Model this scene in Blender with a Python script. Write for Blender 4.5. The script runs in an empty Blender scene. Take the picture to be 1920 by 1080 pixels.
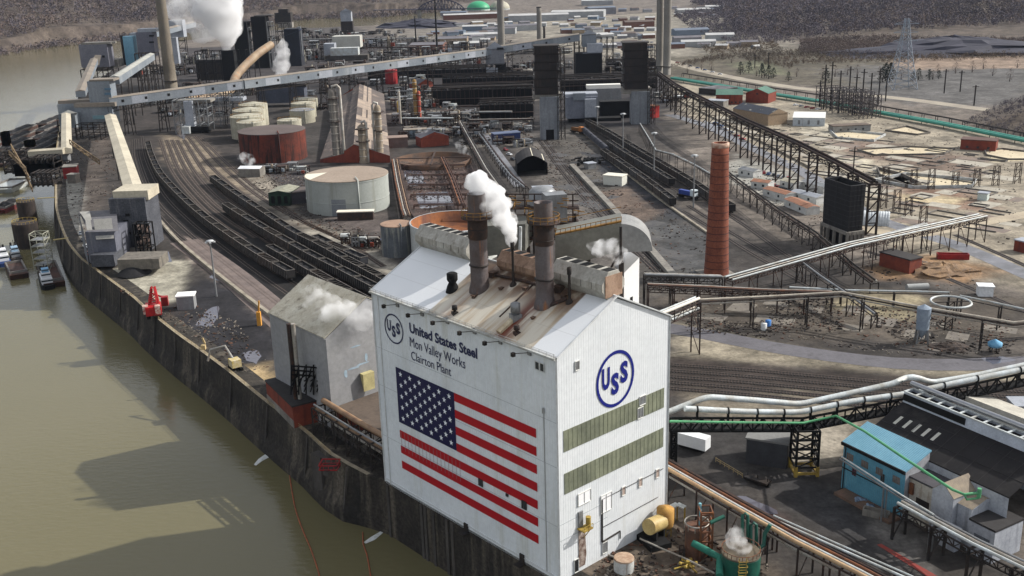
import bpy, bmesh, math, random
import numpy as np
from mathutils import Vector, Matrix
random.seed(7); rng = np.random.RandomState(11)
scene = bpy.context.scene
COL = scene.collection
# ---------------------------------------------------------------- camera
H = 120.0; FPX = 1947.9; PITCH = .306573; ROLL = -.0293964
_F = Vector((0, math.cos(PITCH), -math.sin(PITCH)))
_U0 = Vector((0, math.sin(PITCH), math.cos(PITCH)))
_R0 = Vector((1, 0, 0))
_R = _R0*math.cos(ROLL) + _U0*math.sin(ROLL)
_U = _U0*math.cos(ROLL) - _R0*math.sin(ROLL)
cam_d = bpy.data.cameras.new('camera'); cam = bpy.data.objects.new('camera', cam_d); COL.objects.link(cam)
cam_d.sensor_width = 36; cam_d.lens = FPX/1920*36; cam_d.clip_start = 1; cam_d.clip_end = 30000
cam.matrix_world = Matrix(((_R.x, _U.x, -_F.x, 0), (_R.y, _U.y, -_F.y, 0), (_R.z, _U.z, -_F.z, H), (0, 0, 0, 1)))
scene.camera = cam
# ---------------------------------------------------------------- light
SUN_AZ = math.radians(77); SUN_EL = math.radians(36)      # azimuth clockwise from +Y (the view direction)
world = bpy.data.worlds.new('World'); scene.world = world; world.use_nodes = True
wn = world.node_tree.nodes; wl = world.node_tree.links
sky = wn.new('ShaderNodeTexSky'); sky.sky_type = 'NISHITA'; sky.sun_disc = False
sky.sun_elevation = SUN_EL; sky.sun_rotation = SUN_AZ; sky.air_density = 1.0; sky.dust_density = 3.5; sky.ozone_density = 1.0
bg = wn['Background']; hs = wn.new('ShaderNodeHueSaturation'); hs.inputs['Saturation'].default_value = .6; wl.new(sky.outputs[0], hs.inputs['Color']); cl = wn.new('ShaderNodeTexNoise'); cl.inputs['Scale'].default_value = 2.2; cl.inputs['Detail'].default_value = 5
wt = wn.new('ShaderNodeTexCoord'); wm = wn.new('ShaderNodeMapping'); wm.inputs['Scale'].default_value = (1, 1, 3.2); wl.new(wt.outputs['Generated'], wm.inputs[0]); wl.new(wm.outputs[0], cl.inputs['Vector'])
cr = wn.new('ShaderNodeMapRange'); cr.inputs[1].default_value = .38; cr.inputs[2].default_value = .62; cr.inputs[3].default_value = .2; cr.inputs[4].default_value = .75; wl.new(cl.outputs[0], cr.inputs[0])
mx = wn.new('ShaderNodeMix'); mx.data_type = 'RGBA'; wl.new(cr.outputs[0], mx.inputs[0]); wl.new(hs.outputs[0], mx.inputs[6]); mx.inputs[7].default_value = (6.6, 6.8, 7.2, 1); wl.new(mx.outputs[2], bg.inputs[0]); bg.inputs[1].default_value = 0.118
sd = bpy.data.lights.new('sun', 'SUN'); sd.energy = 4.2; sd.angle = math.radians(.6); sd.color = (1, .96, .9)
so = bpy.data.objects.new('sun', sd); COL.objects.link(so)
sdir = Vector((math.sin(SUN_AZ)*math.cos(SUN_EL), math.cos(SUN_AZ)*math.cos(SUN_EL), math.sin(SUN_EL)))
so.rotation_euler = sdir.to_track_quat('Z', 'Y').to_euler(); so.location = (0, 0, 300)
scene.view_settings.view_transform = 'Standard'; scene.view_settings.look = 'None'
scene.view_settings.exposure = 0.42; scene.view_settings.gamma = 1
scene.render.engine = 'CYCLES'
scene.cycles.max_bounces = 7; scene.cycles.diffuse_bounces = 2; scene.cycles.glossy_bounces = 2
scene.cycles.volume_bounces = 4; scene.cycles.transparent_max_bounces = 8
scene.cycles.volume_step_rate = 1.0; scene.cycles.use_denoising = True
# ---------------------------------------------------------------- picture-to-place helpers (surveying the photo)
def ray(px, py): return _F + _R*((px-960)/FPX) - _U*((py-540)/FPX)
def G(px, py, z=0.0):
    d = ray(px, py); t = (z-H)/d.z
    return Vector((d.x*t, d.y*t, z))
def Y(px, py): return G(px, py).y
def AT(px, py, pg):            # point seen at (px,py) standing over ground seen on row pg
    d = ray(px, py); y = G(px, pg).y; t = y/d.y
    return Vector((d.x*t, y, H+d.z*t))
def AY(px, py, y):
    d = ray(px, py); t = y/d.y
    return Vector((d.x*t, y, H+d.z*t))
def proj(P):
    v = Vector(P)-Vector((0, 0, H)); w = v.dot(_F)
    return 960+FPX*v.dot(_R)/w, 540-FPX*v.dot(_U)/w
def hgt(P, row):
    lo, hi = -50., 400.
    for _ in range(40):
        m = (lo+hi)/2
        if proj((P[0], P[1], m))[1] > row: lo = m
        else: hi = m
    return lo
def mpp(P): return (Vector(P)-Vector((0, 0, H))).dot(_F)/FPX      # metres per photo pixel at P
# ---------------------------------------------------------------- colours and materials
def lin(c):
    return tuple(((v/255)/12.92 if v/255 <= .04045 else ((v/255+.055)/1.055)**2.4) for v in c)+(1,)
MATS = {}
def mat(name, c1, c2=None, scale=.15, c3=None, streak=0., rough=.85, metal=0., bump=0., fine=.12, corr=0., spec=.3, thr=(.35, .65), thr3=(.55, .75)):
    if name in MATS: return MATS[name]
    m = bpy.data.materials.new(name); m.use_nodes = True; MATS[name] = m
    nt = m.node_tree; N = nt.nodes; L = nt.links; b = N['Principled BSDF']
    b.inputs['Roughness'].default_value = rough; b.inputs['Metallic'].default_value = metal
    b.inputs['Specular IOR Level'].default_value = spec
    tc = N.new('ShaderNodeTexCoord')
    def noise(sc, det=5, stretch=None, off=0):
        mp = N.new('ShaderNodeMapping'); mp.inputs['Location'].default_value = (off, off*1.7, off*.6)
        if stretch: mp.inputs['Scale'].default_value = stretch
        L.new(tc.outputs['Object'], mp.inputs[0])
        n = N.new('ShaderNodeTexNoise'); n.inputs['Scale'].default_value = sc; n.inputs['Detail'].default_value = det
        n.inputs['Roughness'].default_value = .62
        L.new(mp.outputs[0], n.inputs['Vector']); return n.outputs[0]
    def ramp(src, a, bb):
        r = N.new('ShaderNodeMapRange'); r.inputs[1].default_value = a; r.inputs[2].default_value = bb
        L.new(src, r.inputs[0]); return r.outputs[0]
    def mix(fac, a, bb):
        x = N.new('ShaderNodeMix'); x.data_type = 'RGBA'
        L.new(fac, x.inputs[0])
        for s, v in ((6, a), (7, bb)):
            if isinstance(v, tuple): x.inputs[s].default_value = v
            else: L.new(v, x.inputs[s])
        return x.outputs[2]
    col = lin(c1)
    if c2: col = mix(ramp(noise(scale), *thr), col, lin(c2))
    if c3: col = mix(ramp(noise(scale*2.3 if not streak else 1.0, 4, (streak, streak, streak*.08) if streak else None, 31), *thr3), col, lin(c3))
    if fine:
        f = noise(max(scale*9, .9), 3, None, 7)
        mm = N.new('ShaderNodeMix'); mm.data_type = 'RGBA'; mm.blend_type = 'MULTIPLY'; mm.inputs[0].default_value = 1
        if isinstance(col, tuple): mm.inputs[6].default_value = col
        else: L.new(col, mm.inputs[6])
        r = N.new('ShaderNodeMapRange'); r.inputs[1].default_value = .3; r.inputs[2].default_value = .7
        r.inputs[3].default_value = 1-fine*1.6; r.inputs[4].default_value = 1+fine*.6
        L.new(f, r.inputs[0]); L.new(r.outputs[0], mm.inputs[7]); col = mm.outputs[2]
    if isinstance(col, tuple): b.inputs[0].default_value = col
    else: L.new(col, b.inputs[0])
    if bump or corr:
        bp = N.new('ShaderNodeBump'); bp.inputs['Distance'].default_value = bump or .06; bp.inputs['Strength'].default_value = .8
        if corr:
            w = N.new('ShaderNodeTexWave'); w.inputs['Scale'].default_value = corr; L.new(tc.outputs['Object'], w.inputs[0])
            w.bands_direction = 'DIAGONAL'; L.new(w.outputs[1], bp.inputs['Height'])
        else: L.new(noise(max(scale*6, .6), 4, None, 3), bp.inputs['Height'])
        L.new(bp.outputs[0], b.inputs['Normal'])
    return m
# ---------------------------------------------------------------- things, parts, meshes
ORG = {}
def setp(o, label=None, cat=None, group=None, kind=None):
    if label: o['label'] = label
    if cat: o['category'] = cat
    if group: o['group'] = group
    if kind: o['kind'] = kind
    return o
def T(name, label, cat, loc=(0, 0, 0), group=None):
    o = bpy.data.objects.new(name, None); COL.objects.link(o); o.empty_display_size = .5
    o.location = loc; ORG[o.name] = Vector(loc)
    return setp(o, label, cat, group)
class MB:
    def __init__(s): s.v = []; s.f = []; s.s = []
    def add(s, vs, fs, smooth=False):
        k = len(s.v); s.v += [tuple(v) for v in vs]; s.f += [tuple(i+k for i in f) for f in fs]; s.s += [smooth]*len(fs); return s
    def hexa(s, p):                # 8 points: bottom 4 ccw, top 4 ccw
        return s.add(p, [(3, 2, 1, 0), (4, 5, 6, 7), (0, 1, 5, 4), (1, 2, 6, 5), (2, 3, 7, 6), (3, 0, 4, 7)])
    def box(s, c, d, ang=0.):      # centre of the bottom face, full size, rotation about z
        ca, sa = math.cos(ang), math.sin(ang); x, y, z = d[0]/2, d[1]/2, d[2]
        q = [(c[0]+ca*u-sa*w, c[1]+sa*u+ca*w) for u, w in ((-x, -y), (x, -y), (x, y), (-x, y))]
        return s.hexa([(a, b, c[2]) for a, b in q]+[(a, b, c[2]+z) for a, b in q])
    def beam(s, a, b, w, h=None, up=(0, 0, 1)):
        a = Vector(a); b = Vector(b); h = h or w; d = (b-a)
        if d.length < 1e-6: return s
        d.normalize(); u = Vector(up)
        if abs(d.dot(u)) > .99: u = Vector((0, 1, 0))
        r = d.cross(u).normalized()*(w/2); u = r.cross(d).normalized()*(h/2)
        return s.hexa([a-r-u, a+r-u, b+r-u, b-r-u, a-r+u, a+r+u, b+r+u, b-r+u])
    def tube(s, pts, r, n=8, r2=None, caps=True):
        pts = [Vector(p) for p in pts]; r2 = r if r2 is None else r2; rings = []
        for i, p in enumerate(pts):
            d = (pts[min(i+1, len(pts)-1)]-pts[max(i-1, 0)]).normalized()
            u = Vector((0, 0, 1)) if abs(d.z) < .95 else Vector((1, 0, 0))
            a = d.cross(u).normalized(); b = d.cross(a); rr = r+(r2-r)*i/max(1, len(pts)-1)
            rings.append([p+a*math.cos(2*math.pi*k/n)*rr+b*math.sin(2*math.pi*k/n)*rr for k in range(n)])
        vs = [v for R in rings for v in R]; fs = []
        for i in range(len(pts)-1):
            for k in range(n): fs.append((i*n+k, i*n+(k+1) % n, (i+1)*n+(k+1) % n, (i+1)*n+k))
        s.add(vs, fs, True)
        if caps: s.add(rings[0], [tuple(range(n))[::-1]]); s.add(rings[-1], [tuple(range(n))])
        return s
    def lathe(s, c, prof, n=32, smooth=True):   # prof: (radius, z) list from bottom up
        vs = []; fs = []
        for r, z in prof:
            for k in range(n):
                t = 2*math.pi*k/n; vs.append((c[0]+r*math.cos(t), c[1]+r*math.sin(t), c[2]+z))
        for i in range(len(prof)-1):
            for k in range(n): fs.append((i*n+k, i*n+(k+1) % n, (i+1)*n+(k+1) % n, (i+1)*n+k))
        return s.add(vs, fs, smooth)
    def disc(s, c, r, n=32): return s.add([(c[0]+r*math.cos(2*math.pi*k/n), c[1]+r*math.sin(2*math.pi*k/n), c[2]) for k in range(n)], [tuple(range(n))])
    def poly(s, pts, z0, z1):      # vertical prism of a plan outline
        n = len(pts); a = sum(pts[i][0]*pts[(i+1) % n][1]-pts[(i+1) % n][0]*pts[i][1] for i in range(n))
        if a < 0: pts = pts[::-1]
        return s.add([(p[0], p[1], z0) for p in pts]+[(p[0], p[1], z1) for p in pts],
                     [tuple(range(n))[::-1], tuple(range(n, 2*n))]+[(i, (i+1) % n, n+(i+1) % n, n+i) for i in range(n)])
    def truss(s, a, b, hh, w=.25, n=8, drop=Vector((0, 0, -1))):   # flat lattice from a to b, depth hh below
        a = Vector(a); b = Vector(b); d = drop*hh
        s.beam(a, b, w); s.beam(a+d, b+d, w)
        for i in range(n):
            p = a.lerp(b, i/n); q = a.lerp(b, (i+1)/n)
            s.beam(p, q+d, w*.7) if i % 2 else s.beam(p+d, q, w*.7)
            s.beam(p, p+d, w*.7)
        s.beam(b, b+d, w*.7); return s
    def build(s, name, m, parent=None, label=None, cat=None, group=None, kind=None, loc=None):
        root = parent
        while root is not None and root.parent is not None: root = root.parent
        o0 = ORG.get(root.name, Vector()) if root is not None else Vector(loc or (0, 0, 0))
        me = bpy.data.meshes.new(name)
        me.from_pydata([(v[0]-o0[0], v[1]-o0[1], v[2]-o0[2]) for v in s.v], [], s.f); me.update()
        if any(s.s): me.polygons.foreach_set('use_smooth', s.s)
        if isinstance(m, (list, tuple)):
            for x in m: me.materials.append(x)
        elif m: me.materials.append(m)
        o = bpy.data.objects.new(name, me); COL.objects.link(o)
        if parent is not None: o.parent = parent
        else: o.location = o0; ORG[o.name] = Vector(o0)
        return setp(o, label, cat, group, kind)
def copytree(o, parent=None):
    c = o.copy(); COL.objects.link(c); c.parent = parent
    for ch in list(o.children): copytree(ch, c)
    return c
def V2(az): a = math.radians(az); return Vector((math.sin(a), math.cos(a), 0))
Z = Vector((0, 0, 1))
def smooth_path(pts, step=6.0):     # Catmull-Rom through ground points
    P = [Vector(p) for p in pts]; P = [P[0]*2-P[1]]+P+[P[-1]*2-P[-2]]; out = []
    for i in range(1, len(P)-2):
        a, b, c, d = P[i-1:i+3]; n = max(1, int((c-b).length/step))
        for k in range(n):
            t = k/n
            out.append(.5*((2*b)+(c-a)*t+(2*a-5*b+4*c-d)*t*t+(3*b-a-3*c+d)*t**3))
    out.append(P[-2]); return out
def ribbon(mb, pts, w, z, off=0., th=0.):
    P = [Vector((p[0], p[1], 0)) for p in pts]; vs = []; fs = []
    for i, p in enumerate(P):
        d = (P[min(i+1, len(P)-1)]-P[max(i-1, 0)]).normalized(); nrm = Vector((-d.y, d.x, 0))
        vs += [p+nrm*(off+w/2)+Z*z, p+nrm*(off-w/2)+Z*z]
    for i in range(len(P)-1): fs.append((2*i, 2*i+1, 2*i+3, 2*i+2))
    mb.add(vs, fs); return mb
# ---------------------------------------------------------------- common materials
M_white = mat('white_cladding', (218, 223, 226), (206, 212, 216), .05, (178, 178, 164), .22, rough=.55, fine=.06, thr3=(.56, .82))
M_wtrim = mat('white_trim', (208, 211, 212), (180, 182, 180), .3, rough=.5, fine=.05)
M_dark = mat('dark_steel', (38, 37, 38), (56, 48, 42), .4, rough=.7, metal=.2)
M_black = mat('black_void', (14, 14, 15), None, rough=.9, fine=0)
M_rustd = mat('dark_rust', (66, 50, 43), (44, 40, 39), .3, (92, 62, 46), rough=.85)
M_rust = mat('rust', (122, 76, 48), (82, 60, 50), .25, (150, 92, 48), rough=.85)
M_gal = mat('galvanised_steel', (140, 143, 145), (118, 118, 118), .25, rough=.45, metal=.4)
M_pipe = mat('pipe_lagging', (172, 170, 163), (140, 130, 118), .35, rough=.5, metal=.25)
M_pwhite = mat('white_pipe', (190, 198, 200), (160, 158, 150), .25, rough=.45)
M_grey = mat('grey_cladding', (128, 129, 130), (110, 111, 113), .07, (150, 156, 160), .3, rough=.7)
M_conc = mat('concrete', (136, 132, 124), (108, 104, 98), .12, (88, 84, 80), .35, rough=.9)
M_concd = mat('dark_concrete', (78, 74, 70), (56, 53, 50), .12, (100, 94, 86), .3, rough=.9)
M_cream = mat('cream_paint', (172, 168, 150), (150, 146, 130), .12, (120, 112, 98), .35, rough=.65)
M_brick = mat('red_brick', (128, 62, 46), (104, 50, 40), .3, (84, 46, 40), .5, rough=.9)
M_yel = mat('yellow_paint', (168, 144, 66), (130, 106, 52), .5, rough=.6)
M_green = mat('green_paint', (34, 92, 76), (28, 72, 62), .4, (60, 80, 64), .5, rough=.5)
M_teal = mat('pale_green_pipe', (92, 166, 116), (80, 140, 100), .4, rough=.5)
M_glass = mat('window_glass', (40, 46, 52), None, rough=.15, fine=0, spec=.6)
M_coal = mat('coal', (24, 24, 26), (38, 37, 38), .6, rough=.9, bump=.2)
M_roofd = mat('dark_roofing', (44, 42, 43), (56, 54, 53), .1, rough=.95)
M_roofb = mat('brown_roofing', (104, 92, 82), (88, 78, 70), .1, rough=.95)
M_red = mat('red_paint', (150, 34, 36), (120, 30, 32), .4, rough=.5)
# ================================================================ SETTING
WZ = -15.0
bc = G(1049.5, 1092); BA = Vector((math.sin(-.72304), math.cos(-.72304), 0)); BB = Vector((math.cos(.72304), math.sin(.72304), 0))
def W(a, b, z=0.): return bc+BA*a+BB*b+Z*z
QP = [(619, 852), (578, 815), (526, 775), (480, 739), (435, 702), (375, 657), (330, 625), (270, 577), (251, 559), (212, 530), (169, 499),
      (153, 487), (134, 465), (121, 443), (109, 409), (104, 380), (104, 327), (105, 290), (112, 232)]
QUAY = [W(-140, 0), W(60.5, 0), W(66, -1.5)]+[G(*p) for p in QP]
BANK = [(150, 165), (235, 112), (330, 78), (430, 62), (560, 53), (700, 47), (760, 41), (830, 34)]
FB = [(-500, 170), (-200, 128), (0, 98), (100, 81), (240, 70), (400, 50), (560, 34), (700, 29), (780, 23), (850, 19)]
LAND = QUAY+[G(*p) for p in BANK]
RIV = [(v.x, v.y) for v in LAND]+[(G(*p, WZ).x, G(*p, WZ).y) for p in FB[::-1]]+[(-4000, 1500), (-4000, -300), (150, -300)]
def pts2(l): return [(v.x, v.y) if isinstance(v, Vector) else tuple(G(*v))[:2] for v in l]
def sdist(X, Yy, poly):        # signed distance, positive inside
    d = np.full(X.shape, 1e9); ins = np.zeros(X.shape, bool); n = len(poly)
    for i in range(n):
        x1, y1 = poly[i]; x2, y2 = poly[(i+1) % n]; ex, ey = x2-x1, y2-y1
        t = np.clip(((X-x1)*ex+(Yy-y1)*ey)/(ex*ex+ey*ey+1e-9), 0, 1)
        d = np.minimum(d, np.hypot(X-x1-t*ex, Yy-y1-t*ey))
        c = ((y1 > Yy) != (y2 > Yy)); ins ^= c & (X < (x2-x1)*(Yy-y1)/((y2-y1) if y2 != y1 else 1e-9)+x1)
    return np.where(ins, d, -d)
def vnoise(X, Yy, s, seed=0):  # smooth value noise, -1..1
    r = np.random.RandomState(seed); T_ = r.rand(256, 256)*2-1; x = X/s+1000.3; y = Yy/s+1000.7
    xi = np.floor(x).astype(int); yi = np.floor(y).astype(int); fx = x-xi; fy = y-yi; fx = fx*fx*(3-2*fx); fy = fy*fy*(3-2*fy)
    g = lambda a, b: T_[a % 256, b % 256]
    return (g(xi, yi)*(1-fx)+g(xi+1, yi)*fx)*(1-fy)+(g(xi, yi+1)*(1-fx)+g(xi+1, yi+1)*fx)*fy
HILL_L = pts2([(-500, 160), (-200, 120), (0, 90), (100, 74), (240, 63), (400, 44), (560, 28), (700, 23), (800, 16)])+[(300, 4300), (1200, 4700), (9000, 6000), (9000, 12000), (-9000, 12000), (-9000, 1500)]
HILL_R = pts2([(1290, 12), (1345, 22), (1372, 62), (1450, 70), (1530, 84), (1620, 92), (1760, 84), (1900, 80), (2100, 84)])+[(9000, 1500), (9000, 8000), (2500, 8000)]
HILL_R2 = pts2([(1800, 238), (1850, 205), (1960, 170), (2200, 200), (2200, 300), (1930, 262)])
def sst(t): t = np.clip(t, 0, 1); return t*t*(3-2*t)
def height(X, Yy):
    dl = sdist(X, Yy, HILL_L); dr = sdist(X, Yy, HILL_R); d2 = sdist(X, Yy, HILL_R2)
    h = 150*sst(dl/1000)+7*sst(dl/60)*(1+vnoise(X, Yy, 260, 1))*.6+28*sst(dl/500)*vnoise(X, Yy, 420, 2)
    h = np.maximum(h, 115*sst(dr/1300)+4*sst(dr/150)*(1+vnoise(X, Yy, 200, 3))*.8+25*sst(dr/500)*vnoise(X, Yy, 380, 4))
    h = np.maximum(h, 7*sst(d2/40)*(1.2+.5*vnoise(X, Yy, 30, 5)))
    dv = sdist(X, Yy, RIV)
    return np.where(dv > -2.6, -22.0, h)
# ground colours by place: (outline in the photo, colour, softness in metres)
ZN = [
 ([(100, 150), (420, 120), (1200, 60), (1260, 150), (1300, 420), (1920, 560), (1920, 1200), (0, 1200)], (66, 62, 59), 15),
 ([(950, 45), (1440, 10), (1500, 120), (1250, 140), (900, 60)], (138, 132, 120), 40),
 ([(640, 60), (960, 40), (960, 70), (800, 80)], (120, 114, 106), 30),
 ([(500, 55), (660, 48), (800, 90), (600, 100)], (78, 74, 72), 30),
 ([(1200, 110), (1920, 60), (2100, 200), (1250, 150)], (94, 88, 76), 40),
 ([(1560, 130), (1720, 116), (1960, 120), (2000, 205), (1780, 200), (1600, 175)], (92, 90, 88), 25),
 ([(1660, 112), (1960, 100), (1960, 128), (1700, 130)], (138, 120, 104), 14),
 ([(1690, 88), (1870, 84), (1900, 104), (1760, 108), (1700, 104)], (66, 64, 72), 10),
 ([(1330, 55), (1360, 45), (1440, 60), (1380, 80)], (100, 96, 82), 12),
 ([(1370, 118), (1440, 112), (1480, 140), (1400, 140)], (100, 100, 80), 8),
 ([(1258, 150), (1420, 172), (1640, 205), (1920, 262), (1980, 560), (1700, 482), (1545, 345), (1290, 215)], (146, 137, 121), 6),
 ([(1560, 262), (1700, 270), (1860, 300), (1820, 330), (1600, 300)], (118, 102, 90), 10),
 ([(1700, 350), (1860, 372), (1840, 395), (1700, 385)], (130, 104, 88), 8),
 ([(1840, 280), (1935, 282), (1940, 300), (1860, 305)], (205, 192, 160), 2),
 ([(1640, 320), (1720, 322), (1740, 345), (1660, 345)], (196, 184, 156), 3),
 ([(1560, 290), (1640, 300), (1620, 316), (1550, 306)], (180, 172, 152), 3),
 ([(1500, 225), (1620, 240), (1600, 262), (1500, 250)], (182, 174, 156), 3),
 ([(1700, 365), (1820, 372), (1800, 384), (1690, 378)], (192, 176, 144), 4),
 ([(1380, 290), (1540, 345), (1560, 400), (1450, 380), (1360, 330)], (150, 148, 140), 5),
 ([(240, 200), (460, 240), (560, 400), (740, 520), (760, 575), (560, 610), (330, 470), (240, 300)], (62, 57, 54), 6),
 ([(250, 300), (285, 300), (330, 375), (400, 440), (520, 530), (560, 560), (500, 560), (380, 470), (290, 380)], (38, 36, 36), 5),
 ([(285, 300), (340, 335), (390, 385), (430, 385), (500, 430), (600, 450), (760, 540), (800, 620), (600, 590), (430, 480), (330, 390)], (34, 33, 33), 4),
 ([(300, 250), (380, 262), (440, 320), (500, 370), (450, 360), (380, 330), (310, 300)], (128, 116, 100), 5),
 ([(555, 430), (600, 424), (650, 430), (700, 470), (770, 505), (740, 520), (640, 475)], (150, 144, 132), 3),
 ([(440, 330), (500, 318), (560, 400), (600, 430), (560, 428), (500, 385)], (132, 124, 112), 4),
 ([(580, 395), (720, 400), (760, 440), (640, 430)], (92, 84, 80), 5),
 ([(330, 442), (372, 452), (470, 545), (560, 615), (510, 640), (420, 540), (352, 480)], (128, 116, 108), 3),
 ([(330, 560), (380, 520), (450, 545), (515, 620), (510, 690), (440, 720), (370, 660), (330, 615)], (46, 45, 48), 4),
 ([(215, 505), (290, 480), (345, 490), (350, 520), (330, 565), (290, 575), (235, 545)], (165, 160, 144), 3),
 ([(108, 330), (160, 345), (180, 400), (150, 470), (112, 440)], (140, 138, 130), 3),
 ([(180, 250), (210, 260), (190, 380), (160, 480), (150, 400)], (88, 80, 74), 4),
 ([(430, 690), (500, 680), (520, 700), (520, 770), (470, 735)], (158, 138, 104), 3),
 ([(740, 296), (880, 292), (900, 400), (770, 410)], (84, 70, 66), 4),
 ([(300, 130), (560, 100), (900, 120), (1010, 150), (1010, 250), (880, 262), (740, 250), (560, 190), (340, 210)], (50, 47, 47), 8),
 ([(340, 90), (900, 70), (960, 120), (560, 160), (300, 150)], (66, 62, 62), 12),
 ([(1040, 140), (1240, 130), (1250, 200), (1230, 240), (1060, 240)], (58, 55, 56), 6),
 ([(430, 290), (560, 290), (600, 330), (580, 380), (500, 330)], (70, 66, 66), 5),
 ([(1020, 240), (1090, 232), (1345, 520), (1340, 560), (1200, 560), (1150, 470)], (86, 82, 77), 6),
 ([(1085, 285), (1140, 290), (1200, 340), (1300, 410), (1250, 415), (1160, 350)], (56, 57, 61), 3),
 ([(1100, 360), (1180, 350), (1240, 400), (1210, 430), (1150, 400)], (108, 94, 84), 5),
 ([(1200, 420), (1260, 400), (1330, 450), (1330, 540), (1270, 520)], (76, 76, 76), 8),
 ([(940, 250), (1010, 250), (1120, 400), (1200, 530), (1130, 540), (1050, 420)], (96, 91, 86), 5),
 ([(1200, 555), (1420, 540), (1920, 560), (1920, 640), (1500, 640), (1300, 610)], (84, 77, 69), 8),
 ([(1600, 545), (1730, 560), (1700, 600), (1560, 575)], (140, 130, 106), 4),
 ([(1640, 490), (1780, 480), (1860, 505), (1800, 525), (1660, 520)], (140, 112, 84), 6),
 ([(1258, 600), (1480, 650), (1700, 690), (1920, 690), (1920, 720), (1500, 690), (1258, 668)], (134, 126, 110), 4),
 ([(1255, 670), (1920, 720), (1920, 770), (1255, 740)], (56, 49, 45), 4),
 ([(1300, 740), (1700, 740), (1600, 830), (1520, 860), (1300, 770)], (120, 112, 98), 6),
 ([(1255, 800), (1500, 790), (1470, 860), (1400, 900), (1255, 870)], (58, 56, 55), 4),
 ([(1500, 800), (1600, 790), (1580, 860), (1480, 880)], (150, 142, 128), 3),
 ([(1258, 870), (1400, 880), (1420, 920), (1560, 1000), (1700, 1100), (1920, 1200), (1500, 1100), (1300, 950)], (68, 64, 61), 5),
 ([(1395, 905), (1480, 885), (1570, 900), (1600, 940), (1700, 1080), (1560, 1010)], (62, 61, 62), 5),
 ([(1400, 935), (1460, 960), (1520, 1000), (1480, 1000), (1400, 960)], (86, 54, 46), 3),
 ([(1650, 980), (1740, 1010), (1730, 1060), (1650, 1020)], (112, 108, 104), 4),
 ([(1050, 1100), (1250, 945), (1480, 1080), (1500, 1200), (1000, 1200)], (92, 82, 72), 4),
]
def gridlines():
    xs = list(np.arange(-300, 300.1, 2.2)); s = 2.2
    while xs[-1] < 9000: s *= 1.028; xs.append(xs[-1]+s)
    left = []; s = 2.2; x = -300
    while x > -9000: s *= 1.028; x -= s; left.append(x)
    ys = list(np.arange(60, 640, 2.2)); s = 2.2
    while ys[-1] < 11000: s *= 1.0105; ys.append(ys[-1]+s)
    return np.array(left[::-1]+xs), np.array(ys)
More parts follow.
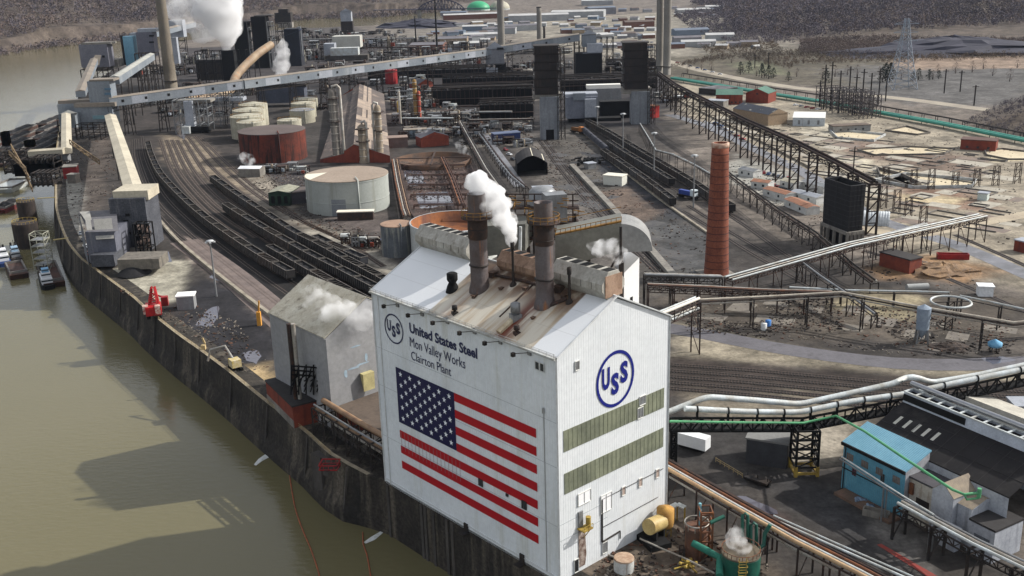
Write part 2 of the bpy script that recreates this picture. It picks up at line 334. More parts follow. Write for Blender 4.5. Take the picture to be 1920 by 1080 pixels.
def make_ground():
    xs, ys = gridlines(); X, Yy = np.meshgrid(xs, ys); Xf = X.ravel(); Yf = Yy.ravel(); Zf = height(Xf, Yf)
    col = np.tile(np.array(lin((112, 104, 96))[:3]), (len(Xf), 1))
    hl = sdist(Xf, Yf, HILL_L); hr = sdist(Xf, Yf, HILL_R); h2 = sdist(Xf, Yf, HILL_R2)
    j = vnoise(Xf, Yf, 9, 21)*.6+vnoise(Xf, Yf, 3.5, 22)*.4; jj = vnoise(Xf, Yf, 32, 23)
    for poly, c, soft in ZN:
        p = pts2(poly); d = sdist(Xf, Yf, p)
        a = sst((d+soft*(j*1.1+jj*.5))/soft*.5+.5)[:, None]; col = col*(1-a)+np.array(lin(c)[:3])*a
    for d in (hl, hr, h2):
        a = sst(d/25+.5)[:, None]; k = (.5+.5*vnoise(Xf, Yf, 90, 8))[:, None]
        hc = np.array(lin((82, 74, 70))[:3])*(1-k)+np.array(lin((96, 86, 76))[:3])*k; col = col*(1-a)+hc*a
    # dark ash streaks and pale dust patches over the works
    n1 = vnoise(Xf*.6+Yf*.8, Yf*.6-Xf*.8, 14, 31)*.6+vnoise(Xf, Yf, 5, 32)*.4
    n2 = vnoise(Xf, Yf, 22, 33)*.6+vnoise(Xf, Yf, 6, 34)*.4
    col *= (1-.38*np.clip(n1*1.6, 0, 1))[:, None]; col *= (1+.28*np.clip(n2*1.5, 0, 1))[:, None]
    col *= .8; nx, ny = len(xs), len(ys); i = np.arange(nx*ny).reshape(ny, nx)
    quads = np.stack([i[:-1, :-1], i[:-1, 1:], i[1:, 1:], i[1:, :-1]], -1).reshape(-1, 4)
    me = bpy.data.meshes.new('ground'); me.vertices.add(nx*ny); me.vertices.foreach_set('co', np.stack([Xf, Yf, Zf], -1).ravel())
    me.loops.add(quads.size); me.loops.foreach_set('vertex_index', quads.ravel().astype(np.int32))
    me.polygons.add(len(quads)); me.polygons.foreach_set('loop_start', np.arange(0, quads.size, 4, dtype=np.int32))
    me.polygons.foreach_set('use_smooth', np.ones(len(quads), bool)); me.update(calc_edges=True)
    at = me.color_attributes.new('earth', 'FLOAT_COLOR', 'POINT'); at.data.foreach_set('color', np.concatenate([col, np.ones((len(col), 1))], 1).ravel())
    m = bpy.data.materials.new('works_ground'); m.use_nodes = True; nt = m.node_tree; N = nt.nodes; L = nt.links; b = N['Principled BSDF']
    b.inputs['Roughness'].default_value = .93; b.inputs['Specular IOR Level'].default_value = .2
    vc = N.new('ShaderNodeVertexColor'); vc.layer_name = 'earth'; tc = N.new('ShaderNodeTexCoord'); cur = vc.outputs[0]
    for sc, lo, hi, rg in ((.045, .72, 1.25, (.35, .65)), (.22, .72, 1.25, (.36, .62)), (.9, .75, 1.2, (.35, .65)), (.35, 1.0, .55, (.6, .72))):
        n = N.new('ShaderNodeTexNoise'); n.inputs['Scale'].default_value = sc; n.inputs['Detail'].default_value = 5; n.inputs['Roughness'].default_value = .65
        L.new(tc.outputs['Object'], n.inputs['Vector']); r = N.new('ShaderNodeMapRange')
        r.inputs[1].default_value, r.inputs[2].default_value = rg; r.inputs[3].default_value = lo; r.inputs[4].default_value = hi
        L.new(n.outputs[0], r.inputs[0]); mm = N.new('ShaderNodeMix'); mm.data_type = 'RGBA'; mm.blend_type = 'MULTIPLY'; mm.inputs[0].default_value = 1
        L.new(cur, mm.inputs[6]); L.new(r.outputs[0], mm.inputs[7]); cur = mm.outputs[2]
    L.new(cur, b.inputs[0]); me.materials.append(m)
    o = bpy.data.objects.new('ground', me); COL.objects.link(o); o['kind'] = 'structure'
make_ground()
# river
def water_mat():
    m = bpy.data.materials.new('river_water'); m.use_nodes = True; N = m.node_tree.nodes; L = m.node_tree.links; b = N['Principled BSDF']
    tc = N.new('ShaderNodeTexCoord'); n = N.new('ShaderNodeTexNoise'); n.inputs['Scale'].default_value = .012; n.inputs['Detail'].default_value = 5
    L.new(tc.outputs['Object'], n.inputs['Vector']); x = N.new('ShaderNodeMix'); x.data_type = 'RGBA'; L.new(n.outputs[0], x.inputs[0])
    x.inputs[6].default_value = lin((94, 89, 62)); x.inputs[7].default_value = lin((102, 96, 72)); L.new(x.outputs[2], b.inputs[0])
    b.inputs['Roughness'].default_value = .08; b.inputs['IOR'].default_value = 1.333
    n2 = N.new('ShaderNodeTexNoise'); n2.inputs['Scale'].default_value = .35; n2.inputs['Detail'].default_value = 6
    mp = N.new('ShaderNodeMapping'); mp.inputs['Scale'].default_value = (1, 2.2, 1); L.new(tc.outputs['Object'], mp.inputs[0]); L.new(mp.outputs[0], n2.inputs['Vector'])
    bp = N.new('ShaderNodeBump'); bp.inputs['Strength'].default_value = .34; bp.inputs['Distance'].default_value = .25
    L.new(n2.outputs[0], bp.inputs['Height']); L.new(bp.outputs[0], b.inputs['Normal']); return m
mb = MB(); mb.add([(-9000, -400, WZ), (900, -400, WZ), (900, 6000, WZ), (-9000, 6000, WZ)], [(0, 1, 2, 3)])
mb.build('river', water_mat(), kind='structure')
# quay: a tall battered river wall with buttress ribs, cope and railing
def quay():
    t = T('quay_wall', 'tall weathered concrete river wall curving away along the plant edge', 'river wall', QUAY[2])
    P = [QUAY[0], QUAY[1]]+smooth_path(QUAY[2:], 7)
    mw = mat('river_wall_concrete', (60, 55, 49), (38, 36, 33), .13, (104, 96, 84), .2, rough=.95, bump=.3, fine=.35, thr3=(.5, .74))
    m = MB(); vs = []; fs = []; n = len(P)
    for i, p in enumerate(P):
        d = (P[min(i+1, n-1)]-P[max(i-1, 0)]).normalized(); out = Vector((-d.y, d.x, 0))     # towards the river
        if i < 2: out = -BB
        k = 0 if i < 3 else 1
        vs += [p-out*6+Z*.05, p+Z*.05, p+out*.3*k-Z*2.2, p+out*(1.1*k)-Z*9, p+out*(2.6*k)-Z*12.5, p+out*(3.0*k)-Z*17]
    for i in range(n-1):
        for k in range(5): fs.append((i*6+k, i*6+k+1, (i+1)*6+k+1, (i+1)*6+k))
    m.add(vs, [f[::-1] for f in fs]); m.build('retaining_wall', mw, t)
    rb = MB(); rl = MB()
    for i in range(3, n-1):
        d = (P[i+1]-P[i]).normalized(); out = Vector((-d.y, d.x, 0))
        if i % 3 == 0:
            rb.beam(P[i]+out*.2-Z*.6, P[i]+out*2.2-Z*13, .5, .5)
    rb.build('joint_rib', M_concd, t)
    for i in range(4, n-1):
        a, b = P[i], P[i+1]
        for h in (.6, 1.15): rl.beam(a+Z*h, b+Z*h, .09)
        rl.beam(a, a+Z*1.2, .1); rl.beam((a+b)/2, (a+b)/2+Z*1.2, .1)
    rl.build('railing', mat('pale_rail', (170, 156, 118), (140, 118, 84), .5), t)
    cp = MB(); ribbon(cp, P[2:], 1.2, .12, -.4); cp.build('cope', mat('cope_stone', (156, 146, 124), (120, 110, 94), .3), t)
    return P
QPATH = quay()
# hanging concrete piers and arches below the pipe rack by the white building
t = T('quay_pier', 'broken stepped concrete pier standing in the water beside the white building', 'pier', W(66, 0, WZ))
m = MB(); m.poly([W(60.6, 8), W(60.6, 1), W(69, .2), W(70, 8)], WZ-2, -1.5); m.poly([W(70, 7), W(70.2, 1.5), W(73, 1.2), W(73, 8)], WZ+7, -1.2)
m.build('pier_shaft', mat('pier_concrete', (104, 92, 76), (70, 62, 54), .2, (58, 50, 44), .5, bump=.3), t)
m = MB(); m.poly([W(73, 7), W(73, -1), W(85, -3), W(85, 7)], WZ+8.5, -1.4); m.poly([W(85, 7), W(85, -3.4), W(89, -3.6), W(89, 7)], WZ-1, -1.4); m.build('buttress', M_concd, t)
# forest on the hills: thousands of bare crowns as one mass per hue
def forest(name, n, region, hue, lab, hgt_rng=(8, 17), k=24, seed=0, dens=None, filt=None):
    r = np.random.RandomState(seed); x0, x1, y0, y1 = region; pts = []
    while sum(map(len, pts)) < n:
        m_ = 60000; y = y0*(y1/y0)**r.rand(m_); x = (x0+(x1-x0)*r.rand(m_))*y/y0
        ok = filt(x, y) & (vnoise(x, y, 60, 40)+r.rand(m_)*.9 > dens)
        pts.append(np.stack([x[ok], y[ok]], -1)[:n])
    p = np.concatenate(pts)[:n]; zz = height(p[:, 0], p[:, 1]); hh = (hgt_rng[0]+(hgt_rng[1]-hgt_rng[0])*r.rand(n))*np.clip(p[:, 1]/1700, .6, 1.5)
    u = r.randn(n, k, 3); u /= np.linalg.norm(u, axis=2, keepdims=True); u *= (r.rand(n, k, 1)**.4)
    c = u*np.array([.36, .36, .42])[None, None]*hh[:, None, None]; c[:, :, 2] += hh[:, None]*.56
    c += np.stack([p[:, 0], p[:, 1], zz], -1)[:, None]
    e1 = r.randn(n, k, 3); e1 /= np.linalg.norm(e1, axis=2, keepdims=True); e2 = r.randn(n, k, 3); e2 /= np.linalg.norm(e2, axis=2, keepdims=True)
    s = hh[:, None, None]*.13; tri = np.stack([c-e1*s, c+e1*s, c+e2*s*.55+np.array([0, 0, 1])*s*.5], 2).reshape(-1, 3)
    me = bpy.data.meshes.new(name); me.vertices.add(len(tri)); me.vertices.foreach_set('co', tri.ravel())
    me.loops.add(len(tri)); me.loops.foreach_set('vertex_index', np.arange(len(tri), dtype=np.int32))
    me.polygons.add(len(tri)//3); me.polygons.foreach_set('loop_start', np.arange(0, len(tri), 3, dtype=np.int32)); me.update(calc_edges=True)
    me.materials.append(hue); o = bpy.data.objects.new(name, me); COL.objects.link(o); setp(o, lab, 'forest', None, 'stuff')
fm1 = mat('winter_twigs_brown', (116, 102, 94), (88, 79, 78), .01, rough=1, fine=.2)
fm2 = mat('winter_twigs_grey', (104, 97, 102), (76, 71, 78), .01, rough=1, fine=.2)
fm3 = mat('winter_twigs_pale', (108, 94, 80), (84, 76, 68), .01, rough=1, fine=.2)
inL = lambda x, y: sdist(x, y, HILL_L) > 8
inR = lambda x, y: sdist(x, y, HILL_R) > 5
forest('bare_forest', 17000, (-900, 700, 1500, 5200), fm1, 'brown leafless forest covering the hillside across the river', seed=1, dens=-.2, filt=inL)
forest('bare_forest', 9000, (-900, 700, 1500, 5200), fm2, 'grey leafless forest covering the hillside across the river', seed=2, dens=0, filt=inL)
forest('bare_forest', 12000, (200, 1000, 1500, 4200), fm2, 'dark leafless forest on the wooded hill beyond the highway', seed=3, dens=-.4, filt=inR)
forest('bare_forest', 5000, (200, 1000, 1500, 4200), fm1, 'brown leafless trees scattered over the hill beyond the highway', seed=4, dens=-.1, filt=inR)
bR = pts2([(1200, 138), (1340, 108), (1400, 100), (1560, 96), (1900, 92), (1960, 110), (1700, 118), (1500, 122), (1480, 132), (1380, 112), (1260, 128)])
bR2 = pts2([(1310, 90), (1450, 82), (1470, 98), (1330, 104)])
forest('scrub_trees', 2600, (80, 900, 900, 2000), fm3, 'low pale leafless scrub along the valley floor beyond the highway', (5, 9), seed=5, dens=-.6, filt=lambda x, y: np.maximum(sdist(x, y, bR), sdist(x, y, bR2)) > 0, k=22)
forest('dark_brushwood', 1300, (250, 700, 600, 1000), fm2, 'dark leafless brushwood on the mound at the right edge', (4, 7), seed=6, dens=-.9, filt=lambda x, y: sdist(x, y, HILL_R2) > 0, k=26)
forest('valley_woods', 2600, (200, 900, 1100, 2100), fm1, 'brown leafless woods around the coal stockpile', (6, 11), seed=8, dens=-.5, filt=lambda x, y: sdist(x, y, pts2([(1500, 78), (1960, 78), (1960, 100), (1880, 96), (1760, 84), (1690, 92), (1690, 108), (1500, 104)])) > 0)
forest('valley_woods', 1200, (60, 700, 1100, 2600), fm2, 'grey leafless woods on the slope left of the wooded hill', (6, 11), seed=9, dens=-.3, filt=lambda x, y: sdist(x, y, pts2([(1262, 30), (1345, 22), (1440, 66), (1500, 84), (1380, 84), (1300, 62)])) > 0)
# roads and wet pavements
RZ = [.04]
def road(name, path, w, m, z=.04, step=8):
    RZ[0] += .006; z = RZ[0]; r = MB(); ribbon(r, smooth_path([G(*p) for p in path], step), w, z); return r.build(name, m, kind='structure')
M_asph = mat('asphalt', (96, 94, 98), (84, 82, 86), .08, (70, 68, 70), rough=.75)
M_wet = mat('wet_concrete', (112, 112, 117), (88, 88, 90), .12, (132, 131, 133), rough=.42, spec=.4)
M_lane = mat('pale_road', (156, 148, 132), (134, 126, 114), .04, rough=.9)
road('road', [(1230, 612), (1330, 628), (1430, 648), (1560, 668), (1680, 681), (1800, 684), (1960, 678)], 9.5, M_asph)
road('wet_road', [(1255, 215), (1330, 238), (1420, 282), (1510, 325), (1620, 398), (1700, 430), (1800, 462), (1960, 530)], 9, M_wet)
road('highway', [(1160, 92), (1240, 112), (1340, 138), (1460, 160), (1560, 172), (1700, 186), (1830, 203), (1990, 222)], 15, M_lane)
road('highway', [(1000, 75), (900, 62), (1040, 40), (1150, 30), (1250, 24)][1:], 18, M_lane)
road('access_road', [(880, 205), (905, 250), (940, 300), (975, 350)], 7, M_wet)
road('access_road', [(1560, 420), (1700, 440), (1800, 425), (1960, 395)], 9, mat('dirt_road', (170, 158, 136), (148, 136, 118), .1))
road('dirt_road', [(345, 452), (420, 505), (480, 555), (560, 625)], 13, mat('brown_dirt', (116, 104, 98), (98, 88, 84), .15))
def puddle(pts):
    p = [G(*q) for q in pts]; c = sum(p, Vector())/len(p); o = []
    for i in range(len(p)):
        a, b = p[i], p[(i+1) % len(p)]
        for t_ in (0, .33, .66): q = a.lerp(b, t_); o.append(c+(q-c)*(1+random.uniform(-.12, .12)))
    m_ = MB(); m_.add([(v.x, v.y, .05) for v in o], [tuple(range(len(o)))]); m_.build('puddle', M_pud, kind='structure')
M_pud = mat('standing_water', (86, 84, 92), (74, 72, 78), .2, rough=.06, spec=.6, fine=0)
for q in [[(375, 598), (392, 578), (412, 572), (410, 596), (398, 612), (365, 612)], [(455, 662), (480, 655), (492, 668), (480, 682), (462, 676)], [(390, 520), (400, 512), (425, 518), (420, 530)],
          [(1370, 930), (1400, 932), (1460, 958), (1455, 966), (1420, 960)], [(300, 478), (316, 472), (322, 490), (308, 492)], [(1840, 672), (1880, 668), (1910, 676), (1860, 684)],
          [(330, 228), (350, 235), (346, 262), (330, 250)], [(755, 320), (790, 318), (800, 345), (765, 350)], [(780, 362), (840, 360), (850, 385), (790, 390)], [(1318, 225), (1352, 236), (1390, 262), (1370, 264), (1330, 245)]]:
    puddle(q)
# railway tracks
M_ball = mat('track_ballast', (74, 65, 59), (56, 50, 46), .25, (92, 82, 72), rough=1, fine=.25)
M_balld = mat('coal_ballast', (44, 40, 39), (34, 32, 31), .25, (58, 52, 48), rough=1, fine=.25)
M_rail = mat('rail_steel', (122, 106, 94), (92, 74, 62), .4, rough=.45, metal=.5)
M_tie = mat('sleeper_wood', (58, 48, 42), (44, 38, 35), .5)
def track(path, ball=None, sleepers=False, step=7):
    P = smooth_path([G(*p) for p in path], step); r = MB(); ribbon(r, P, 2.9, .035); t_ = r.build('railway_track', ball or M_ball, kind='structure')
    r = MB()
    for o in (-.72, .72):
        ribbon(r, P, .16 if not sleepers else .12, .3, o)
        for s_ in (-.08, .08): 
            pass
    r.build('rails', M_rail, t_)
    if sleepers:
        s_ = MB(); acc = 0
        for a, b in zip(P[:-1], P[1:]):
            L_ = (b-a).length; d = (b-a)/L_; q = Vector((-d.y, d.x, 0))
            while acc < L_: c = a+d*acc; s_.beam(c-q*1.3+Z*.1, c+q*1.3+Z*.1, .28, .16); acc += .95
            acc -= L_
        s_.build('sleepers', M_tie, t_)
    return P
TR = {}
ft = [  # left yard fan
 [(258, 262), (262, 300), (290, 370), (340, 425), (400, 475), (470, 530), (560, 600)],
 [(250, 262), (252, 300), (278, 372), (320, 428), (385, 482), (455, 540), (540, 612)],
 [(266, 255), (274, 300), (305, 362), (355, 415), (415, 462), (490, 518), (580, 580)],
 [(322, 262), (350, 320), (395, 375), (440, 410), (500, 452), (560, 495), (620, 532)],
 [(332, 262), (362, 318), (405, 368), (450, 400)],
 [(345, 262), (380, 318), (420, 365), (460, 395), (510, 425)],
 [(300, 262), (322, 320), (368, 378), (415, 420), (460, 448)],
 [(312, 262), (336, 320), (382, 376), (428, 414), (480, 446)],
 [(352, 256), (392, 308), (440, 352), (480, 380)],
 [(366, 256), (410, 305), (455, 345), (500, 378), (560, 412), (620, 440), (690, 470)],
 [(376, 258), (425, 305), (470, 345), (520, 380), (580, 420), (640, 448), (720, 500)],
]
for i, p in enumerate(ft): track(p, M_balld if i < 3 else M_ball)
for k in range(5): track([(1256+0*k, 684+k*11), (1400, 694+k*11.5), (1560, 708+k*12), (1740, 724+k*11), (1960, 736+k*11)], M_balld, True)
for p in ([(1010, 262), (1060, 330), (1130, 410), (1200, 480), (1262, 540)], [(1018, 258), (1070, 325), (1145, 408), (1215, 478), (1285, 545)],
          [(1280, 395), (1330, 425), (1400, 470), (1470, 510), (1530, 545)], [(1290, 385), (1345, 420), (1420, 465), (1500, 512)],
          [(1330, 380), (1400, 425), (1470, 475), (1540, 515)], [(1620, 470), (1720, 500), (1820, 540), (1960, 600)],
          [(1790, 440), (1860, 470), (1960, 515)], [(1850, 640), (1960, 630)]):
    track(p, M_balld)
# ================================================================ THE WHITE BOILER HOUSE
BL, BW, BE, BR_ = 60.3, 32.9, 48.4, 56.4     # length, width, eave, ridge
def plane_hit(px, py, p0, n):
    d = ray(px, py); C0 = Vector((0, 0, H)); return C0+d*((p0-C0).dot(n)/d.dot(n))
def onF(px, py): q = plane_hit(px, py, bc, BB)-bc; return q.dot(BA), q.z        # flag wall: (a, z)
def onG(px, py): q = plane_hit(px, py, bc, BA)-bc; return q.dot(BB), q.z        # gable wall: (b, z)
RN = (-BB*(BR_-BE)+Z*(BW/2)).normalized()
def onR(px, py, lift=0): q = plane_hit(px, py, W(0, 0, BE)+RN*lift, RN)-bc; return q.dot(BA), q.dot(BB)
def roofz(b): return BE+(BR_-BE)*min(b, BW-b)/(BW/2)
house = T('boiler_house', 'towering white metal clad building with a flag and round emblem painted on it', 'building', W(0, 0, 0))
m = MB(); z0 = -.5
m.add([W(0, 0, z0), W(BL, 0, z0), W(BL, 0, BE), W(0, 0, BE)], [(0, 1, 2, 3)][::-1])
m.build('river_wall', M_white, house)
m = MB(); m.add([W(0, 0, z0), W(0, BW, z0), W(0, BW, BE), W(0, BW/2, BR_), W(0, 0, BE)], [(0, 1, 2, 3, 4)])
m.add([W(BL, 0, z0), W(BL, BW, z0), W(BL, BW, BE), W(BL, BW/2, BR_), W(BL, 0, BE)], [(4, 3, 2, 1, 0)])
m.add([W(0, BW, z0), W(BL, BW, z0), W(BL, BW, BE), W(0, BW, BE)], [(0, 1, 2, 3)]); m.build('end_wall', mat('gable_cladding', (214, 217, 218), (204, 208, 210), .05, (184, 184, 176), .25, rough=.55, fine=.05, thr3=(.62, .85)), house)
# roof sheets with rust running down from the stacks
def roof_mat():
    m = bpy.data.materials.new('stained_roof_sheet'); m.use_nodes = True; N = m.node_tree.nodes; L = m.node_tree.links; b = N['Principled BSDF']
    b.inputs['Roughness'].default_value = .5; tc = N.new('ShaderNodeTexCoord')
    # local coordinates along the ridge (u) and down the slope (v)
    def dot(vec, off=0.):
        v = N.new('ShaderNodeVectorMath'); v.operation = 'DOT_PRODUCT'; L.new(tc.outputs['Object'], v.inputs[0]); v.inputs[1].default_value = vec; return v.outputs['Value']
    u = dot(tuple(BA)); v_ = dot(tuple(BB))
    cb = N.new('ShaderNodeCombineXYZ'); L.new(u, cb.inputs[0]); L.new(v_, cb.inputs[1])
    def noise(su, sv, sc, det=5, off=0):
        mp = N.new('ShaderNodeMapping'); mp.inputs['Scale'].default_value = (su, sv, 1); mp.inputs['Location'].default_value = (off, off, 0)
        L.new(cb.outputs[0], mp.inputs[0]); n = N.new('ShaderNodeTexNoise'); n.inputs['Scale'].default_value = sc; n.inputs['Detail'].default_value = det
        L.new(mp.outputs[0], n.inputs['Vector']); return n.outputs[0]
    def rng_(s, a, bb, c=0., d=1.):
        r = N.new('ShaderNodeMapRange'); r.interpolation_type = 'SMOOTHSTEP'
        r.inputs[1].default_value = a; r.inputs[2].default_value = bb; r.inputs[3].default_value = c; r.inputs[4].default_value = d; L.new(s, r.inputs[0]); return r.outputs[0]
    def mul(a, bb):
        x = N.new('ShaderNodeMath'); x.operation = 'MULTIPLY'; L.new(a, x.inputs[0])
        if isinstance(bb, float): x.inputs[1].default_value = bb
        else: L.new(bb, x.inputs[1])
        return x.outputs[0]
    def mix(f, a, bb):
        x = N.new('ShaderNodeMix'); x.data_type = 'RGBA'; L.new(f, x.inputs[0])
        for s, v in ((6, a), (7, bb)):
            if isinstance(v, tuple): x.inputs[s].default_value = v
            else: L.new(v, x.inputs[s])
        return x.outputs[2]
    col = mix(noise(1, 1, .12), lin((220, 222, 222)), lin((208, 210, 211)))
    band = mul(rng_(u, 6.4, 6.9), rng_(u, 38.6, 39.1, 1., 0.))           # stained band between the stacks, with its grey shade painted in
    col = mix(mul(band, .8), col, lin((188, 178, 156)))
    st = mul(mul(rng_(noise(1, .12, .55, 5, 3), .46, .68), band), .75); col = mix(st, col, lin((156, 128, 92)))
    for u0, w in ((15.6, 1.7), (33.5, 1.6)):
        near = mul(rng_(u, u0-w*2.2, u0-w*.3), rng_(u, u0+w*.3, u0+w*2, 1., 0.))
        s2 = mul(near, rng_(noise(1, .1, .9, 4, 9), .3, .52)); s2 = mul(s2, 1.0 if u0 < 20 else .4)
        col = mix(s2, col, lin((104, 52, 34)))
    top = mul(mul(rng_(v_, 5.5, 12.5), band), rng_(noise(1, .6, .35, 5, 5), .28, .5)); col = mix(mul(top, .95), col, lin((92, 66, 46)))
    up2 = mul(rng_(v_, 13, 16.2), rng_(noise(.5, .8, .3, 4, 12), .3, .7)); col = mix(mul(up2, .35), col, lin((110, 108, 104)))
    # lap seams
    for src, per in ((v_, 5.35),):
        mo = N.new('ShaderNodeMath'); mo.operation = 'MODULO'; L.new(src, mo.inputs[0]); mo.inputs[1].default_value = per
        col = mix(mul(rng_(mo.outputs[0], 0.0, .12, 1., 0.), .5), col, lin((128, 122, 112)))
    L.new(col, b.inputs[0]); return m
M_roofS = roof_mat()
m = MB(); o = .5
for s in (0, 1):
    b0, b1 = (-.35, BW/2) if s == 0 else (BW+.35, BW/2); zz = BE-.1
    q = [W(-.3, b0, zz), W(BL+.3, b0, zz), W(BL+.3, b1, BR_+.2), W(-.3, b1, BR_+.2)]
    m.add(q+[p+Z*.25 for p in q], [(0, 1, 2, 3), (7, 6, 5, 4), (0, 4, 5, 1), (1, 5, 6, 2), (3, 2, 6, 7), (0, 3, 7, 4)])
roof = m.build('roof', M_roofS, house); roof_main = roof
m = MB()
for a_, b_ in ((W(-.35, -.2, BE+.2), W(-.35, BW/2, BR_+.5)), (W(-.35, BW+.2, BE+.2), W(-.35, BW/2, BR_+.5)), (W(-.2, BW/2, BR_+.45), W(BL+.2, BW/2, BR_+.45)),
               (W(BL+.35, -.2, BE+.2), W(BL+.35, BW/2, BR_+.5))): m.beam(a_, b_, .3, .25)
m.build('verge_flashing', M_wtrim, roof)
m = MB()
for z_ in (.45, .95): m.beam(W(-.3, -.6, BE+z_), W(BL+.3, -.6, BE+z_), .07)
for i in range(31): m.beam(W(i*2, -.6, BE-.1), W(i*2, -.6, BE+1), .07)
m.beam(W(-.3, -.55, BE-.05), W(BL+.3, -.55, BE-.05), .55, .4); m.build('gutter', mat('gutter_metal', (176, 180, 180), (150, 148, 140), .4), roof)
# corner trims, downpipes, base trim
m = MB(); m.beam(W(-.06, -.06, 0), W(-.06, -.06, BE), .35); m.build('corner_trim', M_wtrim, house); m = MB(); m.beam(W(-.08, BW, 0), W(-.08, BW, BE), .3); m.beam(W(BL-2.2, -.1, 0), W(BL-2.2, -.1, BE), .25, .2)
m.beam(W(BL, -.05, 0), W(BL, -.05, BE), .35); m.beam(W(0, -.1, .9), W(BL, -.1, .9), .18, .15); m.build('corner_trim', M_wtrim, house)
m = MB(); m.beam(W(3.6, -.12, 1), W(3.6, -.12, 36.5), .16); m.beam(W(3.6, -.3, 36.2), W(3.6, -.3, 37.2), .4, .5); m.build('downpipe', mat('dull_pipe', (150, 152, 150), rough=.5), house)
m = MB()
for z_ in (35.0, 25.5, 12.5): m.beam(W(0, -.03, z_), W(BL, -.03, z_), .03, .06)
for z_ in (12.8, 9.2): m.beam(W(-.03, 14, z_), W(-.03, 0, z_), .04, .07)
m.build('cladding_seam', mat('seam_grey', (150, 156, 158), fine=0), house)  # thin grey lines along the sheet joints
m = MB()
for i in range(1, 49):
    b_ = i*BW/49; m.beam(W(.018, b_, .2), W(.018, b_, BE+min(b_, BW-b_)*.48), .05, .06)
for i in range(1, 86):
    a_ = i*BL/86; m.beam(W(a_, -.02, .2), W(a_, -.02, BE-.4), .05, .05)
m.build('cladding_rib', mat('rib_white', (214, 217, 219), fine=0, rough=.6), house)
# flag
M_fr = mat('flag_red', (168, 14, 30), (158, 14, 28), .3, rough=.5, fine=.04); M_fb = mat('flag_blue', (14, 16, 62), rough=.5, fine=.03); M_star = mat('star_white', (224, 228, 232), rough=.5, fine=0)
fa0, fa1, fz0, fz1 = 5.95, 52.85, 6.25, 31.95; cax, caz = 31.6, 18.15; sh = (fz1-fz0)/13
def fr(m, a0, a1, z0, z1, d): m.add([W(a1, -d, z0), W(a0, -d, z0), W(a0, -d, z1), W(a1, -d, z1)], [(0, 1, 2, 3)])
m = MB()
for i in range(13):
    if i % 2 == 0: z1 = fz1-i*sh; fr(m, fa0, cax if i < 7 else fa1, z1-sh, z1, .075)
flag = m.build('flag_mural', M_fr, house, label='red stripes of the flag painted across the river wall')
m = MB(); fr(m, cax, fa1, caz, fz1, .08); m.build('canton', M_fb, flag)
m = MB(); cw = fa1-cax; ch = fz1-caz; sr = sh*.36
for r_ in range(9):
    for c_ in range(11):
        if (r_+c_) % 2 == 0:
            ca, cz = fa1-(c_+1)*cw/12, fz1-(r_+1)*ch/10; v = [W(ca, -.1, cz)]
            for k in range(10):
                t_ = math.pi/2+k*math.pi/5; q = sr*1.05 if k % 2 == 0 else sr*.42; v.append(W(ca-q*math.cos(t_), -.1, cz+q*math.sin(t_)))
            m.add(v, [(0, k+1, (k+1) % 10+1) for k in range(10)])
m.build('stars', M_star, flag)
m = MB()   # old louvre sheets show through the lower stripes
for i in range(17):
    a_ = 52.3-i*1.35; m.beam(W(a_, -.11, 11.1), W(a_, -.11, 15.9), .07, .03)
m.build('louvre_sheet', mat('louvre_grey', (150, 120, 124), fine=0), flag)
# lettering
def lettering(name, body, x0, z0, width, height, wallpt, right, normal, m, parent, bold=0., space=1.0, shear=0.):
    cu = bpy.data.curves.new('lettering', 'FONT'); cu.body = body; cu.size = 1; cu.offset = bold; cu.space_character = space; cu.resolution_u = 3
    ob = bpy.data.objects.new('lettering', cu); COL.objects.link(ob); dg = bpy.context.evaluated_depsgraph_get(); dg.update()
    me = bpy.data.meshes.new_from_object(ob.evaluated_get(dg)); bpy.data.objects.remove(ob); bpy.data.curves.remove(cu)
    co = np.array([v.co[:] for v in me.vertices]); mn, mx = co.min(0), co.max(0)
    vs = []
    for v in co:
        x = (v[0]-mn[0])/(mx[0]-mn[0])*width; y_ = (v[1]-mn[1])/(mx[1]-mn[1])*height
        vs.append(wallpt+right*(x0+x)+Z*(z0+y_)+normal*.12)
    mb_ = MB(); mb_.add(vs, [tuple(p.vertices) for p in me.polygons]); bpy.data.meshes.remove(me)
    return mb_.build(name, m, parent)
M_ink = mat('navy_lettering', (34, 40, 74), rough=.5, fine=0); M_logo = mat('emblem_blue', (18, 28, 112), rough=.5, fine=.03)
def fw(px, py): a, z = onF(px, py); return -a, z        # horizontal coordinate to the right = -a
x0, zt = fw(767, 606); x1, _ = fw(898, 668)
lb = []
for body, pl, pr, bold in (('United States Steel', ((767.6, 605), (768, 625)), ((895, 652), (895.5, 671)), .03), ('Mon Valley Works', ((768.5, 631), (769, 651)), ((872.5, 673), (872.5, 690)), .0),
                           ('Clairton Plant', ((771, 657), (772, 675)), ((846, 689), (846.5, 704)), .0)):
    a_t, z_t = fw(*pl[0]); a_b, z_b = fw(*pl[1]); a_r, z_rt = fw(*pr[0]); _, z_rb = fw(*pr[1]); zb = (z_b+z_rb)/2; zt_ = (z_t+z_rt)/2
    if body == 'Mon Valley Works': zb -= .65
    lettering('sign_lettering', body, a_t, zb, a_r-a_t, zt_-zb, bc, -BA, -BB, M_ink, house, bold)
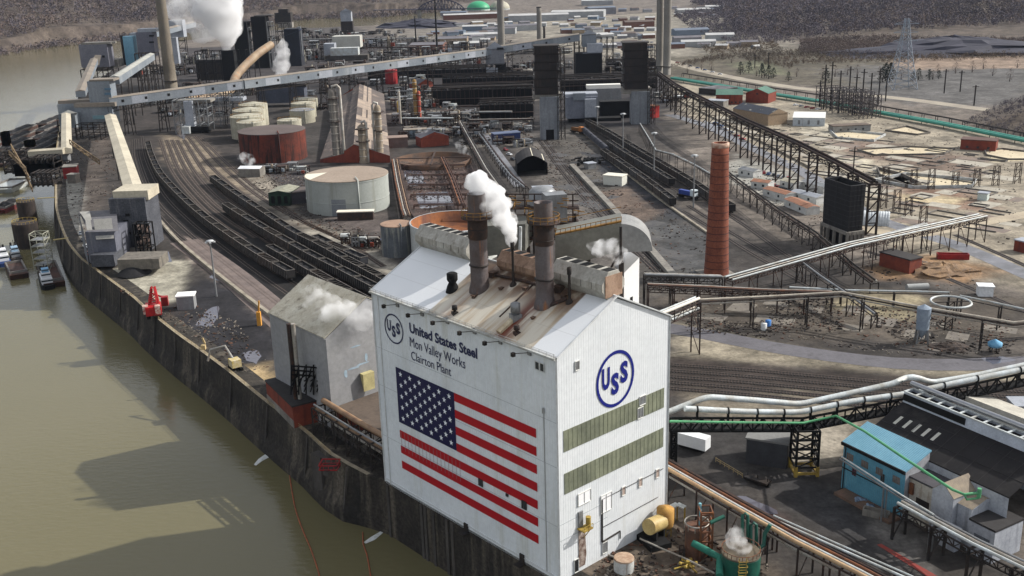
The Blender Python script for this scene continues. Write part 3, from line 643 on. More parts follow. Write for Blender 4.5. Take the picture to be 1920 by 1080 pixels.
def emblem(cx, cz, rx, rz, wallpt, right, normal, m, th, parent, lettf=1.0):
    r_ = MB(); n = 56; vs = []
    for k in range(n):
        t_ = 2*math.pi*k/n
        for q in (1., 1.-th): vs.append(wallpt+right*(cx+rx*q*math.cos(t_))+Z*(cz+rz*q*math.sin(t_))+normal*.11)
    r_.add(vs, [(2*k, 2*k+1, (2*k+3) % (2*n), (2*k+2) % (2*n)) for k in range(n)]); e = r_.build('round_emblem', m, parent)
    w_, h_ = rx*.40, rz*.78
    for ch_, ox, oz in (('U', -.70, -.26), ('S', -.22, -.56), ('S', .26, -.26)):
        lettering('emblem_letter', ch_, cx+ox*rx, cz+oz*rz, w_, h_ if ch_ == 'U' else h_, wallpt, right, normal, m, e, .045)
emblem(onG(1153.5, 710)[0], 39.45, 5.55, 6.0, bc, BB, -BA, M_logo, .115, house)
emblem(-52.5, 41.2, 3.6, 3.55, bc, -BA, -BB, M_ink, .1, house)
# glazing bands on the gable
M_band = mat('fibreglass_band', (124, 128, 108), (98, 102, 88), .16, (142, 146, 124), .8, rough=.5)
for z0, z1, b0, b1 in ((28.4, 32.9, 1.6, 31.4), (19.2, 23.7, 1.65, 31.4)):
    m = MB(); m.box(W(-.03, (b0+b1)/2, z0), (b1-b0, .14, z1-z0), math.atan2(BB.y, BB.x)); gb = m.build('glazing_band', M_band, house)
    m = MB()
    for i in range(1, 24): b_ = b0+i*(b1-b0)/24; m.beam(W(-.12, b_, z0), W(-.12, b_, z1), .08, .05)
    m.build('glazing_bar', mat('glazing_bar', (158, 160, 132), (110, 114, 92), .2), gb)
M_wf = mat('window_frame', (214, 214, 208), fine=0, rough=.5)
def win(face, c, w, h, fm=M_wf, gm=M_glass, bars=0, name='window'):
    x, z = c; wp = (lambda u, v, d: W(-d, u, v)) if face == 'G' else (lambda u, v, d: W(u, -d, v))
    m = MB(); m.hexa([wp(x-w/2, z-h/2, .14), wp(x+w/2, z-h/2, .14), wp(x+w/2, z-h/2, .02), wp(x-w/2, z-h/2, .02), wp(x-w/2, z+h/2, .14), wp(x+w/2, z+h/2, .14), wp(x+w/2, z+h/2, .02), wp(x-w/2, z+h/2, .02)])
    o = m.build(name, gm, house); m = MB()
    for a, b in (((x-w/2, z-h/2), (x+w/2, z-h/2)), ((x-w/2, z+h/2), (x+w/2, z+h/2)), ((x-w/2, z-h/2), (x-w/2, z+h/2)), ((x+w/2, z-h/2), (x+w/2, z+h/2))): m.beam(wp(*a, .16), wp(*b, .16), .16)
    for k in range(bars): u = x-w/2+w*(k+1)/(bars+1); m.beam(wp(u, z-h/2, .17), wp(u, z+h/2, .17), .12)
    m.build('frame', fm, o); return o
win('G', onG(1081.5, 685), 1.1, 1.9, gm=M_gal)
for q in ((1168.5, 920), (1200, 904), (1232, 887)): win('G', onG(*q), 1.1, 2.0, fm=M_wf, gm=mat('boarded_tan', (176, 158, 146), (150, 132, 124), .6))
win('G', onG(1204, 750), 1.9, 2.0, gm=M_gal, bars=0); win('G', onG(1200, 773.5), 1.7, 2.4, gm=M_gal, bars=1)
win('G', onG(1095, 932), 3.6, 2.6, gm=mat('white_shutter', (228, 228, 228), fine=.02), bars=1, fm=M_wf)
win('G', onG(1136, 941.5), 3.2, 4.0, gm=mat('white_shutter', (228, 228, 228)), bars=1); win('G', onG(1133.5, 1026), 1.5, 2.6, gm=M_gal, name='door')
win('G', onG(1080, 1060), 1.2, 3.0, gm=M_black, fm=M_wf, name='door')
win('F', onF(1008, 685.2), 1.2, 1.7, fm=M_wtrim); win('F', onF(1017, 688.5), 1.2, 1.7, fm=M_wtrim)
for q, w_, h_ in (((902, 904.5), 1.3, 1.5), ((951.5, 928), .7, .5), ((983.5, 946.5), 1.4, 1.7)): win('F', onF(*q), w_, h_, fm=M_dark)
# big sliding door outline, platform and soot on the gable foot
m = MB(); b0, zb = onG(1128, 1016); _, zt = onG(1128, 937)
m.beam(W(-.16, b0, zb), W(-.16, b0, zt), .35, .2); b1, zc = onG(1162, 998); m.beam(W(-.16, b0, zb), W(-.16, b1, zb+.3), .3, .2); m.beam(W(-.16, b1, zb+.3), W(-.16, b1, zb-1.5), .2, .2)
m.beam(W(-.16, b0, zt+.1), W(-.16, 31.5, zt+.1), .08); m.beam(W(-.16, b0, zb+3.4), W(-.16, 30, zb+3.6), .08); m.build('door_track', M_dark, house)
pb, pz = onG(1090, 985)
m = MB(); m.box(W(-1.1, pb, pz-.4), (2.6, 2.0, .3), math.atan2(BB.y, BB.x))
for u in (-1.3, 0, 1.3): m.beam(W(-2.05, pb+u, pz-.3), W(-2.05, pb+u, pz+.8), .1)
m.beam(W(-2.05, pb-1.3, pz+.8), W(-2.05, pb+1.3, pz+.8), .1); m.beam(W(-.1, pb+.6, pz-3), W(-2.0, pb+.6, pz-.3), .15)
pl = m.build('service_platform', M_yel, house)
m = MB(); m.box(W(-.2, pb-.4, pz), (1.2, .3, 3.4), math.atan2(BB.y, BB.x)); m.build('platform_door', M_gal, pl)
m = MB(); m.tube([W(-1.0, pb+1.0, pz), W(-1.0, pb+1.0, pz+2)], .55, 10); m.build('yellow_drum', M_yel, pl)
m = MB(); v = [W(-.13, pb-1.0, pz-.6), W(-.13, pb+.9, pz-.6), W(-.13, pb+1.3, pz-7), W(-.13, pb+.9, 1.0), W(-.13, pb-1.4, 1.0), W(-.13, pb-.9, pz-6)]
m.add(v, [(0, 1, 2, 3, 4, 5)]); m.build('soot_stain', mat('soot', (92, 70, 60), (170, 158, 148), .5, (70, 52, 46), 1.2, thr=(.4, .6)), house)
# flood lamps on arms along the eave
for q in ((742, 571), (788, 588), (835, 602), (886, 621), (934, 640), (988, 661)):
    a_, z_ = onF(*q); m = MB(); m.beam(W(a_-.9, -.05, z_+.35), W(a_-.9, -.35, z_+.35), .9, 1.3); fl = m.build('flood_lamp', M_gal, house)
    m = MB(); m.beam(W(a_-.6, -.3, z_+.2), W(a_+1.6, -2.0, z_-.1), .12); m.build('lamp_arm', M_dark, fl)
    m = MB(); m.box(W(a_+1.7, -2.1, z_-.7), (.7, .7, .8), .7); m.build('lamp_head', M_dark, fl)
m = MB()
for q in ((875, 990), (980, 1048)):
    a_, z_ = onF(*q); m.box(W(a_, -.9, z_-1), (1.9, 1.9, .2), math.atan2(BA.y, BA.x)); m.box(W(a_, -.2, z_-.8), (1.3, .3, 2), math.atan2(BA.y, BA.x))
m.build('outfall_hatch', M_dark, house)
# ---- ridge monitors, stacks, vents on the roof
def octbox(a0, a1, b, zc, w, h, mat_, name='roof_monitor', over=0.0):
    m = MB(); cs = w*.28; ch_ = h*.38
    prof = [(-w/2+cs, 0), (w/2-cs, 0), (w/2, ch_), (w/2, h-ch_), (w/2-cs, h), (-w/2+cs, h), (-w/2, h-ch_), (-w/2, ch_)]
    A_ = [W(a0, b+u, zc+v) for u, v in prof]; B_ = [W(a1, b+u, zc+v) for u, v in prof]; n = 8
    m.add(A_+B_, [tuple(range(8)), tuple(range(15, 7, -1))]+[(i, n+i, n+(i+1) % n, (i+1) % n) for i in range(n)])
    o = m.build(name, mat_, roof); m = MB()
    k = max(2, int(abs(a1-a0)/2.6)); aa = sorted((a0, a1))
    for i in range(k): 
        u0 = aa[0]+(aa[1]-aa[0])*(i+.12)/k; u1 = aa[0]+(aa[1]-aa[0])*(i+.82)/k
        m.add([W(u0, b-w*.2, zc+h+.03), W(u1, b-w*.2, zc+h+.03), W(u1, b+w*.2, zc+h+.03), W(u0, b+w*.2, zc+h+.03)], [(0, 1, 2, 3)])
    m.build('open_slot', M_black, o); m = MB()
    for i in range(1, k): u = aa[0]+(aa[1]-aa[0])*i/k; m = MB(); m.beam(W(u, b-w/2-.02, zc+ch_), W(u, b-w/2-.02, zc+h-ch_), .08); m.build('panel_joint', M_dark, o)
    return o
M_mon = mat('monitor_sheet', (176, 173, 164), (136, 132, 122), .2, (112, 104, 92), .5, rough=.6)
M_monr = mat('monitor_rusty', (156, 130, 110), (116, 90, 72), .3, (92, 72, 60), .6, rough=.7)
octbox(42.0, 60.8, 16.4, 55.6, 6.2, 5.6, M_mon); octbox(20.5, 32.5, 16.8, 55.2, 5.6, 5.0, M_monr); o = octbox(.8, 15.2, 16.6, 55.9, 6.4, 5.8, M_mon)
m = MB(); m.poly([tuple(W(.78, 16.6+u)[:2]) for u in (-2.4, 2.4)]+[tuple(W(.62, 16.6+u)[:2]) for u in (2.4, -2.4)], 56.6, 61.0); m.build('rusty_end_panel', M_monr, o)
def stack(px, pyb, r, pytop, name, joints, label=None):
    a, b = onR(px, pyb); z0 = roofz(b); P = W(a, b, z0-.5); zt = hgt(P, pytop); t = MB()
    t.lathe(P, [(r*1.25, 0), (r*1.2, .9), (r*1.02, 2.2), (r, 2.3), (r, zt-z0)], 28); t.lathe((P.x, P.y, zt-.5), [(r, 0), (r*.8, -.1), (r*.78, -3)], 28)
    o = t.build(name, mat('stack_'+name+str(int(px)), *( [(96, 90, 90), (82, 70, 66)] ), .25, (136, 92, 62), .45, rough=.6, metal=.2, thr3=(.56, .7)), roof, label=label)
    t = MB()
    for j in joints: z = z0+(zt-z0)*j; t.lathe((P.x, P.y, z), [(r*1.01, 0), (r*1.12, .08), (r*1.12, .3), (r*1.01, .4)], 28)
    t.build('joint_ring', M_dark, o); return o, P, z0, zt, a, b
for (px, pyb, r, pt, pyp) in ((900, 543, 1.9, 358, 408), (1022, 572, 1.82, 374, 417)):
    o, P, z0, zt, a, b = stack(px, pyb, r, pt, 'chimney', (.25, .62))
    zp = hgt(P, pyp); m = MB(); m.lathe((P.x, P.y, zp), [(r, 0), (r+1.5, 0), (r+1.5, .25), (r, .25)], 24)
    m.lathe((P.x, P.y, zp-4.5), [(r*1.02, 0), (r*1.1, .3), (r*1.1, 4.2), (r*1.02, 4.5)], 28); m.build('platform_deck', M_rustd, o)
    m = MB(); n = 14
    for k in range(n):
        t0, t1 = 2*math.pi*k/n, 2*math.pi*(k+1)/n; c = lambda t_, h: Vector((P.x+(r+1.4)*math.cos(t_), P.y+(r+1.4)*math.sin(t_), zp+.2+h))
        m.beam(c(t0, 0), c(t0, 1.4), .12)
        for h in (.7, 1.4): m.beam(c(t0, h), c(t1, h), .1)
    m.build('platform_rail', mat('rail_ochre', (150, 112, 52), (110, 80, 44), .5), o)
def slim(px, pyb, pyt, r, name='vent_pipe', mt=None):
    a, b = onR(px, pyb); P = W(a, b, roofz(b)-.3); zt = hgt(P, pyt); m = MB(); m.tube([P, Vector((P.x, P.y, zt))], r, 10); m.lathe((P.x, P.y, P.z), [(r*3, 0), (r*2.6, .8), (r, 1.4)], 14)
    m.lathe((P.x, P.y, zt-1.5), [(r, 0), (r*1.5, .2), (r*1.5, 1.5), (r*1.2, 1.6)], 12); return m.build(name, mt or M_dark, roof), Vector((P.x, P.y, zt))
_, V1 = slim(963, 537, 455, .3); _, V2_ = slim(1068, 570, 502, .3)
m = MB(); a, b = onR(849, 545); P = W(a, b, roofz(b)-.3)
m.lathe(P, [(1.6, 0), (1.2, 1.4), (.8, 2.2), (1.2, 2.8), (1.2, 4.2), (.9, 4.4)], 16); m.disc((P.x, P.y, P.z+4.38), .9, 16); m.build('roof_ventilator', M_black, roof, label='black roof ventilator')
for q, s_, mt in (((967, 600), 1.0, M_gal), ((853, 590), .6, M_dark), ((969, 628), .6, M_rustd)):
    a, b = onR(*q); P = W(a, b, roofz(b)-.3); m = MB(); m.box(P, (2.0*s_, 2.0*s_, 1.6*s_), .4); m.lathe(P+Z*1.5*s_, [(.5*s_, 0), (.5*s_, .4), (1.0*s_, .5), (1.0*s_, 2.3*s_), (.7*s_, 2.5*s_)], 14); m.disc(P+Z*(1.5*s_+2.48*s_), .7*s_, 14)
    m.build('roof_ventilator', mt, roof)
m = MB(); a0, b0 = onR(962, 604); a1, b1 = onR(935, 628); m.beam(W(a0, b0, roofz(b0)+.5), W(a1, b1, roofz(b1)+.5), 1.3, .8); m.build('roof_duct', mat('cream_duct', (196, 184, 156), (160, 140, 112), .3), roof)
# concrete foundation of the building down to the river
t = T('foundation_wall', 'dark ribbed sheet pile foundation under the white building, dropping into the river', 'river wall', W(0, 0, WZ))
m = MB(); m.poly([W(-60, .6), W(60.2, .6), W(60.2, 5), W(-60, 5)], WZ-2, -.6); m.build('pile_wall', mat('pile_concrete', (66, 56, 48), (44, 38, 34), .15, (98, 84, 70), .35, rough=.95, bump=.3, fine=.25), t)
m = MB()
for a_ in (59.5, 46, 44.6, 41.5, 36.5, 34.5): m.beam(W(a_, .25, WZ-1), W(a_, .25, -.8), .9, 1.2, up=tuple(BB))
m.build('buttress', M_concd, t)
m = MB()
for a_ in (57, 50, 38, 30): m.box(W(a_, .45, WZ-1), (3.2, .5, 14), math.atan2(BA.y, BA.x))
m.build('old_panel', mat('panel_concrete', (104, 94, 84), (74, 66, 58), .2, (52, 46, 42), .8), t)
# small white annexe and the big grey flue ducts behind the ridge
t = T('white_annexe', 'narrow bright white annexe wall standing behind the ridge of the white building', 'building', W(4, 34, 0))
yq = W(10, 36).y; v = [AY(1167, 560, yq), AY(1198, 560, yq+4), AY(1198, 560, yq+12), AY(1167, 560, yq+12)]; v = [Vector((p.x, p.y, 0)) for p in v]
v[2] = v[1]+Vector((-2, 7, 0)); v[3] = v[0]+Vector((-1, 7, 0)); zt = [hgt(v[0], 515), hgt(v[1], 483)]; zt = zt+[zt[1], zt[0]]
m = MB(); m.add([p for p in v]+[v[i]+Z*zt[i] for i in range(4)], [(3, 2, 1, 0), (4, 5, 6, 7), (0, 1, 5, 4), (1, 2, 6, 5), (2, 3, 7, 6), (3, 0, 4, 7)])
m.build('wall', mat('bright_white', (222, 222, 220), rough=.5, fine=.03), t)
m = MB(); q = v[0].lerp(v[1], .45); d = (v[1]-v[0]).normalized(); nn = Vector((d.y, -d.x, 0)); 
if nn.y > 0: nn = -nn
q = q+nn*.03; zc = hgt(q, 565); m.add([q+Z*(zc-.8), q+d*1+Z*(zc-.8), q+d*1+Z*(zc+.9), q+Z*(zc+.9)], [(0, 1, 2, 3)]); m.build('window', M_black, t)
t = T('flue_duct', 'huge grey boxed flue duct with curved end rising behind the white building roof', 'duct', W(8, 40, 0))
dy = W(10, 36).y; dy2 = W(2, 43).y
def Q(px, py, yy): return AY(px, py, yy)
p = [Q(1041, 567-62, dy), Q(1165, 470, dy2), Q(1165, 418, dy2), Q(1041, 443, dy)]
off = (p[1]-p[0]); off.z = 0; off = Vector((-off.y, off.x, 0)).normalized()*9
m = MB(); m.add([p[0], p[1], p[2], p[3]]+[x+off for x in p], [(0, 1, 2, 3), (7, 6, 5, 4), (3, 2, 6, 7), (0, 3, 7, 4), (1, 5, 6, 2), (0, 4, 5, 1)])
m.build('duct_box', mat('duct_sheet', (118, 118, 110), (98, 96, 88), .12, (134, 108, 74), .2, rough=.55, thr3=(.66, .76)), t)
m = MB(); pr = []; d = (p[1]-p[0]).normalized(); hh_ = p[2].z-p[1].z
for k in range(11):
    t_ = math.pi/2*k/10; pr.append(p[1]+Vector((d.x, d.y, 0))*math.sin(t_)*6.8+Z*(hh_*(math.cos(t_))*.98-.1-2*(1-math.cos(t_))*0))
n = len(pr); base = [p[1]-Z*.4]+pr; m.add(base+[x+off for x in base], [tuple(range(n+1)), tuple(range(2*n+1, n, -1))]+[(i, n+1+i, n+2+i, i+1) for i in range(1, n)]+[(0, 1, n+2, n+1), (0, n+1, 2*n+1, n)])
m.build('curved_hood', mat('hood_sheet', (140, 140, 138), (120, 120, 118), .15, rough=.5), t)
m = MB()
for q_ in (p[0]+off*.3, p[1]+off*.3, p[0]+off*.8, p[1]+off*.8, p[0].lerp(p[1], .5)+off*.2): m.beam(Vector((q_.x, q_.y, 0)), q_, .9)
for i in range(3): m.beam(p[0].lerp(p[1], i/2)+off*.2-Z*12, p[0].lerp(p[1], (i+1)/2 if i < 2 else 1)+off*.2, .4)
m.build('support_frame', M_rustd, t)
m = MB(); 
for i in range(14):
    u = p[3].lerp(p[2], i/13)+off*.05; m.beam(u, u+Z*1.3, .12)
m.beam(p[3]+Z*1.3, p[2]+Z*1.3, .12); m.beam(p[3]+off+Z*1.3, p[2]+off+Z*1.3, .12); m.beam(p[3]+Z*.2+off*.1, p[2]+Z*.2+off*.1, 1.0, .3); m.build('walkway_rail', mat('rail_ochre', ()) if False else MATS['rail_ochre'], t)
t = T('flue_duct', 'dark grey sloped flue duct between the two rusty roof stacks', 'duct', W(34, 38, 0)); yy = W(33, 30).y
m = MB(); q = [Q(905, 482, yy), Q(985, 470, yy), Q(985, 420, yy), Q(880, 425, yy)]; oo = Vector((2, 9, 0))
m.add(q+[x+oo for x in q], [(0, 1, 2, 3), (7, 6, 5, 4), (3, 2, 6, 7), (0, 3, 7, 4), (1, 5, 6, 2), (0, 4, 5, 1)])
m.build('duct_box', mat('duct_sheet2', (112, 112, 104), (84, 84, 80), .15, (60, 58, 56), .4), t)
m = MB(); 
for x_ in (0, 1): m.beam(Vector((q[x_].x+1, q[x_].y+3, 0)), q[x_]+oo*.4, .8)
m.build('support_frame', M_dark, t)
m = MB(); m.tube([Q(975, 470, yy-1), Q(976, 425, yy-1)], .35, 8); m.build('white_pipe', M_pwhite, t)
# spray of scaffold, tanks and handrails between ducts: process deck
t = T('process_deck', 'cluttered steel process deck with ochre handrails behind the twin roof stacks', 'platform', W(20, 52, 0))
yy = W(20, 52).y; M_och = MATS['rail_ochre']
m = MB()
for k, (py, pz) in enumerate(((445, 0), (415, 0), (388, 0))):
    for i in range(9):
        px = 930+i*18; m.beam(AY(px, py, yy+3*k), AY(px, py-24, yy+3*k), .3)
    for s_ in (0, -12, -24): m.beam(AY(925, py+s_, yy+3*k), AY(1085, py+s_, yy+3*k), .25)
    m.beam(AY(925, py+s_+24, yy+3*k+2), AY(1085, py+s_+24, yy+3*k+2), 4, .3)
m.build('deck_frame', M_rustd, t)
m = MB()
for k in range(26):
    px, py = random.uniform(930, 1085), random.uniform(375, 440); m.beam(AY(px, py, yy+random.uniform(-1, 6)), AY(px, py-9, yy+random.uniform(-1, 6)), .18); m.beam(AY(px, py-9, yy), AY(px+12, py-8, yy), .18)
m.build('handrail', M_och, t)
m = MB()
for px in (932, 1000, 1078): m.beam(Vector((AY(px, 400, yy+3).x, yy+3, 0)), AY(px, 400, yy+3), .6)
m.build('leg_frame', M_dark, t)
m = MB(); m.box(AY(1040, 414, yy+2), (5, 4, 6.5), .2); m.build('grey_cabinet', M_gal, t)
m = MB(); m.lathe(AY(1018, 420, yy+10), [(3.2, 0), (3.2, 8), (2.4, 8.8), (0, 9.2)], 20); m.build('vessel', M_gal, t)
# steam plumes -------------------------------------------------------
STEAM = []
def steam(name, label, path, radii, dens=.5, seed=0, scale=.22, thr=(.42, .62)):
    thr = (thr[0]+.05, thr[1]+.07); dens *= .95
    lo = Vector((min(p.x-r for p, r in zip(path, radii)), min(p.y-r for p, r in zip(path, radii)), min(p.z-r for p, r in zip(path, radii))))
    hi = Vector((max(p.x+r for p, r in zip(path, radii)), max(p.y+r for p, r in zip(path, radii)), max(p.z+r for p, r in zip(path, radii))))
    r0 = np.random.RandomState(seed+50); P = []; R_ = []
    for i in range(len(path)-1):
        for k in range(5):
            t_ = k/5; p = path[i].lerp(path[i+1], t_); rr = radii[i]+(radii[i+1]-radii[i])*t_
            for q in range(3):
                j = Vector(r0.randn(3))*rr*.33; P.append(p+j); R_.append(rr*r0.uniform(.5, .85))
    bm = bmesh.new()
    for p, rr in zip(P, R_): bmesh.ops.create_icosphere(bm, subdivisions=2, radius=rr, matrix=Matrix.Translation(p-path[0]))
    me = bpy.data.meshes.new(name); bm.to_mesh(me); bm.free(); o = bpy.data.objects.new(name, me); COL.objects.link(o); o.location = path[0]
    rm = o.modifiers.new('remesh', 'REMESH'); rm.mode = 'VOXEL'; rm.voxel_size = max(radii)*.12
    tx = bpy.data.textures.new(name, 'CLOUDS'); tx.noise_scale = max(radii)*.5; dm = o.modifiers.new('d', 'DISPLACE'); dm.texture = tx; dm.strength = max(radii)*.45; dm.mid_level = .5
    m = bpy.data.materials.new('steam_'+str(len(STEAM))); m.use_nodes = True; N = m.node_tree.nodes; L = m.node_tree.links; N.remove(N['Principled BSDF'])
    pv = N.new('ShaderNodeVolumePrincipled'); pv.inputs['Color'].default_value = (1, 1, 1, 1); pv.inputs['Anisotropy'].default_value = 0
    tc = N.new('ShaderNodeTexCoord'); n = N.new('ShaderNodeTexNoise'); n.inputs['Scale'].default_value = scale; n.inputs['Detail'].default_value = 6
    L.new(tc.outputs['Object'], n.inputs['Vector']); r = N.new('ShaderNodeMapRange'); r.inputs[1].default_value, r.inputs[2].default_value = thr; r.inputs[3].default_value = 0.0; r.inputs[4].default_value = dens
    L.new(n.outputs[0], r.inputs[0]); L.new(r.outputs[0], pv.inputs['Density']); L.new(pv.outputs[0], N['Material Output'].inputs['Volume'])
    me.materials.append(m); STEAM.append(o); return setp(o, label, 'steam')
y1 = V1.y; steam('steam_plume', 'thick white steam streaming left from the slim pipe between the roof stacks', [V1, AY(955, 425, y1+2), AY(925, 385, y1+4), AY(898, 350, y1+6), AY(885, 325, y1+8)], [.7, 2.2, 3.2, 2.6, 1.5], 1.1, 1, .3, (.3, .5))
y1 = V2_.y; V3 = AY(1167, 492, W(-1, 30).y)
steam('steam_plume', 'small white steam puff drifting left by the curved duct hood', [V3, AY(1155, 470, V3.y), AY(1130, 462, V3.y), AY(1105, 466, V3.y)], [.5, 1.8, 2.0, 1.3], .8, 2, .35, (.38, .6))
m = MB(); m.tube([Vector((V3.x, V3.y, 50)), V3], .35, 8); m.tube([AY(1164, 560, V3.y), AY(1164, 425, V3.y)], .3, 8); m.build('vent_pipe', M_dark, roof)
# ================================================================ GENERIC BUILDERS
def gable(t, c0, c1, dep, h, rise=0., mw=M_grey, mr=M_roofb, over=.4, along=True, z0=0., wname='wall'):
    """c0,c1 near ground corners, dep metres away from the camera"""
    c0 = Vector((c0[0], c0[1], z0)); c1 = Vector((c1[0], c1[1], z0)); d = (c1-c0); L = d.length; d.normalize(); n = Vector((-d.y, d.x, 0))
    if n.dot(c0-Vector((0, 0, z0))) < 0: n = -n
    q = [c0, c1, c1+n*dep, c0+n*dep]; m = MB(); m.poly([(p.x, p.y) for p in q], z0, z0+h)
    w = m.build(wname, mw, t); m = MB(); u = Z*(z0+h) ; o = over
    def P(a, b, z): return c0+d*a+n*b+Z*z
    if rise <= 0: m.poly([tuple(P(-o, -o, 0)[:2]), tuple(P(L+o, -o, 0)[:2]), tuple(P(L+o, dep+o, 0)[:2]), tuple(P(-o, dep+o, 0)[:2])], z0+h, z0+h+.45)
    else:
        if along: e = [P(-o, -o, h), P(L+o, -o, h), P(L+o, dep+o, h), P(-o, dep+o, h)]; r = [P(-o, dep/2, h+rise), P(L+o, dep/2, h+rise)]; f = [(0, 1, 5, 4), (2, 3, 4, 5), (1, 2, 5), (3, 0, 4), (3, 2, 1, 0)]
        else: e = [P(-o, -o, h), P(L+o, -o, h), P(L+o, dep+o, h), P(-o, dep+o, h)]; r = [P(L/2, -o, h+rise), P(L/2, dep+o, h+rise)]; f = [(0, 4, 5, 3), (1, 2, 5, 4), (0, 1, 4), (2, 3, 5), (3, 2, 1, 0)]
        m.add(e+r, f)
        if True:
            oo = .02
            if along:
                for a_ in (-oo-o, L+oo+o): g = MB(); g.add([P(a_, 0, h), P(a_, dep, h), P(a_, dep/2, h+rise*.97)], [(0, 1, 2)]); g.build('gable_end', mw, t)
            else:
                for b_ in (-oo-o, dep+oo+o): g = MB(); g.add([P(0, b_, h), P(L, b_, h), P(L/2, b_, h+rise*.97)], [(0, 1, 2)]); g.build('gable_end', mw, t)
    r_ = m.build('roof', mr, t)
    return q, d, n, w, r_
def wins(t, c0, d, n, us, z, w, h, mg=M_glass, name='window'):
    for u in us:
        p = c0+d*u-n*.06; m = MB(); m.hexa([p-d*w/2+Z*z, p+d*w/2+Z*z, p+d*w/2+n*.05+Z*z, p-d*w/2+n*.05+Z*z, p-d*w/2+Z*(z+h), p+d*w/2+Z*(z+h), p+d*w/2+n*.05+Z*(z+h), p-d*w/2+n*.05+Z*(z+h)])
        m.build(name, mg, t)
def tank(px0, px1, yb, yt, label, mw, mt, name='storage_tank', cone=.06, open_=False, minner=None, zt=None, rings=2, rail=False, pipe=True):
    P = G((px0+px1)/2, yb); r = (px1-px0)/2*mpp((P.x, P.y, 8)); dr = Vector((P.x, P.y, 0)).normalized(); r *= 1+.5*r/P.length
    h = zt or hgt(P, yt); C_ = P+dr*r; t = T(name, label, 'tank', (C_.x, C_.y, 0))
    m = MB(); m.lathe(C_, [(r, 0), (r, h)], 56); m.build('shell', mw, t)
    m = MB()
    if open_:
        m.lathe(C_, [(r, h), (r*.985, h), (r*.985, h-4.5), (0, h-4.6)], 56); m.build('inner_liner', minner, t); m = MB(); m.lathe(C_, [(r*1.0, h-.3), (r*1.012, h-.2), (r*1.012, h+.15), (r*.985, h+.15)], 56); m.build('rim', M_wtrim, t)
    else:
        m.lathe(C_, [(r*1.01, h), (r*1.01, h+.25), (r*.97, h+.35), (0, h+.35+r*cone)], 56, smooth=False); m.build('roof', mt, t)
    m = MB()
    for k in range(rings): z = h*(.35+.6*k/max(1, rings-1)) if rings > 1 else h*.93; m.lathe((C_.x, C_.y, z), [(r, 0), (r*1.008, .02), (r*1.008, .22), (r, .24)], 56)
    if rings: m.build('girder_ring', mw, t)
    if rail:
        m = MB(); k_ = 22
        for k in range(k_):
            a0, a1 = 2*math.pi*k/k_, 2*math.pi*(k+1)/k_; c = lambda a, z: C_+Vector((math.cos(a)*r*.96, math.sin(a)*r*.96, h+z))
            m.beam(c(a0, 0), c(a0, 1.4), .12); m.beam(c(a0, 1.4), c(a1, 1.4), .12)
        m.build('handrail', MATS['rail_ochre'], t)
    if pipe:
        m = MB(); m.tube([C_+Vector((r*.4, -r*.93, 0)), C_+Vector((r*.4, -r*.93, h+.8)), C_+Vector((r*.3, -r*.6, h+.9+r*cone*.4))], .35, 6); m.build('vent_pipe', mw, t)
    return t, C_, r, h
def rack(name, label, path, pipes, wid=3., gap=0, posts=10, mpost=M_rustd, truss=0., legw=.35, cat='pipe rack', ground=None, group=None, batter=0., brace=True, skip=()):
    """pipes: list of (offset across, height above path, radius, material)"""
    P = [Vector(p) for p in path]; t = T(name, label, cat, (P[0].x, P[0].y, 0), group); seg = [(a, b) for a, b in zip(P[:-1], P[1:])]
    bys = {}
    for off, dz, r, mt in pipes:
        pts = []
        for i, p in enumerate(P):
            d = (P[min(i+1, len(P)-1)]-P[max(i-1, 0)]); d.z = 0; d.normalize(); pts.append(p+Vector((-d.y, d.x, 0))*off+Z*dz)
        m = MB(); m.tube(pts, r, 8); m.build('pipe', mt, t)
    fr_ = MB(); k = 0; tot = 0
    for a, b in seg:
        L = (b-a).length; d = (b-a).normalized(); n = Vector((-d.y, d.x, 0)).normalized()
        for s_ in (-1, 1): fr_.beam(a+n*s_*wid/2-Z*.2, b+n*s_*wid/2-Z*.2, .28)
        if truss:
            for s_ in (-1, 1): fr_.truss(a+n*s_*wid/2-Z*.2, b+n*s_*wid/2-Z*.2, truss, .26, max(2, int(L/truss/1.1)))
        c = max(1, int(L/posts)); 
    fr_.build('frame', mpost, t)
    def at(s):
        for a, b in seg:
            L = (b-a).length
            if s <= L or b is P[-1]: d = (b-a).normalized(); return a.lerp(b, min(1, s/L)), Vector((-d.y, d.x, 0)).normalized(), d
            s -= L
    tot = sum((b-a).length for a, b in seg); nb = max(1, int(tot/posts))
    for i in range(nb+1):
        if i in skip: continue
        p, n, d = at(min(tot-.01, tot*i/nb)); m = MB(); z = p.z-.3-truss
        for s_ in (-1, 1): m.beam(p+n*s_*(wid/2+batter)-Z*p.z, p+n*s_*wid/2-Z*(.3), legw)
        m.beam(p-n*wid/2-Z*.4, p+n*wid/2-Z*.4, legw*.8)
        if brace and z > 4:
            st = max(1, int(z/5))
            for j in range(st):
                z0, z1 = p.z*0+z*j/st-p.z, z*(j+1)/st-p.z; m.beam(p-n*wid/2+Z*z0, p+n*wid/2+Z*z1, legw*.5); m.beam(p-n*wid/2+Z*z1, p+n*wid/2+Z*z1, legw*.5)
        m.build('trestle', mpost, t)
    return t
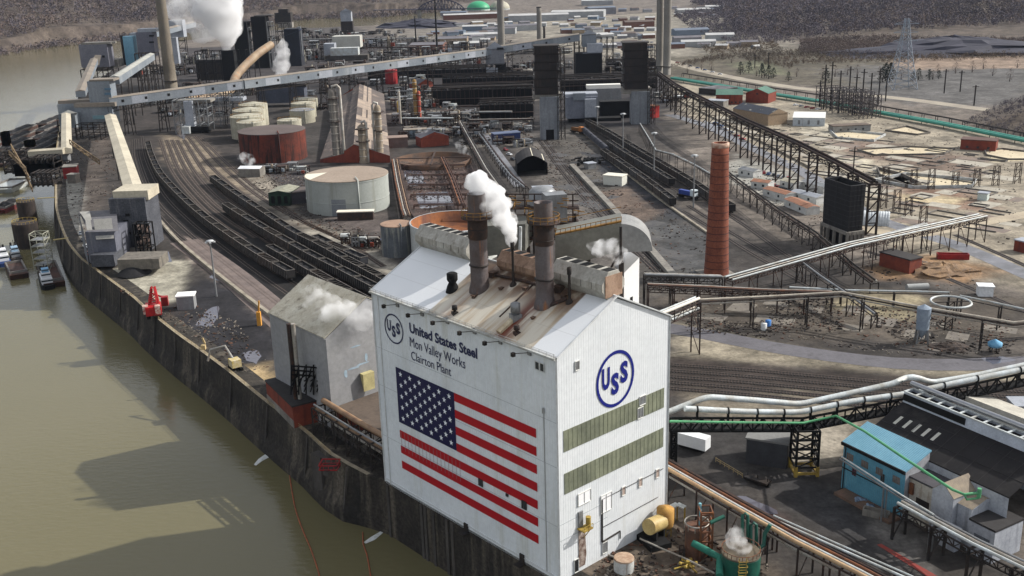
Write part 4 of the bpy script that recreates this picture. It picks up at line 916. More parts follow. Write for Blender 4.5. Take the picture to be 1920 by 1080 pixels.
def gallery(t, a, b, w, h, mw, mr, peak=True, win_=None):
    a = Vector(a); b = Vector(b); d = (b-a).normalized(); n = Vector((-d.y, d.x, 0)).normalized()*w/2
    m = MB(); m.hexa([a-n, a+n, b+n, b-n, a-n+Z*h, a+n+Z*h, b+n+Z*h, b-n+Z*h]); m.build('gallery_wall', mw, t)
    m = MB(); rk = w*.16 if peak else .2; n2 = n*1.06
    m.add([a-n2+Z*h, a+n2+Z*h, b+n2+Z*h, b-n2+Z*h, a+Z*(h+rk), b+Z*(h+rk)], [(0, 4, 5, 3), (1, 2, 5, 4), (0, 1, 4), (3, 5, 2)]); return m.build('gallery_roof', mr, t)
def mast(base, h, label, heads=True):
    t = T('light_mast', label, 'light mast', base, 'tall floodlight masts between the coal trains'); m = MB(); m.tube([base, base+Z*h], .42, 8, .25); m.build('pole', M_gal, t)
    if heads:
        m = MB(); m.lathe(base+Z*(h-.2), [(0, 0), (1.4, 0), (1.4, .4), (0, .5)], 12)
        for k in range(5): a = k*1.257; m.box(base+Vector((math.cos(a)*1.5, math.sin(a)*1.5, h-.6)), (.8, .8, .5), a)
        m.build('lamp_ring', mat('lamp_grey', (170, 172, 172), fine=0, rough=.5), t)
# ---------------------------------------------------------------- gondola cars
def proto_gondola(mb_, mat_load, load):
    t = T('coal_hopper_car', '', 'rail car', (0, 0, 0)); L, w, z0, h = 15.0, 3.5, 1.3, 3.4; e = .14
    m = MB(); x, y = L/2, w/2
    for s_ in (-1, 1): m.box((0, s_*(y-e/2), z0), (L, e, h)); m.box((s_*(x-e/2), 0, z0+.3), (e, w-2*e, h-.3))
    m.box((0, 0, z0), (L-2*e, w-2*e, .15)); m.box((0, 0, .75), (L+1.4, .5, .5))
    b = m.build('body', mb_, t); m = MB()
    for i in range(9):
        u = -x+.5+i*(L-1)/8
        for s_ in (-1, 1): m.box((u, s_*(y+.06), z0), (.14, .12, h))
    for s_ in (-1, 1): m.box((0, s_*(y+.02), z0+h-.02), (L, .2, .14))
    for s_ in (-1, 1): m.box((s_*(x+.02), 0, z0+h-.02), (.2, w, .14))
    m.build('side_rib', mat('hopper_edge', (128, 123, 117), (84, 78, 72), .5), t)
    m = MB()
    if load == 1:
        nx, ny = 12, 3; vs = []; 
        for i in range(nx+1):
            for j in range(ny+1):
                vs.append((-x+e+(L-2*e)*i/nx, -y+e+(w-2*e)*j/ny, z0+h-.9+(.5*math.sin(i*1.4)+.35 if 0 < j < ny else 0)*.7))
        m.add(vs, [(i*(ny+1)+j, (i+1)*(ny+1)+j, (i+1)*(ny+1)+j+1, i*(ny+1)+j+1) for i in range(nx) for j in range(ny)]); m.build('coal_load', mat_load, t)
    else:
        for i in range(1, 6): u = -x+i*L/6; m.beam((u, -y+e, z0+h-.25), (u, y-e, z0+h-.25), .16)
        m.build('cross_brace', mat('brace_grey', (84, 80, 76), fine=.1), t)
    for s_ in (-1, 1):
        m = MB(); m.box((s_*(x-2.1), 0, .45), (2.2, 2.1, .45))
        for u in (-.85, .85):
            for v in (-.75, .75): m.tube([(s_*(x-2.1)+u, v-.07, .42+.3), (s_*(x-2.1)+u, v+.07, .42+.3)], .42, 10)
        m.build('bogie', M_dark, t)
    return t
hm = [mat('hopper_black', (27, 27, 29), (38, 36, 36), .25, (52, 42, 36), .8, rough=.8), mat('hopper_brown', (58, 46, 40), (44, 38, 36), .25, (34, 32, 32), .8, rough=.8), mat('hopper_grey', (54, 56, 61), (42, 42, 46), .25, (80, 74, 70), .8, rough=.7)]
PR = [proto_gondola(hm[0], M_coal, 0), proto_gondola(hm[0], M_coal, 1), proto_gondola(hm[1], M_coal, 0), proto_gondola(hm[2], M_coal, 1), proto_gondola(hm[1], M_coal, 1)]
def train(path, labs, grp, weights=(3, 4, 1, 1, 1), z=3.9, maxn=99, gap=16.3, tr=True):
    P = smooth_path([G(p[0], p[1], z) for p in path], 3); P = [Vector((p.x, p.y, 0)) for p in P]
    if tr: r = MB(); ribbon(r, P, 3.0, .05); t_ = r.build('railway_track', M_balld, kind='structure'); r = MB(); [ribbon(r, P, .16, .3, o) for o in (-.72, .72)]; r.build('rails', M_rail, t_)
    acc = 0; s = 8.2; n = 0; tot = 0; cum = [0]
    for a, b in zip(P[:-1], P[1:]): cum.append(cum[-1]+(b-a).length)
    def at(s_):
        for i in range(len(P)-1):
            if cum[i+1] >= s_: return P[i].lerp(P[i+1], (s_-cum[i])/(cum[i+1]-cum[i]))
        return P[-1]
    while s+7 < cum[-1] and n < maxn:
        a, b = at(s-5), at(s+5); d = (b-a); pr = random.choices(PR, weights)[0]; c = copytree(pr); c.location = (a+b)/2+Z*.3; c.rotation_euler = (0, 0, math.atan2(d.y, d.x))
        kd = {0: 'empty black hopper car', 1: 'coal laden black hopper car', 2: 'empty brown hopper car', 3: 'coal laden grey hopper car', 4: 'coal laden brown hopper car'}[PR.index(pr)]
        c['label'] = kd+', '+ORDN(n)+' from the far end of '+labs(n, None); c['group'] = grp; s += gap; n += 1
    return n
def ORDN(n): n += 1; return str(n)+('th' if 10 <= n % 100 <= 20 else {1: 'st', 2: 'nd', 3: 'rd'}.get(n % 10, 'th'))
def lab(where): return lambda i, n: where
train([(277, 268), (284, 292), (300, 325), (332, 361), (378, 403), (430, 441), (488, 479), (530, 503), (568, 524)], lab('the river side train'), 'hopper cars on the river side train')
train([(505, 463), (545, 486), (590, 512), (640, 540), (700, 572), (760, 605)], lab('the second row'), 'hopper cars in the second row from the river')
train([(422, 384), (478, 419), (539, 454), (590, 482), (640, 507), (700, 538), (760, 566)], lab('the third row'), 'hopper cars in the third row from the river')
train([(398, 332), (440, 362), (500, 402), (552, 436), (600, 460), (650, 488), (700, 514), (745, 540)], lab('the fourth row'), 'hopper cars in the fourth row from the river')
train([(590, 444), (640, 468), (672, 482), (706, 496)], lab('the short row'), 'hopper cars in the short row by the pale path')
train([(1130, 282), (1172, 310), (1212, 338), (1270, 382)], lab('the near middle train'), 'hopper cars in the near middle yard train', z=3.9)
train([(1142, 266), (1172, 286), (1212, 310), (1272, 346)], lab('the mid middle train'), 'hopper cars in the middle yard train between the masts', (0, 2, 0, 5, 0))
train([(1100, 226), (1148, 252), (1200, 283), (1250, 312), (1300, 342), (1345, 372), (1392, 398)], lab('the far middle train'), 'hopper cars in the far middle yard train', (4, 3, 1, 1, 1))
for p in PR:
    for ch in list(p.children): 
        for g_ in list(ch.children): bpy.data.objects.remove(g_)
        bpy.data.objects.remove(ch)
    bpy.data.objects.remove(p)
for (px, pb, pt), lb in (((1168, 292, 213), 'floodlight mast beside the second train, nearest the quench towers'), ((1226, 333, 249), 'floodlight mast in the middle of the coal yard trains'), ((1300, 390, 291), 'floodlight mast beside the blue and white locomotive'), ((1120, 246, 200), 'floodlight mast in front of the dark shed opening')):
    P = G(px, pb); mast(P, hgt(P, pt), lb)
P = G(406, 556); mast(P, 22, 'slender floodlight mast beside the brown dirt road')
# locomotives
def loco(px, py, az, label, m1, m2, L=13):
    P = G(px, py); d = V2(az); a = math.atan2(d.y, d.x); t = T('locomotive', label, 'locomotive', P); m = MB(); m.box(P+Z*1.2, (L, 2.9, .7), a); m.build('underframe', M_dark, t)
    m = MB(); m.box(P+Z*1.9-d*1, (L*.7, 2.0, 2.2), a); m.build('hood', m1, t); m = MB(); m.box(P+Z*1.9+d*(L*.3), (2.8, 2.9, 3.2), a); cb_ = m.build('cab', m2, t)
    m = MB(); m.box(P+Z*3.6+d*(L*.3), (2.9, 2.6, .9), a); m.build('cab_window', M_glass, cb_)
    for s_ in (-1, 1): m = MB(); m.box(P+d*s_*L*.32+Z*.4, (3, 2.2, .8), a); m.build('bogie', M_black, t)
loco(1290, 372, 141, 'small blue locomotive with a white cab beside the floodlight mast', mat('loco_blue', (52, 72, 140), rough=.5), mat('loco_white', (190, 200, 204), rough=.5))
loco(1083, 250, 141, 'orange and brown locomotive at the mouth of the dark shed', mat('loco_brown', (120, 84, 52)), mat('loco_orange', (170, 110, 60)))
P = G(1115, 268); d = (G(1147, 290)-G(1098, 248)).normalized(); t = T('covered_hopper', 'long grey covered freight car ahead of the near coal train', 'rail car', P); m = MB(); a_ = math.atan2(d.y, d.x)
for k in range(5):
    m = MB(); q = P+d*(k-2)*17; m.box(q+Z*1.3, (15.6, 3, 2.2), a_); m.tube([q-d*7.7+Z*3.4, q+d*7.7+Z*3.4], 1.45, 12); m.build('car_body', mat('covered_grey', (74, 76, 84), (60, 60, 66), .2), t)
# ================================================================ GREY BUILDING, BRICK SHEDS, RIVERSIDE RACK
t = T('grey_transfer_building', 'tall weathered grey metal building venting steam beside the white building', 'building', W(93, 6.4))
mg_ = mat('worn_grey_sheet', (146, 146, 146), (130, 131, 134), .06, (150, 166, 176), .5, rough=.7, thr3=(.66, .72), fine=.1)
g0, g1 = W(93.5, 6.4), W(123.5, 6.6); q, d, n, w, r_ = gable(t, g0, g1, 27, 26.3, 0, mg_, M_roofb); bpy.data.objects.remove(r_)
m = MB(); h_ = 26.3; e = [g0-n*.4+Z*h_, g1-n*.4+Z*h_, g1+n*27.4+Z*h_, g0+n*27.4+Z*h_]; rg = [g0+n*13.5+Z*34.5, g1+n*13.5+Z*34.5]
m.add(e+rg, [(0, 1, 5, 4), (2, 3, 4, 5), (0, 4, 3), (1, 2, 5)]); m.build('gable_end', mg_, t)
m = MB(); u = Z*.25; e2 = [p+u for p in e]; r2_ = [p+u for p in rg]; 
for a_, b_, c_, dd in ((e2[0], e2[1], r2_[1], r2_[0]), (e2[2], e2[3], r2_[0], r2_[1])): m.add([a_, b_, c_, dd, a_+u, b_+u, c_+u, dd+u], [(0, 1, 2, 3), (4, 5, 6, 7), (0, 1, 5, 4), (1, 2, 6, 5), (2, 3, 7, 6), (3, 0, 4, 7)])
m.build('roof', mat('pale_roof_sheet', (176, 172, 158), (150, 144, 128), .2, (110, 102, 90), .5), t)
M_sc = mat('blue_scar', (158, 178, 192), (140, 156, 168), .6)
rs = np.random.RandomState(4)
for (b_, z_, w_, h2) in ((18, 17, .9, 8), (20.5, 9, .8, 6), (8, 16, 2.2, .7), (5.2, 15, .6, 3), (10.8, 16.5, 2.4, .6), (12, 18, .5, 3), (9, 22, 2, .5)):
    m = MB(); c_ = g0+n*b_-d*.04+Z*z_; pts = []
    for k in range(9): a_ = 2*math.pi*k/9; rr = rs.uniform(.6, 1.1); pts.append(c_+n*math.cos(a_)*w_*rr+Z*math.sin(a_)*h2*.5*rr)
    m.add(pts, [tuple(range(9))]); m.build('bare_patch', M_sc, t)
m = MB(); P0 = AY(545, 700, g0.y+9); 
for px in (552, 560):
    P_ = AY(px, 720, (g0-n*1.2).y+8.0); zt = hgt(P_, 607); P_.z = 0; m = MB(); m.tube([P_, Vector((P_.x, P_.y, zt))], .6, 10); m.build('downcomer_pipe', M_rustd if px < 555 else M_pipe, t)
m = MB(); bz = AY(574, 690, (g0-n*1.2).y+6).z
for k in range(3):
    y_ = (g0-n*2).y+6
    for x0 in (546, 560, 574, 588, 604): m.beam(AY(x0, 740, y_+k), AY(x0, 684+k*3, y_+k), .35)
    m.beam(AY(546, 686+k*8, y_+k), AY(604, 690+k*8, y_+k), .35)
    for j in range(5): m.beam(AY(546+j*12, 735-10*k, y_), AY(560+j*12, 688+8*k, y_+1), .25)
m.build('conveyor_frame', M_black, t)
m = MB(); c_ = g0+n*9.5-d*1.5; m.add([c_+Z*9, c_+n*3.6+Z*9, c_+n*3.6-d*.2+Z*14, c_-d*.2+Z*14, c_+d*1.4+Z*14, c_+n*3.6+d*1.4+Z*14], [(0, 1, 2, 3), (3, 2, 5, 4), (0, 3, 4), (1, 5, 2)]); m.build('yellow_chute', mat('pale_yellow', (190, 180, 130), (160, 150, 110), .4), t)
c0 = g0+n*13-d*1+Z*31; steam('steam_cloud', 'broad white steam cloud pouring over the roof of the grey building', [AY(605, 590, c0.y+6), AY(580, 560, c0.y+10), AY(618, 586, c0.y+2), AY(660, 596, c0.y-2), AY(690, 582, c0.y+2)], [2.2, 3.6, 3.8, 4.2, 3.8], .4, 3, .15, (.4, .66))
# brown roofed brick pump house between them
t = T('pump_house', 'low brick building with flat brown roof between the grey and white buildings', 'building', W(64, 6))
c0, c1 = W(61.5, 8), W(92.5, 7); q, d, n, w, r_ = gable(t, c0, c1, 30, 6.5, 0, M_brick, mat('flat_brown_roof', (98, 86, 76), (86, 76, 68), .08, (72, 64, 58), .2, rough=.95), .5)
m = MB(); m.poly([tuple(W(61, 8.5)[:2]), tuple(W(70, 8.5)[:2]), tuple(W(70, 20)[:2]), tuple(W(61, 20)[:2])], 6.9, 10.5); m.build('upper_storey', M_brick, t)
m = MB(); m.poly([tuple(W(70.5, 4)[:2]), tuple(W(80, 4.4)[:2]), tuple(W(80, 8)[:2]), tuple(W(70.5, 8)[:2])], 4.2, 4.5); m.build('lean_to_roof', mat('white_sheet', (196, 194, 184), (160, 150, 136), .3), t)
m = MB(); m.poly([tuple(W(92, 5)[:2]), tuple(W(92.3, 7)[:2]), tuple(W(75, 7.6)[:2]), tuple(W(75, 5)[:2])], 0, 4.0); m.build('plinth_wall', M_concd, t)
t = T('brick_shed', 'low brick shed with black roof at the river edge below the grey building', 'building', G(500, 735))
c0, c1 = G(552, 803), G(502, 752); q, d, n, w, r_ = gable(t, c0, c1, 9, 6.2, 0, M_brick, M_roofd, .2)
m = MB(); m.poly([(p+(-n)*.15)[:2] for p in q[:2]]+[tuple((p+n*.1)[:2]) for p in (q[1], q[0])], 0, 2.2); m.build('rendered_base', M_conc, t)
# riverside pipe rack
pth = [AT(560, 735, 800), AT(640, 780, 850), AT(728, 850, 905)]
pth = [W(95, 3.2, 8.2), W(78, 2.5, 8), W(61, 2.2, 7.8)]
rack('pipe_rack', 'black trestle pipe rack running along the river wall into the white building', pth, [(1.6, .9, .75, mat('tan_pipe', (148, 120, 92), (118, 92, 72), .4, rough=.5)), (-.6, -.8, .45, MATS['tan_pipe']), (0, -2.6, .4, M_pipe), (1.2, -3.2, .35, M_rustd), (-1.2, .5, .25, M_gal)], wid=4, posts=5.5, mpost=M_dark, truss=2.6, legw=.42)
t = T('rescue_basket', 'red mesh work basket hung on the river wall under the pipe rack', 'basket', G(632, 870)); P = G(632, 868, 0)+Vector((-1.5, -2, 0)); m = MB()
for z_ in (.0, 1.2):
    for k in range(4): a0, a1 = k*math.pi/2+.7, (k+1)*math.pi/2+.7; m.beam(P+Vector((math.cos(a0)*3.2, math.sin(a0)*2.6, z_)), P+Vector((math.cos(a1)*3.2, math.sin(a1)*2.6, z_)), .25)
for k in range(12): a0 = k*math.pi/6; m.beam(P+Vector((math.cos(a0)*2.6, math.sin(a0)*2.1, 0)), P+Vector((math.cos(a0)*2.6, math.sin(a0)*2.1, 1.2)), .12)
m.build('cage', M_red, t); m = MB(); m.box(P-Z*.1, (4.2, 3.4, .15), .7); m.build('floor', M_rustd, t)
# floating booms and outfalls
M_or = mat('boom_orange', (158, 88, 56), (120, 74, 52), .6)
for pth, lb in (([(543, 892), (549, 930), (556, 962), (570, 1000), (583, 1030), (598, 1075), (602, 1100)], 'long orange floating boom trailing down the river, left of the pair'), ([(680, 998), (681, 1020), (688, 1040), (695, 1080), (698, 1100)], 'short orange floating boom nearest the white building')):
    pp = smooth_path([G(x, y, WZ+.1) for x, y in pth], 4); m = MB(); m.tube(pp, .17, 6); o = m.build('floating_boom', M_or, None, lb, 'boom', loc=pp[0])
M_foam = mat('foam_white', (214, 216, 214), (180, 182, 176), 1.2)
for pts, lb in (([(476, 871), (485, 860), (497, 852), (508, 848), (507, 856), (492, 864), (480, 873)], 'white foam where water spills from the curved river wall'), ([(681, 1017), (695, 1007), (712, 997), (722, 989), (718, 999), (703, 1012), (686, 1019)], 'white foam where water spills beside the broken pier')):
    pp = [G(x, y, WZ+.06) for x, y in pts]; m = MB(); c = sum(pp, Vector())/len(pp); m.add([c+Z*.2]+pp, [(0, i+1, (i+1) % len(pp)+1) for i in range(len(pp))]); m.build('foam', M_foam, None, lb, 'foam', loc=c)
# ================================================================ TANKS
M_tc = mat('tank_cream', (158, 162, 158), (146, 150, 144), .05, (124, 124, 112), .2, rough=.55, fine=.05)
M_tl = mat('tank_top_tan', (146, 132, 118), (134, 120, 106), .06, rough=.85)
M_rr = mat('tank_rust', (108, 50, 36), (70, 40, 34), .12, (46, 32, 30), .5, rough=.9, thr3=(.5, .6))
tb, C1, r1, h1 = tank(577, 734, 405, 342, 'very large cream cylindrical tank with tan roof beside the coal cars', M_tc, M_tl, cone=.0)
m = MB(); a0 = math.pi*1.42; vs = []
for k in range(7):
    a_ = a0+.34*k/6
    for z_ in (0, 8.5): vs.append(C1+Vector((math.cos(a_)*r1*1.004, math.sin(a_)*r1*1.004, z_)))
m.add(vs, [(2*k, 2*k+2, 2*k+3, 2*k+1) for k in range(6)]); m.build('grey_patch', mat('patch_grey', (120, 124, 128)), tb)
m = MB(); vs = [C1+Z*(h1+.37)]
for k in range(9): a_ = math.pi*.98+.75*k/8; vs.append(C1+Vector((math.cos(a_)*r1*.99, math.sin(a_)*r1*.99, h1+.37)))
q0 = C1+Vector((math.cos(math.pi*.98), math.sin(math.pi*.98), 0))
m.add([C1+Z*(h1+.38)+Vector((-r1*.5, r1*.2, 0))]+vs[1:], [(0, k, k+1) for k in range(1, 9)]); m.build('fresh_panel', mat('fresh_cream', (206, 200, 182), fine=.03), tb)
tank(453, 578, 307, 253, 'wide rust red tank with dark flat roof in front of the cream tanks', M_rr, mat('tank_top_brown', (92, 82, 78), (80, 70, 68), .06), cone=.03, rings=0)
P = G(853, 478); tank(771, 940, 498, 435, 'open topped white tank with orange rusted inside behind the white building', mat('tank_white', (196, 198, 194), (176, 178, 172), .1, rough=.5), None, open_=True, minner=mat('liner_rust', (146, 88, 44), (88, 54, 38), .07, (90, 54, 42), .12, rough=.8), rings=0, pipe=False)
tank(717, 776, 484, 427, 'small grey corrugated tank with tan roof beside the open rusty tank', mat('tank_grey', (98, 102, 106), (80, 84, 88), .2, (132, 132, 124), .5, thr3=(.5, .6)), mat('tank_top_rose', (150, 124, 104), (132, 108, 92), .2), cone=.02, rings=1)
gp = 'cream tanks in two rows behind the rust red tank'
for k, (a_, b_, yb, yt) in enumerate(((448, 500, 268, 232), (436, 497, 262, 222), (441, 500, 250, 210), (452, 505, 238, 199))):
    tank(a_, b_, yb, yt, ['cream tank nearest the rust red tank in the left row', 'second cream tank of the left row with yellow rails', 'third cream tank of the left row with yellow rails', 'farthest cream tank of the left row'][k], M_cream, M_cream, cone=.18, rail=True)[0]['group'] = gp
for k, (a_, b_, yb, yt) in enumerate(((523, 568, 262, 228), (545, 592, 232, 209), (548, 594, 222, 196), (552, 597, 208, 188))):
    tank(a_, b_, yb, yt, ['pale domed tank just behind the rust red tank', 'near cream tank of the right row', 'middle cream tank of the right row', 'farthest cream tank of the right row'][k], M_cream, M_cream if k != 1 else M_grey, cone=.12, rail=True)[0]['group'] = gp
tank(723, 746, 158, 132, 'bright red tank beneath the long conveyor gallery', M_red, M_red, cone=.02, rings=1)
# small sheds around the cream tank
def shed(name, label, c0, c1, dep, h, rise, mw, mr, along=True, us=None, cat='building', grp=None, wz=1.2, ws=(1.4, 1.3), z0=0, mg=M_glass):
    p0, p1 = G(*c0), G(*c1); t = T(name, label, cat, p0, grp); q, d, n, w, r_ = gable(t, p0, p1, dep, h, rise, mw, mr, .3, along, z0)
    if us: L = (p1-p0).length; wins(t, q[0], d, n, [L*u for u in us], wz, ws[0], ws[1], mg)
    return t, q, d, n
shed('green_shed', 'green framed open shed with pale ribbed roof left of the big cream tank', (505, 386), (545, 386), 16, 7, 1.2, mat('shed_green', (42, 66, 52), (34, 44, 38), .3), mat('pale_rib_roof', (150, 150, 134), (120, 118, 104), .5), False, (.2, .5, .8), ws=(2, 4), mg=M_black)
shed('service_shed', 'low grey shed joined to the green shed beside the cream tank', (546, 384), (582, 380), 12, 6, 0, mat('shed_slate', (72, 70, 74)), mat('shed_slate_roof', (88, 80, 76)))
shed('loading_shelter', 'narrow white roofed loading shelter at the foot of the cream tank', (633, 414), (700, 412), 4, 4, 0, M_rustd, mat('white_strip_roof', (214, 206, 190), fine=.05))
shed('pump_hut', 'squat pale hut with rounded white top left of the green shed', (448, 332), (488, 332), 9, 5, 1, M_conc, mat('bright_tarp', (206, 208, 210), fine=.05))
shed('hut', 'small white hut beside the brown dirt road near the river wall', (333, 582), (365, 580), 5, 5.0, 0, M_grey, mat('white_roof', (222, 222, 218), fine=.02))
# brick ribbed hall with process columns
P0, P1 = G(600, 304), G(731, 306)
t = T('brick_hall', 'long brick process hall with striped ribbed roof behind the cream tank', 'building', P0)
M_rib = mat('ribbed_roof', (98, 88, 82), (76, 70, 68), .05, (150, 134, 118), .0, rough=.9)
m = MB(); pk0, pk1 = AT(663, 271, 305), AT(674, 157, 206); e0, e1 = AT(731, 292, 305), AT(720, 176, 206); l0, l1 = AT(600, 299, 305), AT(640, 180, 206); s0, s1 = AT(645, 284, 305), AT(662, 165, 206)
m.add([pk0, pk1, e1, e0], [(0, 1, 2, 3)]); m.add([pk0-Z*.3, pk1-Z*.3, s1, s0], [(3, 2, 1, 0)]); m.add([s0-Z*1.5, s1-Z*1.5, l1, l0], [(3, 2, 1, 0)]); rf = m.build('roof', M_rib, t)
m = MB(); g_ = lambda p: Vector((p.x, p.y, 0)); m.add([g_(l0), g_(e0), e0, pk0, s0, s0-Z*1.5, l0], [(0, 1, 2, 3, 4, 5, 6)]); m.add([g_(e0), g_(e1), e1, e0], [(0, 1, 2, 3)]); m.add([g_(l0), g_(l1), l1, l0], [(3, 2, 1, 0)]); m.add([g_(l1), g_(e1), e1, pk1, s1, l1], [(5, 4, 3, 2, 1, 0)]); m.build('wall', M_brick, t)
m = MB(); u = Z*.12
for f0, f1, g0_, g1_ in ((.12, .3, .0, 1), (.35, .42, .4, .8), (.55, .7, .1, .6)): m.add([pk0.lerp(pk1, f0)+u, pk0.lerp(pk1, f1)+u, e0.lerp(e1, f1).lerp(pk0.lerp(pk1, f1), 1-g1_)+u, e0.lerp(e1, f0).lerp(pk0.lerp(pk1, f0), 1-g1_)+u], [(0, 1, 2, 3)])
for k in (.18, .36): m.add([pk0.lerp(e0, k)+u*1.5, pk1.lerp(e1, k)+u*1.5, pk1.lerp(e1, k+.13)+u*1.5, pk0.lerp(e0, k+.13)+u*1.5], [(0, 1, 2, 3)])
m.build('pale_roof_sheet', mat('pale_sheet', (156, 140, 124), (128, 116, 106), .15), rf)
def column(px, pb, pt, hw, label, mt, pipe_dx=None, name='process_column', cap=True, z0=0):
    P = G(px, pb); r = hw*mpp((P.x, P.y, 20)); h = hgt(P, pt); t = T(name, label, 'column', P); m = MB(); m.lathe(P, [(r*1.15, 0), (r*1.15, 1), (r, 1.5), (r, h-r), (r*.7, h-r*.3), (0, h)], 18); m.build('shell', mt, t)
    m = MB()
    for z_ in np.arange(4, h-2, 4.6): m.lathe((P.x, P.y, z_), [(r, 0), (r*1.07, .05), (r*1.07, .4), (r, .45)], 18)
    m.build('flange_ring', M_pipe, t)
    if pipe_dx:
        x = pipe_dx*mpp(P); m = MB(); m.tube([P+Vector((x, -.5, 0)), P+Vector((x, -.5, h)), P+Vector((x*.7, -.3, h+1.6)), P+Vector((0, 0, h+.8)), P+Z*(h-1)], r*.35, 8); m.build('riser_pipe', M_pipe, t)
    if cap:
        m = MB(); 
        for z_ in (h*.55, h*.86):
            m.lathe((P.x, P.y, z_), [(r, 0), (r*1.7, 0), (r*1.7, .2), (r, .2)], 14)
            for k in range(8): a_ = k*.785; m.beam(P+Vector((math.cos(a_)*r*1.65, math.sin(a_)*r*1.65, z_)), P+Vector((math.cos(a_)*r*1.65, math.sin(a_)*r*1.65, z_+1.3)), .12)
        m.build('access_platform', M_rustd, t)
    return t
M_col = mat('column_tan', (150, 136, 116), (118, 108, 96), .2, (96, 86, 76), .5); M_colg = mat('column_grey', (118, 112, 104), (88, 84, 80), .2, (140, 132, 120), .5)
column(633, 303, 165, 8, 'tall grey process column with looped riser left of the brick hall', M_colg, 14)
column(683, 305, 232, 8, 'short tan process column in front of the brick hall gable', M_col, 8)
column(714, 303, 196, 6.5, 'slim tan process column at the right of the brick hall', M_col, -9)
for k, (px, pb, pt, hw, mt, lb) in enumerate(((772, 232, 190, 3, M_colg, 'leftmost slim column of the cluster right of the brick hall'), (781, 232, 148, 4, mat('col_ochre', (150, 116, 62), (110, 90, 60), .3), 'ochre topped column in the cluster right of the brick hall'), (788, 232, 170, 3, mat('col_red', (170, 84, 66), (140, 70, 58), .3), 'salmon red column in the cluster right of the brick hall'), (751, 232, 170, 2.5, M_pipe, 'slim silver column nearest the brick hall eave'), (747, 224, 190, 1.5, M_yel, 'yellow riser pipe beside the brick hall'))): column(px, pb, pt, hw, lb, mt, cap=k < 3)
# ================================================================ LEFT SIDE: GALLERIES, TRANSFER HOUSES, LOADER
def bx(t, name, px0, px1, pt, pb, pg, dep, m, skew=0., z0=None):
    """box whose near face fills px0..px1, rows pt..pb, standing over ground row pg; dep metres deep"""
    y = G((px0+px1)/2, pg).y; a = AY(px0, pb, y+skew/2); b = AY(px1, pb, y-skew/2); zt = AY((px0+px1)/2, pt, y).z; zb = AY((px0+px1)/2, pb, y).z if z0 is None else z0
    d = (b-a); d.z = 0; d.normalize(); n = Vector((-d.y, d.x, 0)); q = [a, b, b+n*dep, a+n*dep]
    mb_ = MB(); mb_.poly([(p.x, p.y) for p in q], zb, zt); o = mb_.build(name, m, t); return o, Vector((a.x, a.y, zb)), Vector((b.x, b.y, zb)), d, n, zt
def frame(t, name, px0, px1, pt, pg, dep, m, nx=2, w=.5, brace=True, lev=3, pgy=None):
    y = G((px0+px1)/2, pg if pgy is None else pgy).y; a = AY(px0, pg, y); b = AY(px1, pg, y); zt = AY((px0+px1)/2, pt, y).z; mb_ = MB(); n = Vector((0, dep, 0)); a.z = b.z = 0
    for i in range(nx+1):
        for k in (0, 1): p = a.lerp(b, i/nx)+n*k; mb_.beam(p, p+Z*zt, w)
    for j in range(1, lev+1):
        z = zt*j/lev
        for k in (0, 1): mb_.beam(a+n*k+Z*z, b+n*k+Z*z, w*.7)
        for i in range(nx+1): p = a.lerp(b, i/nx)+Z*z; mb_.beam(p, p+n, w*.7)
        if brace:
            for i in range(nx): mb_.beam(a.lerp(b, i/nx)+Z*zt*(j-1)/lev, a.lerp(b, (i+1)/nx)+Z*z, w*.5)
    return mb_.build(name, m, t)
def wpx(t, pts, pg, dy=-.4, s=(1, 1), m=M_black, name='window'):
    for px, py in pts:
        y = G(px, pg).y+dy; p = AY(px, py, y); k = mpp(p); mb_ = MB(); mb_.box((p.x, p.y, p.z-s[1]*k/2), (s[0]*k, .3, s[1]*k)); mb_.build(name, m, t)
M_gal1 = mat('gallery_grey', (124, 130, 136), (104, 112, 120), .03, (146, 150, 152), .06, rough=.6); M_gr = mat('gallery_roof', (132, 122, 110), (112, 106, 98), .05, rough=.8)
M_gal2 = mat('gallery_cream', (186, 178, 158), (164, 156, 138), .06, rough=.7)
M_panel = mat('pale_panel', (156, 160, 168), (140, 145, 152), .1, rough=.55)
# the long gallery
A1 = AT(205, 200, 256); A2 = AT(455, 166, 230); A3 = AT(912, 104, 156); A4 = AT(1085, 76, 146)
t = T('conveyor_gallery', 'very long elevated grey conveyor gallery crossing the whole plant on trestles', 'conveyor', (A1.x, A1.y, 0))
gallery(t, A1, A2, 7, 6.4, M_gal1, M_gr); gallery(t, A2, A3, 7, 6.4, M_gal1, M_gr); gallery(t, A3+Z*.5, A4, 7, 6.5, M_gal1, M_gr)
for a, b, n_ in ((A1, A2, 7), (A2, A3, 16), (A3, A4, 4)):
    d = (b-a).normalized(); nn = Vector((-d.y, d.x, 0)).normalized(); nn = nn if nn.y < 0 else -nn; L = (b-a).length
    for i in range(n_):
        if (i*7+3) % 5 < 2: p = a.lerp(b, (i+.1)/n_)+nn*3.55; q = a.lerp(b, (i+.9)/n_)+nn*3.55; m = MB(); m.add([p+Z*.3, q+Z*.3, q+Z*6, p+Z*6], [(0, 1, 2, 3)]); m.build('pale_panel', M_panel, t)
m = MB()
for a, b, n_ in ((A1, A2, 6), (A2, A3, 14), (A3, A4, 4)):
    d = (b-a).normalized(); nn = Vector((-d.y, d.x, 0)).normalized(); nn = nn if nn.y < 0 else -nn
    for i in range(n_): p = a.lerp(b, (i+.5)/n_)+nn*3.6; m = MB(); m.add([p+Z*2.4, p+d*2+Z*2.4, p+d*2+Z*4.4, p+Z*4.4], [(0, 1, 2, 3)]); m.build('window', M_black, t)
